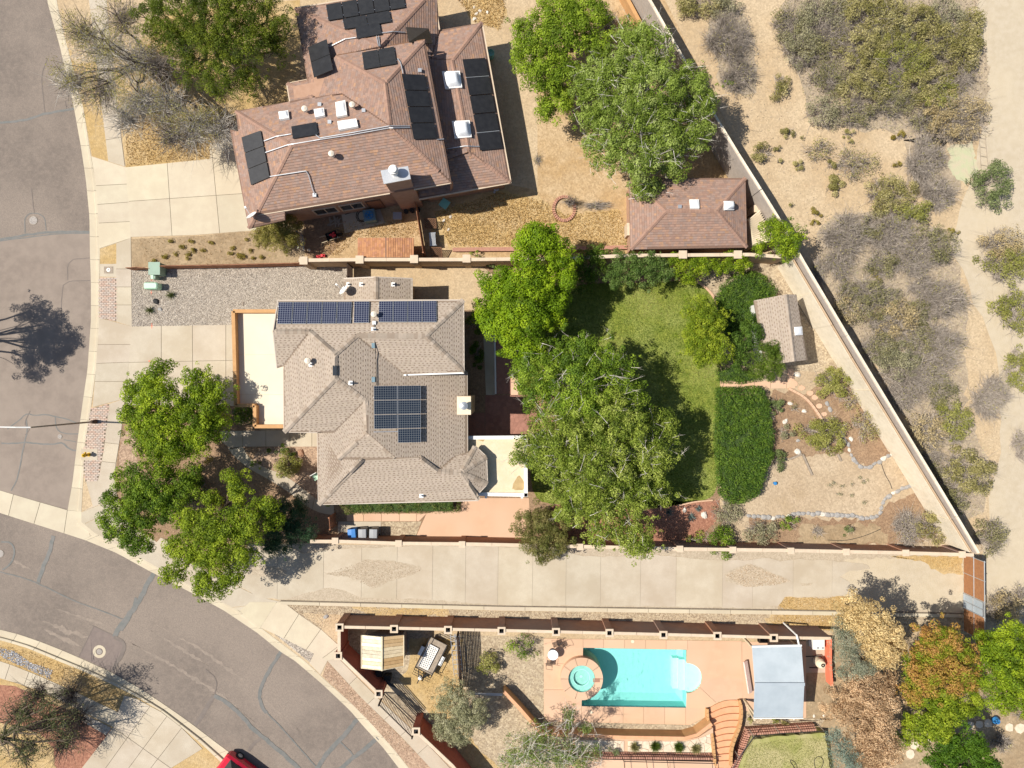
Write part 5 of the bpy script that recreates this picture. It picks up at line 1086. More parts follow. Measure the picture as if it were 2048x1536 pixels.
# stepped boundary walls along the desert
def stepped(name, label, pts, z0, h, th, m, mcap, nseg, dstep=.07, cat='wall', cw=.3):
    pl = resample(pts, n=nseg); t = None
    for i in range(nseg):
        hh = h + dstep * math.sin(i * 1.7) + R1(-.02, .02); a = P(*pl[i], hh); c_ = P(*pl[i + 1], hh)
        if t is None: t = thing(name, label, cat, (a.x, a.y, z0))
        b = MB(); b.bar((a.x, a.y, (hh + z0) / 2), (c_.x, c_.y, (hh + z0) / 2), th, hh - z0 - .1, up=(0, 0, 1)); b.build('wall_section', m, t)
        b = MB(); g = R1(.95, 1.05); d = (c_ - a).normalized() * .01; b.bar((a.x + d.x, a.y + d.y, hh - .0), (c_.x - d.x, c_.y - d.y, hh - .0), cw, .1, (g, g, g), up=(0, 0, 1)); b.build('coping', mcap, t)
stepped('boundary_wall', 'tall grey block wall running diagonally between the yards and the desert', [(1265, -60), (1300, 0), (1345, 80), (1385, 145), (1440, 250), (1500, 345), (1560, 440), (1605, 520), (1700, 680), (1800, 845), (1900, 1010), (1957, 1106)], 0, 3.15, .22, 'block_grey', 'block_wall', 16, cw=.14)
stepped('boundary_wall', 'cream block wall just inside the grey diagonal wall beside the garden', [(1586, 519), (1640, 610), (1690, 695), (1790, 858), (1880, 1005), (1942, 1104)], 0, 2.7, .14, 'block_wall', 'stucco_tan', 9, .09, cw=.10)
# rust metal sheet fence by the gravel yard
def sheetfence(label, pts, h):
    pl = resample([P(x, y, h).xy for x, y in pts], step=.42); t = thing('sheet_fence', label, 'fence', (pl[0].x, pl[0].y, 0))
    for i in range(len(pl) - 1):
        a, c_ = pl[i], pl[i + 1]; b = MB(); g = R1(.88, 1.1); hh = h * .5; o_ = .012 * (i % 2); b.bar((a.x, a.y + o_, hh), (c_.x, c_.y + o_, hh), .03, h, (g, g, g), up=(0, 0, 1)); b.build('fence_board', 'rust_fence', t)
    b = MB(); b.bar((pl[0].x, pl[0].y + .05, h * .8), (pl[-1].x, pl[-1].y + .05, h * .8), .05, .08); b.build('rail', 'wood_brown', t)
sheetfence('short rust coloured board fence left of the green utility cabinet', [(250, 535.5), (278, 534), (298, 537)], 1.1); sheetfence('long rust coloured board fence along the gravel yard', [(318, 532), (450, 530), (598, 526)], 1.2)
# dark slatted side gate of the main house
def slatfence(name, label, cat, a, c_, h, n, m, w_=.05, z0=.08, horizontal=True, posts=True, th=.03, pm=None, x=0):
    A, B = P(*a, 0).xy, P(*c_, 0).xy; t = thing(name, label, cat, (A.x, A.y, 0)); L = (B - A).length
    if horizontal:
        for i in range(n): z = z0 + (h - z0) * (i + .5) / n; b = MB(); b.bar((A.x, A.y, z), (B.x, B.y, z), th, w_, up=(0, 0, 1)); b.build('slat', m, t)
    else:
        for i in range(n): p = A.lerp(B, (i + .5) / n); b = MB(); b.bar((p.x, p.y, z0), (p.x, p.y, h), w_, th); b.build('picket', m, t)
        for z in (z0 + .1, h - .12): b = MB(); b.bar((A.x, A.y, z), (B.x, B.y, z), .05, .06); b.build('rail', pm or m, t)
    if posts:
        for p in (A, B): b = MB(); b.bar((p.x, p.y, 0), (p.x, p.y, h + .06), .1, .1); b.build('post', pm or m, t)
    return t
slatfence('slatted_gate', 'dark slatted gate between annex and stucco wall', 'gate', (706, 560), (706, 528), 1.8, 14, 'wood_dark', .08)
slatfence('picket_fence', 'dark metal picket fence between red walls on the curve', 'fence', (768, 1385), (832, 1448), 2.0, 26, 'wood_brown', .03, horizontal=False, th=.03, pm='black_metal')
slatfence('picket_fence', 'dark slatted fence beside the ladders casting striped shade', 'fence', (918, 1256), (925, 1372), 2.1, 13, 'wood_dark', .09)
slatfence('garden_fence', 'brown wooden fence dividing the shed nook from the weedy yard', 'fence', (836, 415), (852, 514), 1.7, 9, 'rust_fence', .17)
slatfence('iron_gate', 'narrow metal gate between bush and stucco pillar', 'gate', (606, 472), (610, 505), 1.6, 8, 'galv', .025, horizontal=False, th=.025)
slatfence('side_gate', 'brown wooden gate at the west end of the bin yard', 'gate', (671, 1026), (673, 1048), 1.8, 9, 'rust_fence', .16)
# lattice panels by the bench
def lattice(name, label, cx, cy, w_, h_, rot, tilt=0, z=.6, m='wood_brown', parent=None, s=.16, bw=.035):
    p = P(cx, cy, z); t = thing(name, label, 'lattice', (p.x, p.y, 0), rot=rot); b = MB(); W2, H2 = w_ / 2, h_ / 2
    def V(u, v, o=0): return Vector((u, v * math.cos(tilt), z + v * math.sin(tilt) + o))
    for k in (1, -1):
        c_ = -(W2 + H2)
        while c_ < W2 + H2:
            pts = [(u, k * (u - c_)) for u in (-W2, W2) if abs(u - c_) <= H2] + [(c_ + k * v, v) for v in (-H2, H2) if abs(c_ + k * v) <= W2]
            if len(pts) >= 2 and (pts[0][0] - pts[1][0]) ** 2 + (pts[0][1] - pts[1][1]) ** 2 > .01: b.bar(V(*pts[0], .01 * k), V(*pts[1], .01 * k), bw, .012)
            c_ += s
    b.build('lattice_strips', m, t)['kind'] = 'stuff'; f = MB()
    for a, c_ in (((-W2, -H2), (W2, -H2)), ((W2, -H2), (W2, H2)), ((W2, H2), (-W2, H2)), ((-W2, H2), (-W2, -H2))): f.bar(V(*a, .02), V(*c_, .02), .05, .04)
    f.build('frame', m, t); return t
lattice('lattice_panel', 'brown lattice panel leaning below the grill', 873, 508, .8, 1.0, 0, math.radians(35)); lattice('lattice_panel', 'brown lattice panel above the grill by the dividing fence', 861, 447, .8, .7, 0, math.radians(35))
lattice('lattice_panel', 'pale lattice panel beside the silvery bush', 973, 1388, 2.3, .4, math.radians(-2), math.radians(50), .7, 'galv')
# desert end gate
t = thing('mesh_gate', 'brown mesh fence closing the end of the long driveway', 'fence', P(1955, 1180))
for (y0, y1) in ((1108, 1185), (1215, 1262)):
    a, c_ = P(1927, y0, 0), P(1928, y1, 0); b = MB(); b.box(a.x - .012, a.x + .012, c_.y, a.y, .05, 2.2); b.build('mesh_panel', 'mesh_brown', t)
b = MB()
for y in (1108, 1145, 1185, 1215, 1262): p = P(1927, y); b.tube([(p.x, p.y, 0), (p.x, p.y, 2.3)], .035, 8)
p, q = P(1927, 1106), P(1928, 1264)
for z in (2.25, 1.15): b.tube([(p.x - .03, p.y, z), (q.x - .03, q.y, z)], .03, 8)
b.build('rail', 'galv', t)
t = thing('metal_gate', 'grey sheet metal pedestrian gate in the brown mesh fence', 'gate', P(1927, 1200)); a, c_ = P(1927, 1186), P(1928, 1214); b = MB(); b.box(a.x - .03, a.x + .0, c_.y, a.y, .1, 2.1); b.build('gate_leaf', 'steel_roof', t)
b = MB()
for y in (a.y, (a.y + c_.y) / 2, c_.y): b.bar((a.x - .06, y, 0.05), (a.x - .06, y, 2.2), .05, .05)
for z in (.1, 1.1, 2.15): b.bar((a.x - .06, a.y, z), (a.x - .06, c_.y, z), .05, .05)
b.build('gate_frame', 'galv', t)
wallrun('brick_border', 'low pink brick border wall along the weedy yard', [(905, 499), (1010, 498), (1120, 498), (1255, 494)], .35, .22, 'brick_red', 'brick_red')
t = thing('brick_ring', 'round brick tree ring around the bare young tree', 'planter', P(1128, 420)); c0 = P(1128, 418)
for k in range(34):
    a = 2 * math.pi * k / 34; b = MB(); Mx = Matrix.Translation((c0.x + math.cos(a) * .78, c0.y + math.sin(a) * .88, 0)) @ Matrix.Rotation(a, 4, 'Z'); g = R1(.9, 1.25); b.box(-.11, .11, -.055, .055, 0, .16 + R1(0, .02), (g, g * .98, g * .95), Mx); b.build('brick', 'brick_red', t)
# lawn edging
t = thing('lawn_edging', 'curved pink brick edging at the lawn\'s upper right corner', 'edging', P(1410, 580)); e = resample(smooth_line([(1384, 560), (1402, 568), (1418, 582), (1430, 598), (1437, 618)], 2), 6)
for p_, q_ in zip(e, e[1:]): b = MB(); a, c_ = P(*p_), P(*q_); a = a.lerp(c_, .04); b.bar((a.x, a.y, .05), (c_.x, c_.y, .05), .16, .10, up=(0, 0, 1)); b.build('brick', 'salmon', t)
t = thing('lawn_edging', 'pale narrow edging between the red bed and the lawn bottom', 'edging', P(1380, 1004)); e = resample([(1355, 1011), (1390, 1003), (1425, 1000)], 8)
for p_, q_ in zip(e, e[1:]): b = MB(); a, c_ = P(*p_), P(*q_); a = a.lerp(c_, .04); b.bar((a.x, a.y, .05), (c_.x, c_.y, .05), .10, .10, up=(0, 0, 1)); b.build('brick', 'salmon', t)
t = thing('path_edging', 'stepped terracotta block edging beside the stepping stones', 'edging', P(1600, 790)); e = resample(smooth_line([(1576, 777), (1590, 784), (1606, 793), (1618, 804), (1630, 820), (1642, 838)], 1), 8)
for p_, q_ in zip(e, e[1:]): b = MB(); a, c_ = P(*p_), P(*q_); a = a.lerp(c_, .05); b.bar((a.x, a.y, .08), (c_.x, c_.y, .08), .17, .16, up=(0, 0, 1)); b.build('block', 'salmon', t)
# rocks
def rock_mesh(s, seed):
    rr = random.Random(seed); b = MB(); n = 8; vs = []
    for (z, r) in ((0, 1.0), (.45, .95), (.8, .6)):
        for k in range(n): a = 2 * math.pi * k / n; f = r * rr.uniform(.75, 1.1); vs.append((math.cos(a) * f * s[0], math.sin(a) * f * s[1], z * s[2] * rr.uniform(.85, 1.1)))
    vs.append((0, 0, s[2] * .9)); b.add(vs, [(i * n + k, i * n + (k + 1) % n, (i + 1) * n + (k + 1) % n, (i + 1) * n + k) for i in range(2) for k in range(n)] + [(2 * n + k, 2 * n + (k + 1) % n, 3 * n) for k in range(n)]); return b
RM = {}
def rock(px, py, r, label, m='rock_pale', group=None, z0=0, ar=.75, name='garden_rock', cat='rock', rot=None):
    k = (random.randrange(6), m)
    if k not in RM:
        b = rock_mesh((1, .75, .7), k[0]); me = bpy.data.meshes.new('rock'); me.from_pydata(b.v, [], b.f); me.materials.append(M[m]); ca = me.color_attributes.new('Col', 'FLOAT_COLOR', 'POINT'); ca.data.foreach_set('color', np.ones(len(b.v) * 4, np.float32)); RM[k] = me
    o = bpy.data.objects.new(name, RM[k]); C.objects.link(o); p = P(px, py); o.location = (p.x, p.y, z0 - .02); o.scale = (r / PPM, r / PPM, r / PPM); o.rotation_euler = (0, 0, R1(0, 6.3) if rot is None else rot); ORG[o.name] = Vector((p.x, p.y, 0)); tag(o, label, cat, group); return o
def chain(pts, label, group, r=6.5):
    l = resample(smooth_line(pts, 1), 10)
    for i, p in enumerate(l):
        d = l[min(i + 1, len(l) - 1)] - l[max(0, i - 1)]; rock(p.x + R1(-1, 1), p.y + R1(-1.5, 1.5), r * R1(.8, 1.2), label, random.choices(['rock_grey', 'rock_pale'], [5, 1])[0], group, rot=-math.atan2(d.y, d.x))
chain([(1498, 1030), (1530, 1036), (1558, 1034), (1600, 1027), (1640, 1027), (1670, 1030), (1700, 1030), (1735, 1038), (1758, 1032), (1764, 1010), (1770, 996), (1795, 982), (1822, 970)], 'grey border stone in the long curved row below the sandy garden', 'stones of the long garden border')
chain([(1696, 890), (1702, 912), (1715, 930), (1735, 938), (1755, 925), (1770, 915), (1785, 908)], 'grey border stone in the short curl near the wall', 'stones of the short border curl', 6)
chain([(1655, 808), (1660, 820)], 'narrow grey stone lying beside the stepping stones', 'stones beside the path', 6); chain([(1676, 852), (1684, 868), (1688, 880)], 'pale flat stone in the row under the silvery shrub', 'stones under the shrub', 7)
for x, y, r, l in ((1594, 749, 8, 'white boulder at the corner of the terracotta path'), (1580, 807, 6, 'white rock nearest the hedge among brown mulch'), (1608, 822, 6, 'white square rock beside the dry tuft'), (1570, 843, 7, 'white faceted rock alone in the mulch'), (1595, 903, 8, 'white rock at the top of the wooden sleepers'), (1702, 878, 6, 'pale rock just right of the stone curl')): rock(x, y, r, l, 'rock_pale')
rock(1596, 881, 5, 'small dark grey rock near the wooden sleepers', 'rock_grey'); rock(602, 906, 9, 'rusty brown boulder near the grey house corner', 'rock_brown'); rock(652, 1233, 6, 'dark broken rock on the sandy verge above the brown wall', 'rock_grey'); rock(1408, 1030, 9, 'pale boulder in the red bed beside blue agaves', 'rock_pale'); rock(1369, 1020, 6, 'small pale boulder at the red bed tip', 'rock_pale')
rock(313, 603, 8, 'black boulder between the two yuccas', 'dark_rubber'); rock(321, 619, 6, 'black and white boulder beside the lower yucca', 'rock_grey'); rock(338, 549, 8, 'dark lumpy boulder beside the green utility cabinet', 'rock_grey')
for i, (x, y) in enumerate(((948, 15), (953, 28), (960, 22), (975, 25), (949, 38), (888, 441), (901, 434), (897, 459), (953, 497), (618, 500))): rock(x, y, R1(3.5, 6), 'small white stone scattered in the brown house yard', 'rock_pale', 'white stones scattered in the weedy yard')
for i, (x, y) in enumerate(((1522, 1437), (1588, 1437), (1628, 1432), (1648, 1431))): rock(x, y, 4, 'small pale stone by the bottom edge of the metal roof', 'rock_pale', 'stones below the metal roof')
# stepping stones
for x, y, r in ((1588, 767, 8), (1603, 776, 7), (1620, 786, 7), (1629, 795, 7), (1638, 812, 7), (1648, 828, 6)):
    b = MB(); pl = [(x + math.cos(a) * r * R1(.8, 1.1), y + math.sin(a) * r * .8 * R1(.8, 1.1)) for a in [k * math.pi / 4 for k in range(8)]]; b.prism(PP(pl), 0, .06); tag(b.build('stepping_stone', 'salmon'), 'pink flat stepping stone on the path below the garden shed', 'stepping stone', 'stepping stones below the shed')
for x, y, r in ((1838, 1470, 9), (1828, 1490, 9), (1842, 1480, 7), (1860, 1474, 10), (1820, 1508, 10), (2018, 1455, 9), (2040, 1456, 11), (1940, 1450, 9), (1958, 1448, 9), (1976, 1446, 9)):
    b = MB(); pl = [(x + math.cos(a) * r * R1(.8, 1.1), y + math.sin(a) * r * R1(.8, 1.1)) for a in [k * math.pi / 4 for k in range(8)]]; b.prism(PP(pl), 0, .06); tag(b.build('stepping_stone', 'flagstone'), 'cream flagstone among the trees of the lower right garden', 'stepping stone', 'flagstones of the lower right garden')
for A, B, l in (((1604, 908), (1623, 950), 'long weathered timber sleeper on the sandy garden'), ((1578, 918), (1603, 908), 'thin pale timber lying left of the long sleeper'), ((1674, 908), (1681, 922), 'short timber stub near the stone curl')):
    b = MB(); a, c_ = P(*A), P(*B); b.bar((a.x, a.y, .07), (c_.x, c_.y, .07), .14, .14, up=(0, 0, 1)); tag(b.build('timber', 'wood_grey'), l, 'timber')
# ================================================================ POOL PROPERTY
deck = [(1088, 1277), (1483, 1282), (1484, 1398), (1440, 1400), (1413, 1418), (1411, 1433), (1378, 1449), (1088, 1442)]
pool = [(1166, 1295), (1373.5, 1299), (1372, 1415), (1163, 1412)]
sc0 = (1162, 1352); sR = 42; st0 = (1373, 1356); stR = 31
hole = [(1166, 1295), (1373.5, 1299)] + [(st0[0] + math.sin(a) * stR, st0[1] - math.cos(a) * stR * .97) for a in [math.pi * k / 16 for k in range(17)]] + [(1372, 1415), (1163, 1412)]
do = MB()
for q_ in ([(1088, 1277), (1483, 1282), (1483, 1299), (1166, 1295), (1088, 1294)], [(1088, 1294), (1166, 1295), (1163, 1412), (1088, 1412)], [(1088, 1412), (1163, 1412), (1372, 1415), (1413, 1416), (1411, 1433), (1378, 1449), (1088, 1442)], [(1406, 1299), (1483, 1299), (1484, 1398), (1440, 1400), (1413, 1416), (1406, 1416)]): do.sheet(PP(q_), .004)
dro = do.build('pool_deck', 'joint'); dro['kind'] = 'structure'
def strip_parts(poly, cuts): slabs(dro, poly, cuts, .04, 'salmon', .5, .036, tint=.03)
strip_parts([(1088, 1277), (1483, 1282), (1483, 1300), (1374, 1299), (1166, 1295), (1088, 1293)], [((x, 1270), (x, 1305)) for x in (1127, 1166, 1207, 1249, 1291, 1332, 1375)])
strip_parts([(1163, 1412), (1372, 1415), (1411, 1416), (1411, 1433), (1378, 1449), (1088, 1442), (1088, 1411)], [((x, 1400), (x, 1455)) for x in (1125, 1163, 1246, 1287, 1329, 1371)])
strip_parts([(1088, 1293), (1166, 1295), (1163, 1412), (1088, 1411)], [((1080, 1327), (1170, 1327)), ((1080, 1379), (1170, 1379))])
arc = [(st0[0] + math.sin(a) * stR, st0[1] - math.cos(a) * stR * .97) for a in [math.pi * k / 16 for k in range(17)]]
strip_parts([(1373.5, 1299), (1483, 1300), (1484, 1356), (1404, 1356)] + arc[8::-1][:9], []); strip_parts([(1372, 1415), (1411, 1416), (1413, 1416), (1440, 1400), (1484, 1398), (1484, 1356)] + arc[8:], [((1400, 1375), (1440, 1412))])
# basin
pt = thing('swimming_pool', 'rectangular turquoise swimming pool with half round entry steps', 'swimming pool', P(1270, 1355, -1.4)); b = MB()
hp = PP(hole); n = len(hp); pz = -1.35
rect = PP(pool)
def rsh(poly, k): cx_ = sum(p[0] for p in poly) / len(poly); cy_ = sum(p[1] for p in poly) / len(poly); return [(cx_ + (p[0] - cx_) * k, cy_ + (p[1] - cy_) * k) for p in poly]
def inset_rect(poly, d): 
    cx_ = sum(p[0] for p in poly) / 4; cy_ = sum(p[1] for p in poly) / 4; return [(p[0] - math.copysign(d, p[0] - cx_), p[1] - math.copysign(d, p[1] - cy_)) for p in poly]
r2 = inset_rect(rect, .45)
b.add([(x, y, .035) for x, y in rect] + [(x, y, -1.0) for x, y in rect] + [(x, y, pz) for x, y in r2], [(0, 1, 5, 4), (2, 3, 7, 6), (3, 0, 4, 7), (4, 5, 9, 8), (5, 6, 10, 9), (6, 7, 11, 10), (7, 4, 8, 11), (8, 9, 10, 11)])
# east wall with opening for the steps
b.add([(rect[1][0], rect[1][1], .035), (*PP([(1373.5, 1326)])[0], .035), (*PP([(1373.5, 1326)])[0], -1.0), (rect[1][0], rect[1][1], -1.0)], [(0, 1, 2, 3)])
b.add([(*PP([(1373, 1386)])[0], .035), (rect[2][0], rect[2][1], .035), (rect[2][0], rect[2][1], -1.0), (*PP([(1373, 1386)])[0], -1.0)], [(0, 1, 2, 3)])
b.build('basin', 'pool_plaster', pt)
b = MB(); r1_ = inset_rect(rect, .012); b.add([(x, y, .03) for x, y in r1_] + [(x, y, -.16) for x, y in r1_], [(0, 1, 5, 4), (2, 3, 7, 6), (3, 0, 4, 7)]); b.build('tile_band', 'tile_band', pt)
# deck surface hides the ground under it; the ground sheet is opened by the basin volume (see cut below)
cs = P(*st0)
for k, (r, z, ofs) in enumerate(((1.15, -.28, 0), (1.15, -.55, -.42), (1.15, -.82, -.85))):
    b = MB(); prof = [(cs.x + ofs * .9 - .02, cs.y - r), (cs.x + ofs * .9 - .02, cs.y + r)]
    if k == 0: prof = [(cs.x + math.sin(a) * r, cs.y + math.cos(a) * r) for a in [math.pi * j / 18 for j in range(19)]]
    else: prof = [(cs.x + ofs, cs.y - r), (cs.x + ofs + .45, cs.y - r), (cs.x + ofs + .45, cs.y + r), (cs.x + ofs, cs.y + r)]
    b.prism(prof, -1.35, z); b.build('entry_step', 'pool_pale', pt)
b = MB(); pr_ = [(cs.x + math.sin(a) * 1.152, cs.y + math.cos(a) * 1.152) for a in [math.pi * j / 18 for j in range(19)]]
b.add([(x, y, .035) for x, y in pr_] + [(x, y, -.3) for x, y in pr_], [(i, i + 1, 20 + i, 19 + i) for i in range(18)]); b.build('step_wall', 'pool_pale', pt)
b = MB(); b.sheet(PP(hole), -.10); b.build('water', 'water', pt)
# raised spa: ring, seat and well
sp_ = P(*sc0); t = thing('spa', 'round raised spa with salmon rim overlapping the pool', 'hot tub', (sp_.x, sp_.y, 0)); R0 = sR / PPM * .99; ri = 26.5 / PPM; zt = .50
b = MB(); b.lathe([(R0 + .02, -1.3), (R0, zt)], sp_.x, sp_.y, 40); b.build('outer_wall', 'salmon', t)
for k in range(10):
    b = MB(); a0 = 2 * math.pi * k / 10 + .01; a1 = 2 * math.pi * (k + 1) / 10 - .01; g = R1(.96, 1.05); b.lathe([(R0 + .02, zt - .06), (R0 + .02, zt), (ri, zt), (ri, zt - .06)], sp_.x, sp_.y, 6, (g, g, g), a0, a1); b.build('rim_slab', 'salmon', t)
b = MB(); b.lathe([(ri + .002, zt - .02), (ri, .30), (ri * .62, .28), (ri * .60, .08), (0, .07)], sp_.x - .02, sp_.y - .0, 40); b.build('spa_shell', 'spa_plaster', t)
b = MB(); b.lathe([(ri * .64, .29), (ri * .60, .285)], sp_.x, sp_.y, 30); b.lathe([(.1, .07), (.1, .085), (0, .085)], sp_.x, sp_.y, 10); b.build('seat_edge', 'pool_pale', t)
b = MB(); b.lathe([(ri - .003, .42), (0, .42)], sp_.x, sp_.y, 32); b.build('water', 'water', t)
b = MB(); p = P(1192, 1361, .5); 
for k in range(3):
    for j in range(5): b.box(p.x - .22 + j * .10, p.x - .14 + j * .10, p.y + .1 * k - .12, p.y + .1 * k - .04, .5, .53)
b.build('spillway_stones', 'brick_red', t)
for x, y in ((1265, 1282.5), (1131, 1376), (1182, 1424)): p = P(x, y); b = MB(); b.lathe([(.12, .03), (.12, .052), (0, .055)], p.x, p.y, 14); b.build('skimmer_lid', 'stucco_cream', dro)
# retaining wall, terraces and steps south of the pool
ground('gravel_bed', [(1088, 1443), (1378, 1450), (1412, 1434), (1416, 1440), (1390, 1462), (1090, 1456)], .016, 'gravel_tan')
wallrun('retaining_wall', 'orange stucco retaining wall curving below the pool', [(1008, 1384), (1040, 1418), (1083, 1468), (1120, 1470), (1250, 1475), (1370, 1477), (1395, 1470), (1424, 1448)], 1.05, .22, 'stucco_orange', 'terra_step', capw=.24, cat='retaining wall')
ground('terrace', [(1085, 1474), (1250, 1478), (1372, 1480), (1398, 1474), (1426, 1456), (1428, 1508), (1150, 1506), (1080, 1500)], .93, 'salmon', depth=.9)
def flag(poly, n, parent, seed=3, z=.97):
    rr = random.Random(seed); xs = [p[0] for p in poly]; ys = [p[1] for p in poly]; cells = []
    while len(cells) < n:
        x, y = rr.uniform(min(xs), max(xs)), rr.uniform(min(ys), max(ys))
        if in_poly(x, y, poly) and all((x - a) ** 2 + (y - c_) ** 2 > 90 for a, c_ in cells): cells.append((x, y))
    for cx_, cy_ in cells:
        pl = [(p[0], p[1]) for p in poly]
        for ox, oy in cells:
            d = math.hypot(ox - cx_, oy - cy_)
            if d > 0: pl = clip_half(pl, ((cx_ + ox) / 2, (cy_ + oy) / 2), ((cx_ - ox) / d, (cy_ - oy) / d), .45)
            if len(pl) < 3: break
        if len(pl) > 2 and area(pl) > 8: b = MB(); g = rr.uniform(.9, 1.12); b.prism(PP(pl, z), z - .04, z + rr.uniform(0, .01), (g, g, g)); b.build('flagstone', 'flagstone', parent)
flag([(1150, 1480), (1248, 1482), (1248, 1503), (1150, 1502)], 14, bpy.data.objects['terrace']); flag([(1256, 1482), (1372, 1483), (1400, 1476), (1420, 1468), (1424, 1505), (1256, 1503)], 26, bpy.data.objects['terrace'], 5)
paved('lower_patio', [(1140, 1518), (1430, 1524), (1432, 1600), (1130, 1600)], [((1250, 1500), (1250, 1610)), ((1340, 1500), (1340, 1610))], 1.42, 'salmon')
t = thing('brick_steps', 'stepped red brick planter wall below the flagstone terrace', 'planter', P(1280, 1512))
for r in range(3):
    for k in range(62):
        x = 1145 + k * 4.6 + r * 2; y = 1504 + r * 4.4 + k * .05; zz = 1.08 + r * .16; p = P(x, y, zz); b = MB(); g = R1(.85, 1.15); b.box(p.x, p.x + .12, p.y - .16, p.y, 0, zz, (g, g, g)); b.build('brick', 'brick_red', t)
t = thing('brick_steps', 'stepped red brick edging around the small lower lawn', 'planter', P(1560, 1460))
for r in range(3):
    for k in range(30):
        x = 1492 + k * 4.6 + r * 2; y = 1458 - k * .32 + r * 4.4; zz = .45 + r * .16; p = P(x, y, zz); b = MB(); g = R1(.85, 1.15); b.box(p.x, p.x + .12, p.y - .16, p.y, 0, zz, (g, g, g)); b.build('brick', 'brick_red', t)
    for k in range(18):
        x = 1490 - k * 1.6 + r * 4; y = 1465 + k * 4.2 + r; zz = .35 + r * .1 + k * .03; p = P(x, y, zz); b = MB(); g = R1(.95, 1.3); b.box(p.x - .02, p.x + .12, p.y - .11, p.y, 0, zz, (g, g, g)); b.build('brick', 'brick_red', t)
# curved terracotta steps
t = thing('garden_steps', 'broad curved orange steps descending beside the pool deck', 'steps', P(1450, 1450))
edge_l = smooth_line([(1415, 1419), (1416, 1440), (1422, 1458), (1426, 1480), (1428, 1500), (1431, 1536)], 1); edge_r = smooth_line([(1479, 1401), (1483, 1412), (1484, 1430), (1480, 1455), (1470, 1478), (1463, 1500), (1462, 1536)], 1)
el = resample(edge_l, n=10); er = resample(edge_r, n=10)
for i in range(10):
    z = .10 + i * .14; N_ = 8; bow = max(0, 9 - i * .9); tp = [el[i].lerp(er[i], k / N_) - Vector((0, bow * math.sin(math.pi * k / N_) * .8)) for k in range(N_ + 1)]; bt = [el[i + 1].lerp(er[i + 1], k / N_) - Vector((0, max(0, bow - .9) * math.sin(math.pi * k / N_) * .8)) for k in range(N_ + 1)]
    b = MB(); pts = [(p.x, p.y) for p in tp] + [(p.x, p.y) for p in bt[::-1]]; b.prism(PP(pts, z), 0, z); b.build('step', 'terra_step', t)
for e, l in ((edge_l, 'west'), (edge_r, 'east')):
    b = MB(); ee = [P(p.x, p.y, .35 + 1.3 * k / 14) for k, p in enumerate(resample(e, n=14))]
    for p_, q_ in zip(ee, ee[1:]): b.bar((p_.x, p_.y, p_.z / 2), (q_.x, q_.y, q_.z / 2), .16, q_.z, up=(0, 0, 1))
    b.build('side_wall', 'stucco_orange', t)
paved('pavilion_floor', [(1484, 1284), (1612, 1282), (1612, 1440), (1484, 1420)], [], .03, 'salmon'); paved('equipment_pad', [(1612, 1280), (1652, 1280), (1650, 1345), (1612, 1345)], [], .03, 'concrete')
ground('terrace', [(1488, 1428), (1650, 1438), (1640, 1452), (1490, 1460)], .035, 'gravel_tan')
ground('lawn', [(1508, 1480), (1540, 1474), (1650, 1466), (1670, 1620), (1455, 1620), (1475, 1530)], .84, 'lawn_dry', amp=1, depth=.8); tufts('grass', [(1490, 1480), (1540, 1468), (1650, 1462), (1670, 1600), (1455, 1600)], 16000, .04, [(.14, .18, .04), (.28, .29, .08), (.46, .42, .2)], .08, .84)
wallrun('stucco_wall', 'red wall behind the pool equipment', [(1661, 1278), (1661, 1330), (1664, 1372)], .8, .14, 'paint_red', 'paint_red')
# tubular railing by the lower lawn
t = thing('tube_railing', 'dark tubular railing around the lower lawn corner', 'railing', P(1500, 1475)); b = MB(); rl = [(1452, 1560, 1.0), (1478, 1515, 1.0), (1508, 1473, 1.0), (1560, 1467, 1.0), (1650, 1462, 1.0)]
rl = [(x, y, 1.85) for x, y, z in rl]
for p_, q_ in zip(rl, rl[1:]): b.tube([P(*p_), P(*q_)], .025, 7)
b.build('rail', 'black_metal', t)
for x, y, z in ((1478, 1515, 1), (1508, 1473, 1), (1560, 1467, 1), (1605, 1465, 1), (1648, 1462, 1)): p = P(x, y, 1.85); b = MB(); b.tube([(p.x, p.y, .8), (p.x, p.y, 1.85)], .035, 7); b.build('post', 'wood_grey', t)
t = thing('tube_railing', 'thin dark pergola frame over the lower patio', 'railing', P(1340, 1530)); b = MB(); b.tube([P(1248, 1523, 2.2), P(1430, 1527, 2.2)], .03, 7)
for x in (1248, 1293, 1335, 1424): p = P(x, 1524, 2.2); b.tube([p, (p.x, p.y, 1.4)], .025, 6); b.tube([p, P(x + 4, 1560, 2.2)], .02, 6)
b.build('rail', 'wood_dark', t)
# ================================================================ OBJECTS
t = thing('street_lamp', 'street lamp on brick strip with arm over the road', 'street lamp', P(192, 843)); bp = P(192, 843)
top = P(62, 859, 6.9); b = MB(); b.tube([(bp.x, bp.y, 0), (bp.x, bp.y, .5)], [.16, .12], 12); b.build('pole_base', 'wood_dark', t)
b = MB(); b.tube([(bp.x, bp.y, .4), (bp.x, bp.y, 6.8)], [.065, .045], 10); b.build('pole', 'wood_grey', t); b = MB(); b.tube([(bp.x, bp.y, 6.75), (bp.x - .8, bp.y + .02, 7.0), (bp.x - 2.0, bp.y + .05, 7.1)], [.05, .045, .04], 8); b.build('arm', 'white', t)
b = MB(); b.box(bp.x - 2.7, bp.x - 1.95, bp.y - .07, bp.y + .17, 7.02, 7.16); b.build('lamp_head', 'white', t)
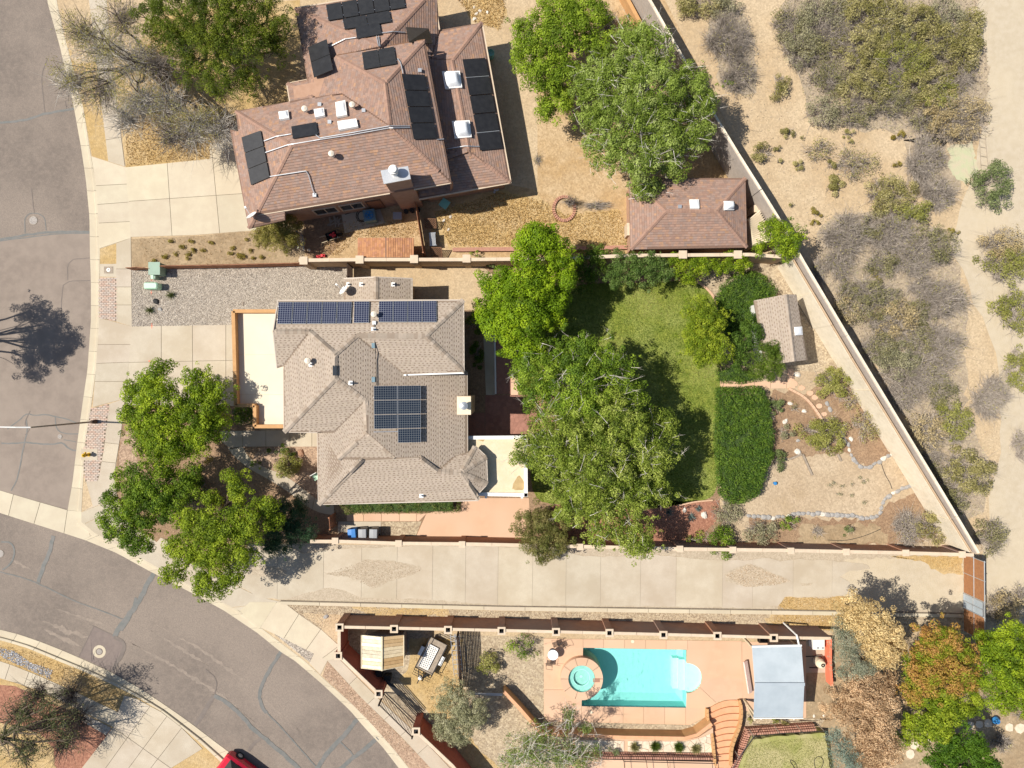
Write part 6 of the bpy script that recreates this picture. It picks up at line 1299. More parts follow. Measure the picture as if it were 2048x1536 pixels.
# hydrant
p = P(178, 909); t = thing('fire_hydrant', 'yellow fire hydrant on the brick strip beside the kerb', 'fire hydrant', p); b = MB(); b.lathe([(.16, 0), (.16, .06), (.11, .07), (.11, .55), (.15, .56), (.15, .62), (.12, .7), (.05, .78), (0, .8)], p.x, p.y, 14); b.build('barrel', 'yellow_paint', t)
for dx, dy in ((.2, 0), (-.2, 0), (0, .22)): b = MB(); b.tube([(p.x, p.y, .45), (p.x + dx, p.y + dy, .45)], [.06, .07], 10); b.build('nozzle', 'yellow_paint', t)
b = MB(); b.lathe([(.03, .78), (.03, .85), (0, .85)], p.x, p.y, 6); b.build('bonnet_nut', 'yellow_paint', t)
pc = P(178, 909); b = MB(); b.box(pc.x - .55, pc.x + .65, pc.y - .42, pc.y + .42, .02, .045); b.build('hydrant_pad', 'concrete')['kind'] = 'structure'
# water meter lid
p = P(217.5, 540); t = thing('meter_lid', 'brown square water meter cover with white ring', 'meter cover', p); b = MB(); b.box(p.x - .33, p.x + .33, p.y - .26, p.y + .26, .02, .04); b.build('plate', 'wood_grey', t); b = MB(); b.lathe([(.14, .04), (.14, .055), (.06, .055), (.06, .04)], p.x, p.y, 18); b.build('ring', 'white', t)
# utility boxes
t = thing('utility_cabinet', 'green utility cabinet in the gap of the rust fence', 'utility box', P(313, 538)); p = P(309, 537, 1.0); b = MB(); b.box(p.x - .38, p.x + .38, p.y - .42, p.y + .42, 0, 1.0); b.build('cabinet', 'util_green', t); b = MB(); b.box(p.x - .42, p.x + .42, p.y - .46, p.y + .46, 1.0, 1.06); b.build('lid', 'util_green', t)
t = thing('utility_pedestal', 'small green utility post between cabinet and mint pedestal', 'utility box', P(307, 555)); p = P(306, 554, .7); b = MB(); b.box(p.x - .12, p.x + .16, p.y - .12, p.y + .12, 0, .7); b.build('post', 'util_green', t); b = MB(); b.box(p.x - .15, p.x + .05, p.y - .14, p.y + .14, .7, .74); b.build('lid', 'util_mint', t)
t = thing('utility_pedestal', 'mint green rounded utility pedestal on the gravel', 'utility box', P(300, 571)); p = P(300, 571, .8); b = MB(); pr = [(-.5, -.16), (-.42, -.24), (.42, -.24), (.52, -.14), (.52, .14), (.42, .24), (-.42, .24), (-.5, .16)]
b.prism([(p.x + x, p.y + y) for x, y in pr], .1, .7); b.build('housing', 'util_mint', t); b = MB(); b.add([(p.x + x, p.y + y, .7) for x, y in pr] + [(p.x + x * .85, p.y + y * .75, .78) for x, y in pr], [(i, (i + 1) % 8, 8 + (i + 1) % 8, 8 + i) for i in range(8)] + [tuple(range(8, 16))]); b.build('lid', 'util_mint', t); b = MB(); b.prism([(p.x + x * .9, p.y + y * .9) for x, y in pr], 0, .1); b.build('base', 'util_green', t)
for i, (x, y, l) in enumerate(((303, 585, .3), (304, 652, .38), (299, 722, .12), (303, 560, .12))):
    p = P(x, y); b = MB(); b.box(p.x - .02, p.x + .02, p.y - l / 2, p.y + l / 2, .02, .0345); b.box(p.x - .08, p.x + .08, p.y - .02, p.y + .02, .02, .0346); tag(b.build('survey_mark', 'paint_red'), 'red painted survey mark on gravel or driveway below the pedestal', 'paint mark', 'red utility survey marks')
# satellite dishes
def dish(label, px, py, z, r, rot, tilt=55):
    p = P(px, py, z); t = thing('satellite_dish', label, 'satellite dish', p, rot=rot); b = MB(); T = Matrix.Translation((0, 0, .55)) @ Matrix.Rotation(math.radians(tilt), 4, 'Y'); vs = []; n = 20
    for k, (rr, zz) in enumerate(((0, 0), (.4, .02), (.75, .06), (1, .11))):
        for j in range(n): a = 2 * math.pi * j / n; vs.append(T @ Vector((rr * r * math.cos(a), rr * r * math.sin(a) * .9, zz * 1.6 * r)))
    b.add(vs, [(k * n + j, k * n + (j + 1) % n, (k + 1) * n + (j + 1) % n, (k + 1) * n + j) for k in range(3) for j in range(n)]); b.build('reflector', 'white', t)
    b = MB(); b.tube([(0, 0, -.1), (0, 0, .5)], .03, 7); b.build('mast', 'galv', t); b = MB(); e = T @ Vector((0, 0, .55 * 1.2)); b.tube([T @ Vector((-.3, 0, .0)), e], .02, 6); b.build('feed_arm', 'galv', t); b = MB(); b.box(e.x - .07, e.x + .07, e.y - .06, e.y + .06, e.z - .04, e.z + .06); b.build('receiver', 'white', t)
dish('white satellite dish on the annex roof of the grey house', 692, 583, 3.2, .42, math.radians(140)); dish('white satellite dish on the brown roof\'s southwest corner', 510, 436, 4.8, .42, math.radians(120))
# bins
def bin_(label, px, py, m, rot):
    p = P(px, py, 1.0); t = thing('wheelie_bin', label, 'bin', (p.x, p.y, .03), 'wheelie bins beside the driveway wall', rot=rot); b = MB(); v = [(-.27, -.36), (.27, -.36), (.27, .36), (-.27, .36)]
    b.add([(x * .78, y * .78, .05) for x, y in v] + [(x, y, 1.0) for x, y in v], [(0, 1, 5, 4), (1, 2, 6, 5), (2, 3, 7, 6), (3, 0, 4, 7), (3, 2, 1, 0)]); b.build('bin_body', m, t)
    b = MB(); vs = []
    for j in range(7):
        y = -.40 + j * .12
        for x, z in ((-.3, 0), (-.26, .05), (0, .075), (.26, .05), (.3, 0)): vs.append((x, y, 1.0 + z + .03 * math.sin(math.pi * j / 6)))
    b.add(vs, [(j * 5 + i, j * 5 + i + 1, (j + 1) * 5 + i + 1, (j + 1) * 5 + i) for j in range(6) for i in range(4)]); b.box(-.3, .3, -.40, .32, .97, 1.0); b.build('lid', m, t)
    b = MB(); b.tube([(-.24, -.45, .93), (.24, -.45, .93)], .025, 7); b.bar((-.22, -.36, .93), (-.22, -.45, .93), .03, .03); b.bar((.22, -.36, .93), (.22, -.45, .93), .03, .03); b.build('handle', m, t)
    for s in (-1, 1): b = MB(); b.tube([(s * .22, -.34, .11), (s * .30, -.34, .11)], .13, 12); b.build('wheel', 'dark_rubber', t)
bin_('blue wheelie bin leftmost of three against the wall', 704, 1067, 'bin_blue', .1); bin_('grey wheelie bin between the blue bin and another grey one', 725, 1067, 'bin_grey', .03); bin_('grey wheelie bin at the right end of the three', 747, 1067, 'bin_grey', -.02)
# wheelbarrow
p = P(664, 472, .5); t = thing('wheelbarrow', 'dark wheelbarrow full of red and pale rubbish in house shade', 'wheelbarrow', (p.x, p.y, 0), rot=math.radians(20)); b = MB(); v = [(-.42, -.3), (.42, -.3), (.42, .3), (-.42, .3)]
b.add([(x * .6, y * .6, .3) for x, y in v] + [(x, y, .62) for x, y in v], [(0, 1, 5, 4), (1, 2, 6, 5), (2, 3, 7, 6), (3, 0, 4, 7), (3, 2, 1, 0)]); b.build('tray', 'dark_rubber', t); b = MB()
for _ in range(9): x, y = R1(-.25, .25), R1(-.18, .18); b.box(x - .07, x + .07, y - .05, y + .05, .4, .6 + R1(0, .06))
b.build('load', 'red_plastic', t); b = MB(); b.bar((-.9, -.22, .5), (.5, -.2, .25), .04, .04); b.bar((-.9, .22, .5), (.5, .2, .25), .04, .04); b.bar((-.5, -.22, .4), (-.5, -.22, 0), .04, .04); b.bar((-.5, .22, .4), (-.5, .22, 0), .04, .04); b.build('handles', 'wood_pale', t); b = MB(); b.tube([(.55, -.05, .2), (.55, .05, .2)], .2, 16); b.build('wheel', 'dark_rubber', t)
# evaporative cooler
p = P(738, 430, .9); t = thing('evaporative_cooler', 'blue-grey evaporative cooler on the shaded side slab', 'cooler', (p.x, p.y, .03), rot=math.radians(9)); b = MB(); b.box(-.42, .42, -.42, .42, .08, .85); b.build('casing', 'cooler_blue', t); b = MB(); b.lathe([(.30, .85), (.30, .92), (.26, .92), (.26, .86)], 0, 0, 24)
for k in range(5): a = k * 1.256; b.bar((0, 0, .875), (.25 * math.cos(a), .25 * math.sin(a), .875), .09, .01)
b.build('fan', 'blue_plastic', t); b = MB()
for x, y in ((-.36, -.36), (.36, -.36), (.36, .36), (-.36, .36)): b.box(x - .03, x + .03, y - .03, y + .03, 0, .08)
b.build('feet', 'galv', t)
t = thing('hose', 'dark coiled hose beside the cooler', 'hose', P(722, 433)); b = MB(); c0 = P(723, 432); b.tube([(c0.x + math.cos(a * .6) * (.22 + .01 * a), c0.y + math.sin(a * .6) * (.3 + .01 * a), .05 + .004 * a) for a in range(26)] + [(c0.x - 1.2, c0.y + .1, .06)], .025, 5); b.build('coil', 'dark_rubber', t)
# folding table in shade
p = P(889, 407, .7); t = thing('side_table', 'small grey-green metal table in the roof shade', 'table', (p.x, p.y, 0), rot=math.radians(-35)); b = MB(); b.box(-.32, .32, -.32, .32, .66, .69); b.build('tabletop', 'teal_plastic', t)
for x, y in ((-.29, -.29), (.29, -.29), (.29, .29), (-.29, .29)): b = MB(); b.bar((x, y, 0), (x, y, .67), .03, .03); b.build('leg', 'galv', t)
for i, (x, y, r) in enumerate(((980, 377, .14), (993, 379, .20), (989, 385, .09))):
    p = P(x, y); b = MB(); b.lathe([(r * .7, 0), (r, r * 1.5), (r * .85, r * 1.6), (0, r * 1.45)], p.x, p.y, 14); tag(b.build('planter_pot', 'galv'), ['small pale pot left of the largest under the low eave', 'largest pale pot under the low eave', 'tiny pale pot below the other two'][i], 'pot', 'pots under the low eave')
# grill / bench
p = P(865, 478, .8); t = thing('grill_bench', 'grey slatted metal bench between two lattice panels', 'bench', (p.x, p.y, 0), rot=math.radians(4))
for k in range(7): b = MB(); b.box(-.22 + k * .065, -.18 + k * .065, -.48, .48, .75, .78); b.build('slat', 'galv', t)
b = MB()
for y in (-.45, .45): b.box(-.24, .26, y - .03, y + .03, .72, .75)
b.build('frame', 'galv', t)
for x, y in ((-.2, -.42), (.22, -.42), (.22, .42), (-.2, .42)): b = MB(); b.bar((x, y, 0), (x, y, .74), .04, .04); b.build('leg', 'galv', t)
p = P(984, 105, .7); b = MB(); b.lathe([(.22, 0), (.28, .7), (.25, .72), (.22, .6), (0, .55)], p.x - .1, p.y, 16); tag(b.build('bucket', 'teal_plastic'), 'teal barrel at the low east eave of the brown house', 'barrel')
for i, (x, y) in enumerate(((638, 514), (647, 512))): p = P(x, y); b = MB(); b.box(p.x - .15, p.x + .15, p.y - .1, p.y + .1, 0, .22); b.lathe([(.09, .22), (.07, .3), (0, .32)], p.x, p.y, 10); tag(b.build('fuel_can', 'red_plastic'), ['red fuel can on the left by the stucco wall', 'red fuel can on the right by the stucco wall'][i], 'fuel can')
# logs and rubble in the shaded yard
for i in range(12): a = R1(0, 3); p = P(R1(660, 684), R1(436, 452)); b = MB(); b.tube([(p.x - math.cos(a) * .3, p.y - math.sin(a) * .3, .07), (p.x + math.cos(a) * .3, p.y + math.sin(a) * .3, .07 + R1(0, .1))], .055, 6); tag(b.build('firewood_log', 'wood_grey'), 'split log in the pile in the shaded side yard', 'log', 'logs lying in the shaded side yard')
# lawn chair under eave
p = P(632, 953, .5); t = thing('garden_chair', 'pale blue metal chair half under the grey eave', 'chair', (p.x, p.y, 0), rot=math.radians(30)); b = MB(); b.box(-.26, .26, -.24, .24, .42, .45); b.build('seat', 'util_mint', t); b = MB(); b.box(-.26, .26, .22, .26, .45, .9); b.build('backrest', 'white', t)
for x, y in ((-.24, -.22), (.24, -.22), (.24, .22), (-.24, .22)): b = MB(); b.bar((x, y, 0), (x, y, .44), .03, .03); b.build('leg', 'white', t)
# pool table and chairs
p = P(1106, 1310, .72); t = thing('patio_table', 'round glass patio table on the salmon deck', 'table', (p.x, p.y, .04)); b = MB(); b.lathe([(0, .745), (.37, .745), (.38, .73), (.37, .715), (0, .715)], p.x, p.y, 26); b.build('tabletop', 'skylight', t); b = MB(); b.lathe([(.25, .04), (.04, .1), (.04, .71)], p.x, p.y, 12); b.build('pedestal', 'black_metal', t)
def pchair(label, px, py, rot):
    p = P(px, py, .4); t = thing('patio_chair', label, 'chair', (p.x, p.y, .04), 'chairs around the pool table', rot=rot)
    for k in range(6): b = MB(); b.box(-.20 + k * .07, -.15 + k * .07, -.2, .2, .38, .40); b.build('slat', 'wood_dark', t)
    b = MB(); b.tube([(-.22, -.22, 0), (-.22, -.22, .55), (-.22, .24, .58)], .014, 5); b.tube([(.22, -.22, 0), (.22, -.22, .55), (.22, .24, .58)], .014, 5); b.tube([(-.22, .22, 0), (-.22, .28, .85), (.22, .28, .85), (.22, .22, 0)], .014, 5); b.build('frame', 'black_metal', t)
pchair('dark metal chair right of the glass table in front', 1122, 1291, math.radians(-65)); pchair('dark metal chair above the glass table, nearest the wall', 1112, 1288, math.radians(20)); pchair('dark metal chair below the glass table', 1099, 1326, math.radians(170))
# pool equipment
p = P(1637, 1289, .7); t = thing('pool_heater', 'white box pool heater against the red wall', 'pool heater', (p.x, p.y, .03)); b = MB(); b.box(p.x - .42, p.x + .42, p.y - .36, p.y + .36, .03, .75); b.build('casing', 'white', t); b = MB()
for k in (-.15, .2): b.box(p.x + k, p.x + k + .16, p.y - .3, p.y - .16, .75, .78)
b.build('vent', 'bin_grey', t)
p = P(1640, 1326, .6); t = thing('pool_filter', 'round white pool filter with dark pipes', 'pool filter', (p.x, p.y, .03)); b = MB(); b.lathe([(.30, .1), (.34, .25), (.34, .75), (.26, .95), (.08, 1.02), (0, 1.02)], p.x, p.y, 22); b.build('tank', 'stucco_cream', t); b = MB(); b.tube([(p.x - .9, p.y + .35, .3), (p.x + .2, p.y + .4, .3), (p.x + .3, p.y, .3), (p.x + .2, p.y - .5, .2), (p.x - .6, p.y - .5, .2)], .04, 7); b.lathe([(.12, 1.02), (.12, 1.1), (.07, 1.1), (.07, 1.02)], p.x, p.y, 12); b.build('pipes', 'black_metal', t)
t = thing('grill', 'black grill tucked under the wall beside the patio cover', 'grill', P(1527, 1282)); p = P(1527, 1281, 1.0); b = MB(); b.box(p.x - .28, p.x + .28, p.y - .22, p.y + .22, .5, .9); b.build('firebox', 'black_metal', t); b = MB(); b.tube([(p.x - .28, p.y, .92), (p.x + .28, p.y, .92)], .2, 12); b.build('lid', 'black_metal', t)
# trailer
p = P(862, 1313, .6); t = thing('utility_trailer', 'small mesh utility trailer carrying a white lattice panel', 'trailer', (p.x, p.y, 0), rot=math.radians(-27)); L2, W2 = 1.25, .68
b = MB(); b.box(-W2, W2, -L2, L2, .48, .52); b.build('deck', 'wood_grey', t)
b = MB()
for x in (-W2, W2): b.bar((x, -L2, .52), (x, L2, .52), .05, .1); b.bar((x, -L2, .95), (x, L2, .95), .035, .035)
for y in (-L2, 0, L2):
    for x in (-W2, W2): b.bar((x, y, .5), (x, y, .95), .035, .035)
b.bar((-W2, -L2, .95), (W2, -L2, .95), .035, .035); b.build('frame', 'black_metal', t)
for sgn, nm in ((1, 'ramp_gate'), (-1, 'front_gate')):
    b = MB()
    for k in range(9): x = -W2 + k * W2 / 4; b.bar((x, sgn * L2, .52), (x, sgn * (L2 + .25), 1.15), .018, .018)
    for k in range(4): b.bar((-W2, sgn * (L2 + .08 * k), .55 + .2 * k), (W2, sgn * (L2 + .08 * k), .55 + .2 * k), .025, .025)
    b.build(nm, 'black_metal', t)
for s in (-1, 1):
    b = MB(); b.tube([(s * (W2 + .06), .05, .3), (s * (W2 + .24), .05, .3)], .28, 18); b.build('wheel', 'dark_rubber', t); b = MB(); b.box(s * (W2 + .15) - .13, s * (W2 + .15) + .13, -.3, .4, .6, .63); b.build('mudguard', 'white', t)
b = MB(); b.bar((-.4, -L2, .45), (0, -L2 - .8, .42), .06, .06); b.bar((.4, -L2, .45), (0, -L2 - .8, .42), .06, .06); b.bar((0, -L2 - .75, .42), (0, -L2 - 1.05, .42), .07, .07); b.build('tongue', 'black_metal', t); b = MB(); b.lathe([(.14, .45), (.14, .7), (.09, .74), (0, .75)], 0, -L2 - .5, 14); b.build('gas_bottle', 'white', t)
lattice('lattice_panel', 'white lattice panel lying on the utility trailer', 857, 1314, .72, 1.75, math.radians(-27), 0, .62, 'white', s=.19, bw=.055)
# ladders
def ladder(label, px0, py0, px1, py1, z0, z1, wd, m):
    a, c_ = P(px0, py0, z0), P(px1, py1, z1); d = (c_ - a).normalized(); s = Vector((-d.y, d.x, 0)).normalized() * wd / 2; t = thing('ladder', label, 'ladder', (a.x, a.y, 0)); b = MB()
    for k in (-1, 1): b.bar(a + s * k, c_ + s * k, .035, .08)
    b.build('rail', m, t)
    for i in range(9): q = a.lerp(c_, (i + .5) / 9); b = MB(); b.bar(q - s, q + s, .04, .03); b.build('rung', m, t)
ladder('aluminium ladder lying left of the slatted fence', 906, 1268, 914, 1352, .7, .7, .40, 'galv'); ladder('second aluminium ladder leaning nearest the slatted fence', 914, 1268, 921, 1352, 1.1, 1.0, .34, 'galv')
t = thing('lumber_stack', 'black rails and clutter behind the wooden shed', 'lumber', P(770, 1352)); b = MB()
for k in range(6): b.bar(P(765 + k * 2, 1356 + k, .3 + .1 * k), P(835 + k * 2, 1435 - k * 3, .3), .05, .05)
b.build('rail', 'black_metal', t)
for i, (x, y) in enumerate(((758, 1346), (775, 1356))): p = P(x, y, .5); b = MB(); b.box(p.x - .22, p.x + .22, p.y - .2, p.y + .2, 0, .6); b.box(p.x - .24, p.x + .24, p.y - .22, p.y + .22, .6, .66); tag(b.build('storage_crate', 'dark_rubber'), ['black crate nearest the shed wall', 'black crate at the end of the black rails'][i], 'crate')
# tiller wheelbarrow orange bits, ball
p = P(1992, 1441, .3); b = MB(); b.lathe([(0, 0), (.18, .05), (.28, .28), (.18, .51), (0, .56)], p.x, p.y, 16); tag(b.build('ball', 'blue_plastic'), 'bright blue ball among the lower right trees', 'ball')
p = P(1548, 966); b = MB(); b.lathe([(.1, 0), (.13, .25), (0, .27)], p.x, p.y, 10); tag(b.build('garden_light', 'blue_plastic'), 'small blue garden ornament below the hedge', 'ornament')
t = thing('storage_unit', 'leaning pale corrugated shed beside the brown garage and wall', 'shed', P(1515, 455)); c0 = [P(1497, 440, 2.0), P(1520, 420, 2.0), P(1548, 480, 2.0), P(1506, 492, 2.0)]; b = MB(); b.prism([(v.x, v.y) for v in c0], 0, [2.1, 2.0, 1.8, 2.0]); b.build('wall', 'stucco_cream', t)
b = MB()
for k in range(14): u = k / 14; b.bar(c0[0].lerp(c0[3], u) + Vector((0, 0, .14)), c0[1].lerp(c0[2], u) + Vector((0, 0, .05)), .05, .03)
b.build('roof_rib', 'stucco_cream', t)['kind'] = 'stuff'
b = MB(); p = P(1516, 417, 1.4); b.box(p.x - .3, p.x + .35, p.y - .25, p.y + .25, 0, 1.4); tag(b.build('storage_box', 'stucco_cap'), 'cream box between the brown garage and the grey wall', 'box')
# car at the bottom edge
a = P(445, 1530); t = thing('parked_car', 'red car with dark rear window at the bottom edge kerb', 'car', P(497, 1550), rot=math.radians(-37)); t.location.z = -.13
b = MB(); ln, wd = 2.2, .9
def ring(x, w_, z0, z1, c_=.15): return [(x, -w_, z0), (x, -w_, z1 - c_), (x, -w_ + c_, z1), (x, w_ - c_, z1), (x, w_, z1 - c_), (x, w_, z0)]
secs = [ring(-ln, .70, .35, .85), ring(-ln + .15, .84, .28, .98), ring(-1.2, .9, .25, 1.02), ring(.9, .9, .25, 1.0), ring(1.7, .86, .28, .92), ring(ln, .72, .35, .75)]
vs = [v for s in secs for v in s]; b.add(vs, [(i * 6 + k, i * 6 + (k + 1) % 6, (i + 1) * 6 + (k + 1) % 6, (i + 1) * 6 + k) for i in range(5) for k in range(6)] + [(0, 1, 2, 3, 4, 5), (35, 34, 33, 32, 31, 30)]); b.build('body', 'car_red', t, smooth=False)
b = MB(); c1 = [(-1.75, -.72, 1.0), (-1.75, .72, 1.0), (1.0, .74, .99), (1.0, -.74, .99)]; c2 = [(-1.35, -.58, 1.42), (-1.35, .58, 1.42), (.3, .6, 1.42), (.3, -.6, 1.42)]; b.add(c1 + c2, [(0, 1, 5, 4), (1, 2, 6, 5), (2, 3, 7, 6), (3, 0, 4, 7)]); b.build('window', 'glass_dark', t); b = MB(); b.add([(x, y, z + .01) for x, y, z in c2] + [(x * .97, y * .97, z + .05) for x, y, z in c2], [(0, 1, 5, 4), (1, 2, 6, 5), (2, 3, 7, 6), (3, 0, 4, 7), (4, 5, 6, 7)]); b.build('roof_panel', 'car_red', t)
for x in (-1.35, 1.4):
    for s in (-1, 1): b = MB(); b.tube([(x, s * .74, .33), (x, s * .93, .33)], .33, 20); w_ = b.build('wheel', 'dark_rubber', t); b = MB(); b.tube([(x, s * .75, .33), (x, s * .94, .33)], .18, 14); b.build('rim', 'galv', w_)
for s in (-1, 1): b = MB(); b.box(-ln - .01, -ln + .12, s * .62 - .12, s * .62 + .12, .62, .8); b.build('tail_light', 'red_plastic', t)
p = P(134, 1443); b = MB(); b.lathe([(.2, 0), (.26, .35), (.22, .35), (0, .3)], p.x, p.y, 14); tag(b.build('planter_pot', 'dark_rubber'), 'black round pot in the red mulch of the corner yard', 'pot')
# ================================================================ TREES AND SHRUBS
# fluffy mulberry between the houses
tree('dense bright green tree between the stucco wall and the lawn, the fullest crown', [(1075, 490, 50, 5.2), (1120, 520, 38, 4.6), (1105, 565, 58, 4.6), (1050, 560, 60, 5.6), (1000, 575, 50, 4.8), (980, 625, 38, 4.2), (1045, 630, 58, 5.2), (1095, 620, 42, 4.4), (1050, 690, 50, 4.4), (1080, 440 + 40, 38, 4.6), (1010, 650, 48, 4.6)],
     [(.07, .13, .005), (.16, .27, .007), (.27, .40, .012), (.41, .52, .02)], rc=.50, dens=520, leaf=.085, subs=2.2, inner=.1, jit=.4, up=.2, trunk=(1050, 620))
# big silver branched pair, centre of the yard
tree('large airy green tree over the lawn with its northern crown beside the patio', [(1085, 740, 62, 4.6), (1150, 710, 55, 5), (1215, 735, 58, 5), (1250, 790, 48, 4.6), (1160, 780, 68, 5.6), (1045, 730, 30, 3.8), (1085, 800, 42, 4.5)], GD, rc=.34, dens=430, leaf=.080, subs=2.2, twn=120, trunk=(1140, 770), bark='bark_pale', rjit=.5)
tree('largest tree in the middle of the picture with pale bare twigs showing', [(1150, 860, 80, 5.2), (1230, 850, 78, 5.6), (1290, 900, 62, 5), (1320, 850, 38, 4.4), (1110, 930, 58, 4.6), (1190, 950, 80, 5.6), (1270, 980, 60, 5), (1300, 945, 44, 4.6), (1090, 870, 50, 4.5), (1210, 1040, 62, 4.8), (1270, 1070, 50, 4.4), (1320, 990, 30, 4), (1050, 910, 32, 4), (1150, 1000, 55, 4.6)],
     [(.08, .12, .016), (.19, .265, .03), (.33, .40, .06), (.48, .53, .14)], rc=.32, dens=430, leaf=.078, subs=2.0, twn=230, trunk=(1200, 930), bark='bark_pale', rjit=.5, tr=.28, jit=.7)
tree('rounded bright green tree at the right side of the lawn, upper of two', [(1395, 620, 34, 3.2), (1430, 640, 30, 3.2), (1410, 645, 36, 3.6)], GY, rc=.30, dens=480, leaf=.07, trunk=(1405, 640), tr=.1)
tree('rounded bright green tree at the right side of the lawn, lower of two', [(1400, 690, 44, 3.4), (1430, 700, 36, 3.4), (1385, 675, 32, 3), (1420, 665, 30, 3.2)], GY, rc=.30, dens=480, leaf=.07, trunk=(1412, 690), tr=.1)
# NE yard
tree('bright green leafy tree at the top beside the brown house yard', [(1075, 75, 58, 4.6), (1130, 60, 60, 5), (1170, 35, 52, 4.8), (1080, 140, 52, 4.2), (1115, 150, 48, 4.2), (1125, 10, 50, 4.6), (1060, 105, 40, 3.8), (1190, 90, 40, 4.4), (1115, 205, 40, 3.4), (1090, 220, 25, 3)], [(.09, .15, .012), (.19, .28, .018), (.28, .39, .028), (.41, .51, .05)], rc=.36, dens=430, leaf=.08, trunk=(1140, 100), rjit=.45, subs=2.1)
tree('large green tree with silvery branches by the grey diagonal wall', [(1290, 110, 60, 5), (1220, 150, 65, 5.2), (1300, 180, 75, 5.8), (1370, 180, 55, 5), (1400, 215, 40, 4.6), (1190, 220, 52, 4.6), (1250, 240, 70, 5.4), (1330, 265, 62, 5), (1385, 270, 45, 4.4), (1200, 300, 48, 4.2), (1270, 320, 60, 4.8), (1340, 330, 40, 4), (1290, 375, 34, 3.6), (1260, 75, 40, 4.6), (1170, 170, 42, 4.4)],
     [(.10, .15, .022), (.21, .29, .035), (.31, .40, .08), (.45, .52, .17)], rc=.33, dens=430, leaf=.078, twn=330, trunk=(1290, 230), bark='bark_pale', rjit=.5, subs=2.1, tr=.28)
tree('small bright green tree overhanging the diagonal wall corner', [(1545, 465, 30, 3.2), (1580, 475, 34, 3.4), (1570, 500, 26, 3), (1520, 500, 18, 2.6), (1545, 445, 16, 3)], GB, rc=.27, dens=440, leaf=.07, trunk=(1555, 490), tr=.1)
# NW pine and elm
tree('dark green pine with tufted needles at the top left', [(300, 40, 42, 5), (350, 30, 55, 5.5), (410, 20, 58, 6), (470, 25, 60, 6.2), (530, 40, 55, 5.6), (370, 85, 50, 5), (430, 85, 58, 5.6), (490, 95, 55, 5.6), (545, 100, 38, 4.6), (390, 140, 40, 4.6), (450, 150, 50, 5), (500, 165, 35, 4.6), (320, 70, 30, 4.4), (560, 60, 30, 4.6), (490, -20, 60, 6), (400, -30, 60, 6)],
     [(.04, .06, .007), (.09, .13, .010), (.17, .22, .018), (.28, .32, .03)], rc=.26, dens=470, leaf=.085, subs=1.9, ar=.28, jit=.9, up=.5, trunk=(440, 110), tr=.28, inner=.25, rjit=.5, cover=.95)
t = tree('bare branching elm with sparse yellow buds between the pine and the street', [(150, 55, 40, 4.6), (190, 90, 60, 5), (130, 155, 44, 4.4), (190, 170, 60, 5), (250, 110, 60, 5.4), (270, 180, 55, 5), (230, 30, 50, 5), (330, 200, 45, 4.6), (380, 240, 52, 4.4), (340, 260, 40, 4), (420, 250, 42, 4)], [(.22, .20, .06), (.36, .33, .09), (.46, .41, .16)], rc=.32, dens=70, leaf=.05, subs=1.2, twn=0, trunk=(330, 150), tr=.22, rjit=.5)
for i, (x, y, r) in enumerate([(150, 55, 48), (190, 90, 65), (130, 155, 50), (190, 170, 68), (250, 110, 65), (270, 190, 60), (230, 30, 55), (330, 200, 52), (380, 245, 62), (330, 260, 50), (430, 250, 50), (240, 230, 40), (300, 120, 50)]):
    p = P(x, y, 4.4); r /= PPM; twig_cloud('branches', p.x, p.y, 3.2, r, r, 1.9, 620, TWL if i % 3 else TW, t, wd=.016, spread=1.3)
tree('round dense olive bush at the southwest corner of the brown house', [(540, 462, 36, 1.9), (565, 450, 30, 2.1), (575, 455, 30, 1.9), (560, 478, 34, 1.9), (530, 475, 24, 1.7), (585, 480, 22, 1.6)], [(.14, .13, .03), (.28, .25, .055), (.44, .38, .11)], rc=.26, dens=620, leaf=.055, trunk=(560, 468), tr=.07, cat='bush', name='round_bush', inner=.1)
# front yard trees
tree('bright green front yard tree beside the driveway with a notch at its top', [(320, 760, 42, 4.8), (285, 790, 42, 4.6), (330, 810, 60, 5.4), (275, 830, 42, 4.6), (400, 770, 40, 5), (430, 790, 40, 4.8), (400, 830, 55, 5.2), (340, 870, 55, 5), (300, 880, 42, 4.4), (375, 890, 42, 4.6), (430, 850, 40, 4.6), (330, 925, 38, 4)], GB, rc=.36, dens=480, leaf=.08, trunk=(350, 840), subs=2.2)
tree('darker green tree at the street corner below the bright one', [(260, 960, 38, 4.4), (310, 970, 50, 4.8), (290, 1010, 48, 4.6), (240, 1045, 42, 4), (280, 1070, 42, 4), (360, 980, 40, 4.4), (330, 1020, 38, 4.4), (225, 1000, 25, 3.8), (380, 950, 30, 4)], [(.05, .10, .010), (.11, .19, .013), (.20, .30, .02), (.31, .42, .03)], rc=.34, dens=460, leaf=.08, trunk=(300, 1010), subs=2.2)
tree('olive green front tree whose branches reach over the lower kerb', [(470, 960, 26, 4.8), (485, 985, 28, 4.6), (420, 1000, 22, 4.4), (390, 1050, 44, 4.8), (440, 1050, 48, 5.2), (500, 1040, 44, 5), (530, 1010, 28, 4.6), (370, 1100, 44, 4.6), (430, 1110, 50, 5), (490, 1090, 44, 4.8), (350, 1150, 30, 4), (420, 1165, 40, 4.2), (465, 1150, 32, 4.2), (545, 1040, 24, 4.4)],
     [(.07, .115, .009), (.16, .235, .013), (.28, .365, .02), (.42, .50, .04)], rc=.34, dens=440, leaf=.08, trunk=(440, 1070), subs=2.1, rjit=.5)
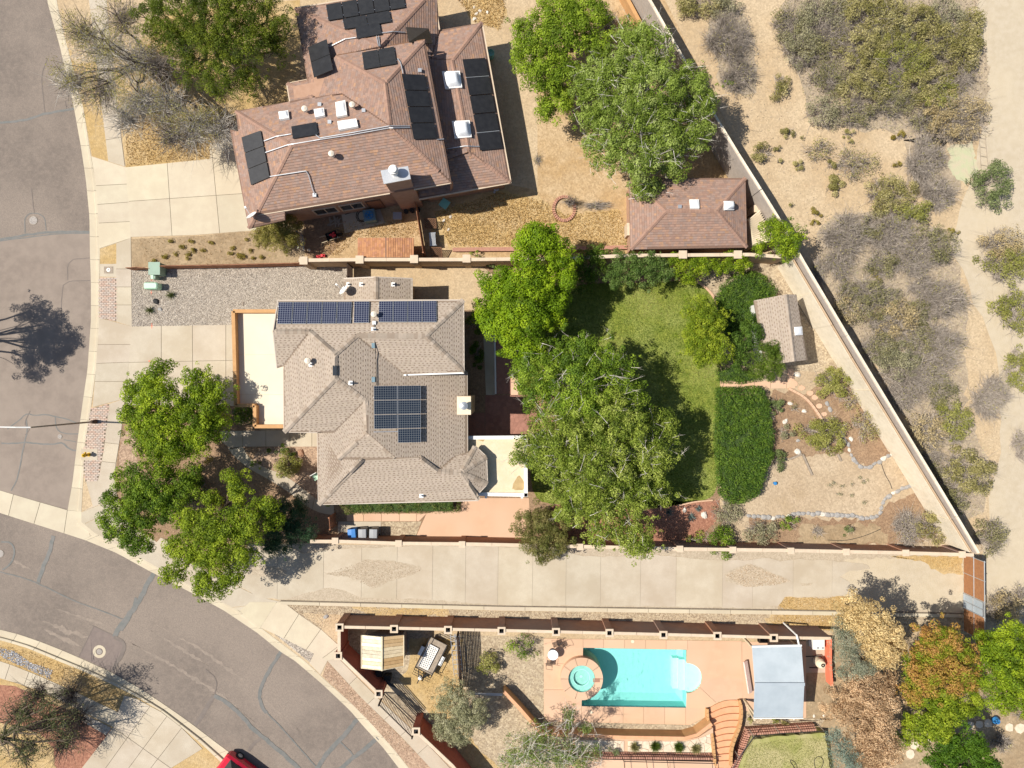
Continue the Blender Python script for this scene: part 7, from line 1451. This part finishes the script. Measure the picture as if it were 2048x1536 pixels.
tree('dark blue-green round shrub beside the bin yard wall', [(575, 1030, 40, 1.9), (600, 1055, 36, 1.9), (570, 1070, 40, 1.9), (545, 1085, 30, 1.6), (590, 1010, 24, 1.6)], [(.03, .07, .03), (.05, .11, .045), (.09, .17, .07)], rc=.24, dens=620, leaf=.055, trunk=(578, 1050), tr=.07, cat='shrub', name='evergreen_shrub', inner=.1)
tree('olive and brown rounded bush between the salmon patio and driveway', [(1055, 1050, 34, 2.2), (1080, 1035, 34, 2.4), (1110, 1055, 36, 2.2), (1075, 1085, 36, 2.2), (1105, 1090, 32, 2), (1130, 1085, 24, 1.9), (1085, 1112, 20, 1.7)], [(.09, .10, .02), (.17, .17, .04), (.29, .25, .09), (.14, .20, .03)], rc=.27, dens=560, leaf=.06, trunk=(1085, 1070), tr=.08, cat='bush', name='round_bush', inner=.12)
shrub(575, 930, 30, 28, 'feathery yellow-green shrub by the curved walk', 'yellowgreen', 1.1, name='garden_shrub', scale=2.2); shrub(510, 928, 14, 10, 'small green bush at the start of the curved walk', 'green', .5, name='garden_shrub')
shrub(560, 903, 34, 14, 'dark low shrub along the entrance walk edge', 'dark', .6, name='garden_shrub'); shrub(490, 830, 26, 28, 'dark green shrub in the corner of the flat roofed garage', 'dark', 1.1, name='garden_shrub'); shrub(412, 918, 16, 12, 'dry golden tuft under the front trees', 'gold', .5, name='garden_shrub'); shrub(655, 1000, 20, 14, 'leafy shrub by the grey house corner near the side gate', 'green', .9, name='garden_shrub')
shrub(390, 975, 30, 26, 'shaded dark shrub between the front yard trees', 'dark', .8, name='garden_shrub'); shrub(430, 1000, 26, 20, 'reddish shaded undergrowth below the front trees', 'gold', .5, name='garden_shrub')
# long vine hedge on the south eave
def hedge(label, poly, h, pal, nlobe, leaf=.05, dens=900, rc=.22, name='hedge', flat=1.0, hj=.12, ar=.55, jit=.55):
    x, y = scatter_xy([P_(p, h) for p in poly], nlobe * 3); k = min(len(x), nlobe); x, y = x[:k], y[:k]
    t = thing(name, label, 'hedge', (float(x.mean()), float(y.mean()), 0)); A = area([P(*p, h).xy for p in poly]); z = h - rc * .8 + RNG.uniform(-hj, hj, k)
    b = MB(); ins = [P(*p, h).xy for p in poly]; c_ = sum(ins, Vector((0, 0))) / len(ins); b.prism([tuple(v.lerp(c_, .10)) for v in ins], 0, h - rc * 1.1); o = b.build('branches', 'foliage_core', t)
    cl = np.stack([x, y, z, rc * RNG.uniform(.7, 1.35, k)], 1); side = resample(poly + [poly[0]], 5); sc_ = np.array([[*P(p.x, p.y, h)[:2], zz, rc * R1(.8, 1.1)] for p in side for zz in (h * .3, h * .65)]); cl = np.vstack([cl, sc_])
    leaf_cloud('foliage', cl, int(A * dens), leaf, pal, t, inner=.1, jit=jit, ar=ar); return t
def P_(p, h): s = (CAM_H - h) / CAM_H; return ((p[0] - 1024) * s + 1024, (p[1] - 768) * s + 768)
hedge('low clipped hedge along the grey house south eave', [(676, 1007), (917, 1004), (916, 1024), (690, 1026)], 1.0, [(.07, .13, .02), (.14, .20, .03), (.26, .22, .10)], 130, .045, 1000, .18)
HJ = [(.045, .10, .018), (.09, .17, .024), (.15, .25, .028), (.22, .32, .04)]
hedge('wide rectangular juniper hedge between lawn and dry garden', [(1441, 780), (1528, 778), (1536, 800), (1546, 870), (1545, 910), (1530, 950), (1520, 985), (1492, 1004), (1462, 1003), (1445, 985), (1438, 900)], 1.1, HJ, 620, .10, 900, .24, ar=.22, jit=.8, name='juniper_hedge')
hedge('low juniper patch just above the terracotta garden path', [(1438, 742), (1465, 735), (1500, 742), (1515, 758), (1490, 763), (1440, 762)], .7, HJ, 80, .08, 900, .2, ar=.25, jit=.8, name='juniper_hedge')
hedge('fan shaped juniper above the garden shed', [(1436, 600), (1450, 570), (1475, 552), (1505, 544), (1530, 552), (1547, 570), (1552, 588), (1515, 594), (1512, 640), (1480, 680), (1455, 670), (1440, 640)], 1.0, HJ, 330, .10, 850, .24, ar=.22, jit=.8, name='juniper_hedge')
tree('green conifer with drooping sprays beside the garden shed lower corner', [(1530, 715, 34, 2.8), (1545, 735, 26, 2.6), (1515, 740, 24, 2.4), (1540, 700, 20, 2.8)], [(.07, .12, .012), (.13, .20, .02), (.21, .29, .035)], rc=.26, dens=480, leaf=.09, ar=.25, jit=.8, trunk=(1530, 728), tr=.08, name='conifer_tree')
tree('dark green conifer in the shade between the round trees and shed', [(1485, 690, 30, 2.6), (1500, 665, 28, 2.6), (1480, 720, 26, 2.2), (1505, 640, 20, 2.2)], [(.04, .09, .012), (.09, .16, .02), (.15, .24, .03)], rc=.26, dens=480, leaf=.07, trunk=(1490, 690), tr=.08, name='conifer_tree')
tree('bushy grey-green shrub at the lawn top edge beside the wall', [(1245, 530, 34, 2.2), (1285, 545, 38, 2.2), (1325, 540, 30, 2), (1230, 560, 24, 1.8), (1300, 520, 24, 2.2)], [(.06, .12, .02), (.13, .21, .04), (.24, .31, .10)], rc=.26, dens=500, leaf=.065, trunk=(1280, 540), tr=.08, cat='shrub', name='garden_shrub')
tree('fresh green climbing shrub along the wall right of the grey-green one', [(1350, 530, 26, 1.9), (1380, 535, 28, 1.9), (1410, 530, 26, 1.9), (1435, 535, 20, 1.7), (1375, 555, 20, 1.4)], GB, rc=.24, dens=500, leaf=.06, trunk=(1390, 535), tr=.06, cat='shrub', name='garden_shrub')
tree('round fresh green shrub nearest the diagonal wall under the brown garage', [(1470, 522, 26, 1.9), (1490, 530, 18, 1.7), (1455, 530, 18, 1.7)], GB, rc=.24, dens=520, leaf=.06, trunk=(1472, 526), tr=.06, cat='shrub', name='garden_shrub')
tree('dark shaded evergreen between the fullest tree and the wall shrubs', [(1180, 530, 34, 2), (1165, 560, 26, 1.8), (1200, 510, 24, 2)], GP, rc=.26, dens=480, leaf=.07, trunk=(1180, 530), tr=.08, name='garden_shrub', cat='shrub')
shrub(955, 510, 15, 10, 'small bright shrub behind the stucco wall pillar', 'green', .8, name='garden_shrub'); shrub(932, 524, 10, 8, 'tiny bright bush on the wall face beside a pillar', 'green', 1.4, name='garden_shrub'); shrub(988, 530, 22, 10, 'silvery shrub left of the fullest tree', 'silver', 1.0, name='garden_shrub')
for i, (x, y, rx, ry) in enumerate(((950, 645, 18, 26), (952, 715, 18, 40), (1085, 705, 16, 14))): shrub(x, y, rx, ry, ['dark shrub in shade at the top of the east house bed', 'long dark shrub in shade of the east house bed', 'grey-green shrub between the fullest and airy trees'][i], ['dark', 'dark', 'silver'][i], .9, name='garden_shrub')
shrub(1140, 400, 20, 14, 'bare young tree inside the round brick ring', 'grey', 1.6, name='bare_tree', cat='tree'); shrub(1195, 410, 38, 12, 'bare dark twigs lying right of the brick ring', 'grey', .5, name='branch_pile', cat='branches'); shrub(1076, 318, 10, 14, 'small pile of bare twigs in the brown yard', 'grey', .3, name='branch_pile', cat='branches')
shrub(1215, 40, 22, 34, 'bare brown sapling by the orange fence at the top', 'grey', 1.5, name='bare_tree', cat='tree')
# garden plants, east
shrub(1668, 765, 42, 32, 'spiky yellow-green shrub touching the cream wall', 'yellowgreen', 1.2, name='garden_shrub', scale=1.6); shrub(1650, 868, 50, 42, 'wide silvery yellow shrub in the middle of the dry garden', 'yellowgreen', 1.2, name='garden_shrub', scale=1.5); shrub(1732, 850, 34, 42, 'sparse grey-green shrub leaning to the cream wall', 'sparse', 1.0, name='garden_shrub', scale=1.5); shrub(1700, 800, 30, 26, 'thin brownish shrub under the spiky one', 'sparse', .8, name='garden_shrub')
shrub(1552, 815, 18, 26, 'grey-green shrub against the hedge upper right side', 'silver', .7, name='garden_shrub'); shrub(1556, 921, 20, 22, 'round grey-green cushion at the hedge lower right side', 'silver', .7, name='garden_shrub'); shrub(1589, 815, 14, 12, 'dry brown tuft between two white rocks', 'sparse', .5, name='garden_shrub'); shrub(1572, 867, 18, 18, 'larger tan grass tuft beside the hedge', 'pale', .6, name='garden_shrub')
shrub(1455, 1025, 32, 38, 'pale feathery shrub below the hedge', 'pale', 1.0, name='garden_shrub'); shrub(1525, 1068, 38, 32, 'pale feathery shrub beside the long driveway wall', 'pale', 1.0, name='garden_shrub'); shrub(1582, 1046, 26, 18, 'green shrub on the grey stone border', 'green', .8, name='garden_shrub', scale=.5); shrub(1440, 1082, 36, 38, 'dark green ferny shrub reaching over the driveway wall', 'green', 1.6, name='garden_shrub')
shrub(1700, 1060, 13, 15, 'small lone blue-green bush below the stone border', 'silver', .6, name='garden_shrub'); shrub(1635, 1063, 15, 15, 'grey bare tuft left of the lone bush', 'grey', .4, name='garden_shrub'); shrub(1822, 1058, 36, 44, 'grey bare half of the corner shrub pair', 'grey', 1.3, name='garden_shrub'); shrub(1865, 1048, 34, 48, 'olive leafy half of the corner shrub pair', 'olive', 1.4, name='garden_shrub')
shrub(1385, 1083, 22, 14, 'low green shrub at the driveway wall left of the ferny one', 'green', .8, name='garden_shrub', scale=.6)
for i, (x, y, r) in enumerate(((1338, 1025, 14), (1383, 1034, 14), (1398, 1018, 9))):
    p = P(x, y, .3); t = thing('agave_plant', ['blue-grey spiky agave in the shade of the largest tree', 'blue-grey spiky agave in the middle of the red bed', 'small blue-grey agave beside a pale boulder'][i], 'agave', (p.x, p.y, 0)); n = 60; an = RNG.uniform(0, 6.28, n); e = RNG.uniform(.2, 1.3, n); L = r / PPM
    a = np.tile([p.x, p.y, .05], (n, 1)); b_ = a + np.stack([np.cos(an) * np.cos(e), np.sin(an) * np.cos(e), np.sin(e)], 1) * L; blades('leaves', a, b_, np.full(n, .025), pick([(.16, .22, .21), (.28, .36, .34)], None, RNG.random(n)), 'leaf', t)
def yucca(label, x, y, r, pal=((.10, .14, .04), (.24, .26, .10)), n=70, z0=.02):
    p = P(x, y, z0 + .2); t = thing('yucca_plant', label, 'yucca', (p.x, p.y, z0)); an = RNG.uniform(0, 6.28, n); e = RNG.uniform(.1, 1.35, n); L = r / PPM * RNG.uniform(.7, 1.1, n)[:, None]; a = np.tile([p.x, p.y, z0 + .03], (n, 1)) + RNG.normal(size=(n, 3)) * .03
    b_ = a + np.stack([np.cos(an) * np.cos(e), np.sin(an) * np.cos(e), np.sin(e)], 1) * L; blades('leaves', a, b_, np.full(n, .02), pick(list(pal), None, RNG.random(n)), 'leaf', t)
yucca('yucca with spread leaves right of the mint pedestal', 341, 589, 15); yucca('yucca with spread leaves near the driveway edge', 297, 620, 16)
for x, y, l, k in ((1270, 1495, 'leftmost straw grass clump on the flagstone terrace', 0), (1311, 1494, 'left of the two round green clumps on the flagstone terrace', 1), (1358, 1495, 'right of the two round green clumps on the flagstone terrace', 1), (1392, 1498, 'rightmost straw grass clump on the flagstone terrace', 0)):
    yucca(l, x, y, 14, ((.10, .16, .02), (.20, .27, .05)) if k else ((.30, .28, .10), (.46, .42, .20)), 420 if k else 260, .97)
shrub(1222, 1490, 13, 12, 'grey-green cushion plant on the left flagstones', 'silver', .5, name='garden_shrub', z0=.97)
for x, y, k, l in ((1500, 1440, 'olive', 'dark green tuft beside the orange steps'), (1550, 1443, 'yellowgreen', 'pale green tuft below the metal roof middle'), (1572, 1441, 'olive', 'brownish green tuft below the metal roof right')): shrub(x, y, 9, 9, l, k, .5, name='garden_shrub', scale=2)
# pool side plants
shrub(1045, 1294, 34, 26, 'leafy bush at the brown wall left of the pool deck', 'green', 1.2, name='garden_shrub', scale=.5); shrub(975, 1325, 26, 26, 'yellow-green bush beside the striped fence shade', 'yellowgreen', 1.1, name='garden_shrub', scale=1.5)
tree('silvery olive bush with the broadest crown in the weedy yard', [(900, 1390, 34, 2.4), (935, 1410, 40, 2.6), (900, 1430, 38, 2.4), (950, 1435, 26, 2.2), (915, 1460, 34, 2.2), (890, 1460, 26, 2), (960, 1405, 16, 2.2)], [(.22, .23, .12), (.38, .37, .21), (.54, .51, .34)], rc=.26, dens=600, leaf=.055, trunk=(920, 1425), tr=.09, name='silver_bush', cat='bush', inner=.12)
tree('small sparse tree standing at the retaining wall over the pool edge', [(1140, 1425, 18, 3.2), (1172, 1455, 14, 2.8), (1135, 1450, 12, 3)], [(.10, .15, .03), (.18, .25, .05), (.29, .34, .11)], rc=.2, dens=320, leaf=.06, trunk=(1125, 1475), tr=.06, twn=30)
tree('tangled green and white flowering tree at the bottom edge', [(1080, 1480, 40, 2.6), (1120, 1500, 40, 2.6), (1040, 1500, 36, 2.4), (1150, 1520, 40, 2.6), (1080, 1530, 46, 2.8), (1020, 1525, 26, 2.2), (1180, 1500, 24, 2.2)], [(.08, .13, .02), (.16, .24, .04), (.26, .36, .07), (.56, .52, .44)], rc=.24, dens=240, leaf=.06, trunk=(1095, 1505), tr=.1, twn=260, rjit=.5)
# lower right group
tree('straw coloured dried pine at the top of the lower right group', [(1705, 1215, 34, 4.6), (1740, 1235, 42, 5.4), (1765, 1270, 42, 5.2), (1725, 1255, 38, 5), (1772, 1310, 34, 4.8), (1750, 1300, 32, 5), (1690, 1240, 28, 4.4), (1790, 1290, 22, 4.4)], [(.44, .33, .15), (.70, .54, .27), (.86, .70, .38)], rc=.30, dens=430, leaf=.08, ar=.5, jit=.7, trunk=(1735, 1270), tr=.2, name='dried_pine', rjit=.4)
tree('blue spruce in the shade left of the straw coloured pine', [(1688, 1290, 34, 5.2), (1698, 1325, 38, 5.4), (1725, 1332, 30, 5), (1680, 1262, 26, 4.8)], [(.20, .22, .15), (.34, .36, .25), (.48, .47, .34)], rc=.25, dens=450, leaf=.07, ar=.3, jit=.7, trunk=(1705, 1315), tr=.14, name='blue_spruce')
tree('reddish brown dried pine below the blue spruce', [(1720, 1375, 48, 4.8), (1760, 1400, 42, 4.6), (1700, 1420, 44, 4.4), (1745, 1450, 48, 4.6), (1760, 1500, 44, 4.6), (1720, 1490, 42, 4.2), (1770, 1360, 26, 4), (1740, 1535, 40, 4.2), (1680, 1390, 30, 3.4), (1660, 1420, 24, 3)], [(.36, .24, .13), (.60, .42, .25), (.80, .59, .36)], rc=.30, dens=430, leaf=.08, ar=.45, jit=.7, trunk=(1735, 1440), tr=.2, name='dried_pine', rjit=.4)
tree('blue spruce beside the small lower lawn at the bottom edge', [(1675, 1490, 28, 4.8), (1695, 1520, 32, 4.8), (1665, 1468, 18, 4.2), (1720, 1545, 26, 3.4)], [(.15, .21, .17), (.26, .33, .26), (.38, .44, .35)], rc=.24, dens=450, leaf=.07, ar=.3, jit=.7, trunk=(1690, 1515), tr=.12, name='blue_spruce')
tree('broad green tree whose upper crown turns rusty orange', [(1850, 1290, 44, 5), (1880, 1280, 46, 5.2), (1910, 1310, 44, 5), (1850, 1340, 48, 5.2), (1890, 1350, 52, 5.6), (1930, 1350, 36, 4.6), (1830, 1380, 36, 4.6)], [(.13, .22, .012), (.26, .30, .02), (.44, .28, .06), (.52, .27, .09), (.30, .36, .02)], rc=.32, dens=450, leaf=.08, trunk=(1880, 1340), subs=2.0, rjit=.45, cover=.95)
tree('yellow-green tree directly below the rusty orange one', [(1850, 1420, 46, 4.6), (1890, 1410, 44, 4.6), (1930, 1405, 36, 4.2), (1840, 1460, 34, 4), (1875, 1455, 34, 4.2)], GY, rc=.32, dens=440, leaf=.08, trunk=(1870, 1430), subs=2.0, rjit=.45)
tree('bright green tree filling the right edge above the flagstones', [(1990, 1290, 40, 4.6), (2030, 1280, 46, 5), (1990, 1340, 46, 5), (2040, 1340, 50, 5.4), (2000, 1390, 36, 4.4), (2050, 1400, 40, 4.6), (2090, 1320, 60, 5), (1960, 1280, 22, 4)], GB, rc=.34, dens=450, leaf=.08, trunk=(2020, 1340), subs=2.1)
tree('rich green tree at the bottom edge of the lower right garden', [(1890, 1490, 36, 4), (1930, 1490, 44, 4.4), (1900, 1530, 40, 4.2), (1950, 1525, 44, 4.4), (1870, 1520, 24, 3.8), (1980, 1530, 24, 3.8)], [(.04, .10, .008), (.09, .18, .012), (.14, .25, .018)], rc=.30, dens=470, leaf=.08, trunk=(1920, 1510), subs=2.1)
tree('low bright bush under the dried pine at the bottom', [(1800, 1480, 22, 1.6), (1812, 1440, 18, 1.8), (1815, 1370, 22, 2), (1820, 1320, 20, 2.4)], GB, rc=.24, dens=420, leaf=.06, trunk=(1808, 1440), tr=.06, cat='shrub', name='garden_shrub')
shrub(2005, 1490, 24, 24, 'pale grey bare bush right of the rich green tree', 'grey', .8, name='garden_shrub'); shrub(1980, 1410, 26, 20, 'grey twiggy bush between the green trees', 'grey', 1, name='garden_shrub'); shrub(2040, 1430, 30, 14, 'dull low ground cover by the flagstones at right edge', 'olive', .5, name='garden_shrub')
# corner tree, lower left
t = tree('bare dark tree with olive sprays in the bottom left corner yard', [(20, 1440, 44, 4), (60, 1410, 40, 4.6), (110, 1400, 34, 4.2), (10, 1490, 44, 4), (70, 1470, 44, 4), (130, 1440, 38, 3.8), (60, 1525, 40, 3.4), (140, 1480, 30, 3.2)], [(.06, .08, .03), (.12, .14, .05), (.20, .21, .09)], rc=.3, dens=85, leaf=.06, subs=1.3, trunk=(30, 1455), tr=.2, rjit=.5)
for x, y, r in ((60, 1400, 50), (120, 1400, 45), (140, 1450, 48), (80, 1460, 50), (30, 1440, 50), (110, 1500, 48), (40, 1510, 50)): p = P(x, y, 3.2); r /= PPM; twig_cloud('branches', p.x, p.y, 2.0, r, r, 1.7, 420, [(.07, .055, .05), (.13, .105, .09), (.2, .17, .14)], t, wd=.016, spread=1.3)
# street tree outside the picture on the left: only its shade on the street shows
tree('street tree across the road, left of the picture', [(-165, 630, 52, 5.6), (-135, 670, 54, 5.6), (-170, 710, 50, 5.2), (-105, 685, 44, 4.9), (-190, 670, 45, 5.4), (-150, 600, 40, 4.8), (-110, 640, 30, 4.8)], GP, rc=.32, dens=400, leaf=.09, trunk=(-160, 680), subs=1.5, ar=.3, rjit=.5)
# ---------------- desert scrub beyond the wall, described one by one
S = [(1395, 8, 42, 26, 'olive', 'olive shrub touching the top edge beside the grey wall'), (1445, 12, 38, 22, 'pale', 'pale green shrub at the top edge, second from the wall'), (1458, 75, 46, 52, 'grey', 'large round bare grey shrub just outside the upper wall'), (1478, 145, 34, 40, 'grey', 'bare grey shrub below the large round one at the upper wall'), (1460, 160, 16, 10, 'green', 'small green shrub beside the upper wall coping'),
 (1578, 45, 34, 34, 'mixed', 'greyish shrub at the left end of the big thicket'), (1640, 25, 50, 36, 'pale', 'pale shrub at the thicket\'s top edge'), (1660, 70, 44, 40, 'grey', 'darkest grey shrub inside the big thicket'), (1735, 25, 56, 40, 'olive', 'olive shrub at the top middle of the big thicket'), (1730, 95, 52, 46, 'olive', 'olive shrub in the middle of the big thicket'), (1815, 45, 60, 50, 'olive', 'broad olive shrub in the upper right thicket'), (1885, 30, 42, 34, 'pale', 'pale olive shrub at the thicket\'s upper right corner'), (1800, 120, 60, 50, 'yellowgreen', 'yellowish shrub in the thicket centre'), (1880, 95, 50, 46, 'olive', 'olive shrub right of the thicket centre'), (1930, 95, 34, 44, 'olive', 'olive shrub at the right rim of the thicket'),
 (1660, 150, 44, 36, 'mixed', 'twiggy shrub left of the thicket centre'), (1625, 100, 36, 36, 'mixed', 'grey-green shrub on the thicket\'s left rim'), (1730, 170, 50, 40, 'olive', 'olive shrub in the lower middle of the thicket'), (1850, 165, 52, 40, 'olive', 'shadow edged olive shrub in the lower thicket'), (1930, 155, 26, 34, 'grey', 'grey bare patch of shrub on the thicket\'s right rim'), (1790, 200, 46, 36, 'mixed', 'mixed shrub along the bottom of the thicket'), (1650, 225, 30, 30, 'pale', 'pale green shrub at the lower left of the thicket'), (1715, 225, 40, 30, 'mixed', 'grey-olive shrub at the bottom rim of the thicket'), (1910, 230, 64, 48, 'tan', 'large straw-green shrub at the thicket\'s lower right'), (1850, 240, 34, 24, 'mixed', 'small shrub left of the straw-green one'),
 (1712, 325, 40, 34, 'sparse', 'sparse see-through shrub alone on the sand'), (1640, 300, 30, 22, 'sparse', 'thin sprawling shrub left of the see-through one'), (1760, 365, 22, 14, 'sparse', 'faint sprawling twigs right of the small tuft'), (1855, 320, 38, 56, 'grey', 'tall dark grey bare shrub left of the green patch'), (1880, 385, 36, 36, 'grey', 'dark grey bare shrub below the tall one'), (1988, 370, 40, 42, 'silver', 'lone leafy green shrub near the right edge'), (1782, 385, 46, 34, 'olive', 'olive shrub below the sparse one'), (1820, 425, 40, 28, 'yellowgreen', 'yellowish shrub at the olive one\'s lower right'),
 (1690, 470, 44, 48, 'grey', 'wide grey shrub above the wall\'s middle stretch'), (1745, 450, 34, 30, 'mixed', 'grey-green shrub between two grey ones'), (1790, 470, 46, 44, 'grey', 'grey bare shrub in the middle of the right band'), (1870, 490, 48, 44, 'mixed', 'mixed olive and grey shrub facing the sand path'), (1830, 520, 40, 36, 'grey', 'grey shrub under the mixed one'), (1680, 530, 32, 36, 'grey', 'grey shrub close to the wall near the small bright tree'), (1636, 545, 18, 34, 'grey', 'narrow grey shrub pressed to the wall'), (2008, 490, 42, 34, 'tan', 'straw coloured shrub near the right edge'), (2015, 530, 44, 36, 'yellowgreen', 'yellow-green shrub near the right edge under the straw one'), (2035, 620, 36, 44, 'yellowgreen', 'yellow-green shrub cut by the right edge'), (1890, 600, 50, 40, 'grey', 'darkest bare shrub beside the green sand patch'), (1855, 575, 34, 30, 'grey', 'grey shrub touching the darkest bare one'),
 (1745, 600, 56, 48, 'mixed', 'wide twiggy shrub outside the wall beside the garden shed'), (1790, 640, 46, 40, 'tan', 'straw-olive shrub right of the wide twiggy one'), (1700, 590, 26, 36, 'mixed', 'thin shrub between the wall and the wide twiggy one'), (1885, 690, 46, 44, 'grey', 'grey spreading bare shrub with long branches'), (1835, 680, 34, 32, 'mixed', 'small mixed shrub left of the long branched one'), (1790, 725, 44, 44, 'pale', 'pale silvery shrub outside the wall'), (1845, 750, 46, 48, 'grey', 'big grey shrub right of the pale silvery one'), (1880, 780, 34, 40, 'mixed', 'grey shrub with yellow tint facing the path'), (1985, 795, 40, 46, 'grey', 'lone round grey shrub in the open sand'), (2038, 740, 26, 48, 'yellowgreen', 'yellow tinted shrub at the right edge beside the round grey'), (2044, 890, 20, 34, 'grey', 'grey shrub cut by the right edge'),
 (1905, 840, 36, 38, 'yellowgreen', 'golden-green shrub above the sand gap'), (1850, 865, 44, 36, 'tan', 'brownish shrub near the wall left of the golden one'), (1870, 910, 26, 24, 'grey', 'small grey shrub below the brownish one'), (1915, 880, 20, 14, 'grey', 'tiny grey shrub under the golden-green one'), (1935, 950, 52, 44, 'olive', 'broad olive shrub near the lower wall end'), (1905, 1000, 36, 38, 'mixed', 'grey-olive shrub hugging the lower wall end'), (1985, 1075, 34, 40, 'mixed', 'round grey shrub right of the wall end'), (2005, 1215, 40, 30, 'tan', 'straw shrub right of the mesh fence'), (2045, 1190, 16, 24, 'grey', 'grey shrub at the right edge beside the straw one'), (1525, 305, 20, 18, 'olive', 'green-brown shrub beside the wall near the shadow'), (1560, 172, 17, 26, 'olive', 'upright olive shrub alone on the upper sand'),
 (1690, 620, 26, 30, 'tan', 'straw twiggy shrub hugging the outer wall beside the shed'), (1765, 530, 36, 30, 'mixed', 'low mixed shrub behind the pair of gold tufts'), (1760, 690, 40, 36, 'mixed', 'mixed shrub between wall and the straw-olive one'), (1840, 630, 34, 30, 'mixed', 'mixed shrub left of the darkest bare one'), (1810, 790, 36, 34, 'grey', 'grey shrub outside the wall at the garden middle'), (1880, 730, 36, 30, 'grey', 'grey shrub between the long branched and the big grey one'), (1870, 960, 26, 40, 'mixed', 'narrow mixed shrub hugging the wall left of the broad olive one'), (1600, 90, 36, 40, 'pale', 'pale grey-green shrub at the left rim of the thicket'), (1690, 5, 46, 30, 'mixed', 'grey-olive shrub cut by the top edge of the thicket'), (1940, 50, 26, 30, 'olive', 'small olive shrub on the thicket\'s far right top'), (1780, 55, 40, 36, 'pale', 'pale tufted shrub between two olive ones in the upper thicket'), (1880, 190, 40, 34, 'yellowgreen', 'yellowish shrub above the straw-green one'), (1760, 145, 36, 34, 'grey', 'grey bare gap shrub in the thicket middle')]
for x, y, rx, ry, k, l in S: shrub(x, y, rx * (1.1 if k in ('grey', 'mixed') else 1.22), ry * (1.1 if k in ('grey', 'mixed') else 1.22), l, k)
for x, y, rx, ry in ((1577, 263, 16, 14), (1553, 296, 9, 7), (1558, 323, 7, 6), (1596, 329, 14, 14), (1662, 329, 14, 12), (1668, 372, 19, 22), (1700, 267, 16, 9), (1702, 283, 7, 5), (1798, 273, 14, 13), (1793, 328, 9, 8), (1632, 424, 14, 12), (1632, 443, 10, 9), (1746, 546, 13, 10), (1757, 558, 10, 9), (1908, 463, 12, 10), (1604, 275, 3, 3), (1582, 409, 5, 4)):
    shrub(x, y, rx, ry, 'small round olive tuft dotted on the open sand', 'gold' if x > 1740 or x == 1632 else 'olive', .45, 'olive tufts on the open sand', name='desert_tuft', scale=2.2)
for x, y, r in ((1520, 290, 5), (1500, 215, 9), (2025, 1500, 12)): pass
for x, y in ((1668, 965), (1704, 968), (1720, 955), (1730, 962), (1679, 988), (1685, 972), (1730, 1005), (1660, 970), (1702, 990)): shrub(x, y, R1(4, 9), R1(3, 6), 'tiny dried weed on the sandy garden floor', 'pale', .15, 'dried weeds on the sandy garden floor', name='dry_weed', scale=1)
for i in range(34):
    x, y = R1(270, 590), R1(478, 524)
    if in_poly(x, y, [(265, 482), (390, 476), (500, 468), (512, 505), (590, 520), (300, 530)]): shrub(x, y, R1(3, 6), R1(3, 5), 'small yellowish weed on the dirt above the rust fence', 'gold', .2, 'weeds on the dirt above the rust fence', name='dry_weed', scale=4)
# small leftovers
wallrun('garden_wall', 'low orange wall at the top between the bare sapling and grey wall', [(1240, -30), (1262, 10), (1292, 66)], 1.2, .2, 'stucco_orange', 'stucco_orange')
def hose(label, pts, z=.87, m='dark_rubber'):
    l = smooth_line(pts, 3); q = [P(x, y, z) for x, y in l]; b = MB(); b.tube(q, .02, 5); tag(b.build('garden_hose', m), label, 'hose')
hose('left loop of dark hose on the small lower lawn', [(1592, 1560), (1596, 1530), (1582, 1518), (1580, 1524), (1590, 1536), (1600, 1560)]); hose('right round loop of dark hose on the small lower lawn', [(1640, 1560), (1630, 1535), (1627, 1520), (1638, 1511), (1648, 1520), (1644, 1535), (1628, 1556)])
hose('thin irrigation hose curving through the lower dry garden', [(1655, 1080), (1690, 1082), (1730, 1072), (1762, 1058)], .03); hose('thin irrigation hose between the two stone borders', [(1762, 925), (1770, 950), (1780, 965), (1784, 978)], .03)
b = MB(); a = P(1490, 1322, .3); c_ = P(1500, 1385, .3); b.bar((a.x, a.y, .35), (c_.x, c_.y, .35), .35, .12, up=(.6, 0, 1)); tag(b.build('pool_float', 'float_pink'), 'faded pink pool float lying under the metal roof edge', 'pool float')
t = thing('wire_fence', 'fallen rusty wire fence panel on the sand above the lone green shrub', 'fence', P(1962, 300)); b = MB()
for k in (0, 1): b.tube([P(1958 + k * 12, 270, .1), P(1962 + k * 14, 335, .1)], .02, 5)
for k in range(4): b.tube([P(1958 + k, 275 + 18 * k, .1), P(1972 + k, 278 + 18 * k, .1)], .012, 5)
b.build('wire', 'wood_grey', t)
b = MB(); b.bar(P(1424, 292, .5), P(1462, 352, .3), .14, .14); tag(b.build('timber', 'bark_pale'), 'pale beam leaning in the shade above the brown garage', 'timber')
for i, (x, y) in enumerate(((812, 423), (824, 421), (836, 419))): p = P(x, y, .3); b = MB(); b.lathe([(.12, 0), (.17, .32), (.14, .32), (0, .28)], p.x, p.y, 14); tag(b.build('planter_pot', 'dark_rubber'), ['dark pot nearest the chimney foot', 'dark pot in the middle of three by the chimney', 'dark pot nearest the dividing fence'][i], 'pot', 'dark pots below the chimney')
p = P(795, 432, .4); b = MB(); b.box(p.x - .3, p.x + .28, p.y - .22, p.y + .25, 0, .4); b.box(p.x - .33, p.x + .31, p.y - .25, p.y + .28, .4, .45); tag(b.build('storage_crate', 'bin_grey'), 'grey lidded crate beside the chimney foot', 'crate')
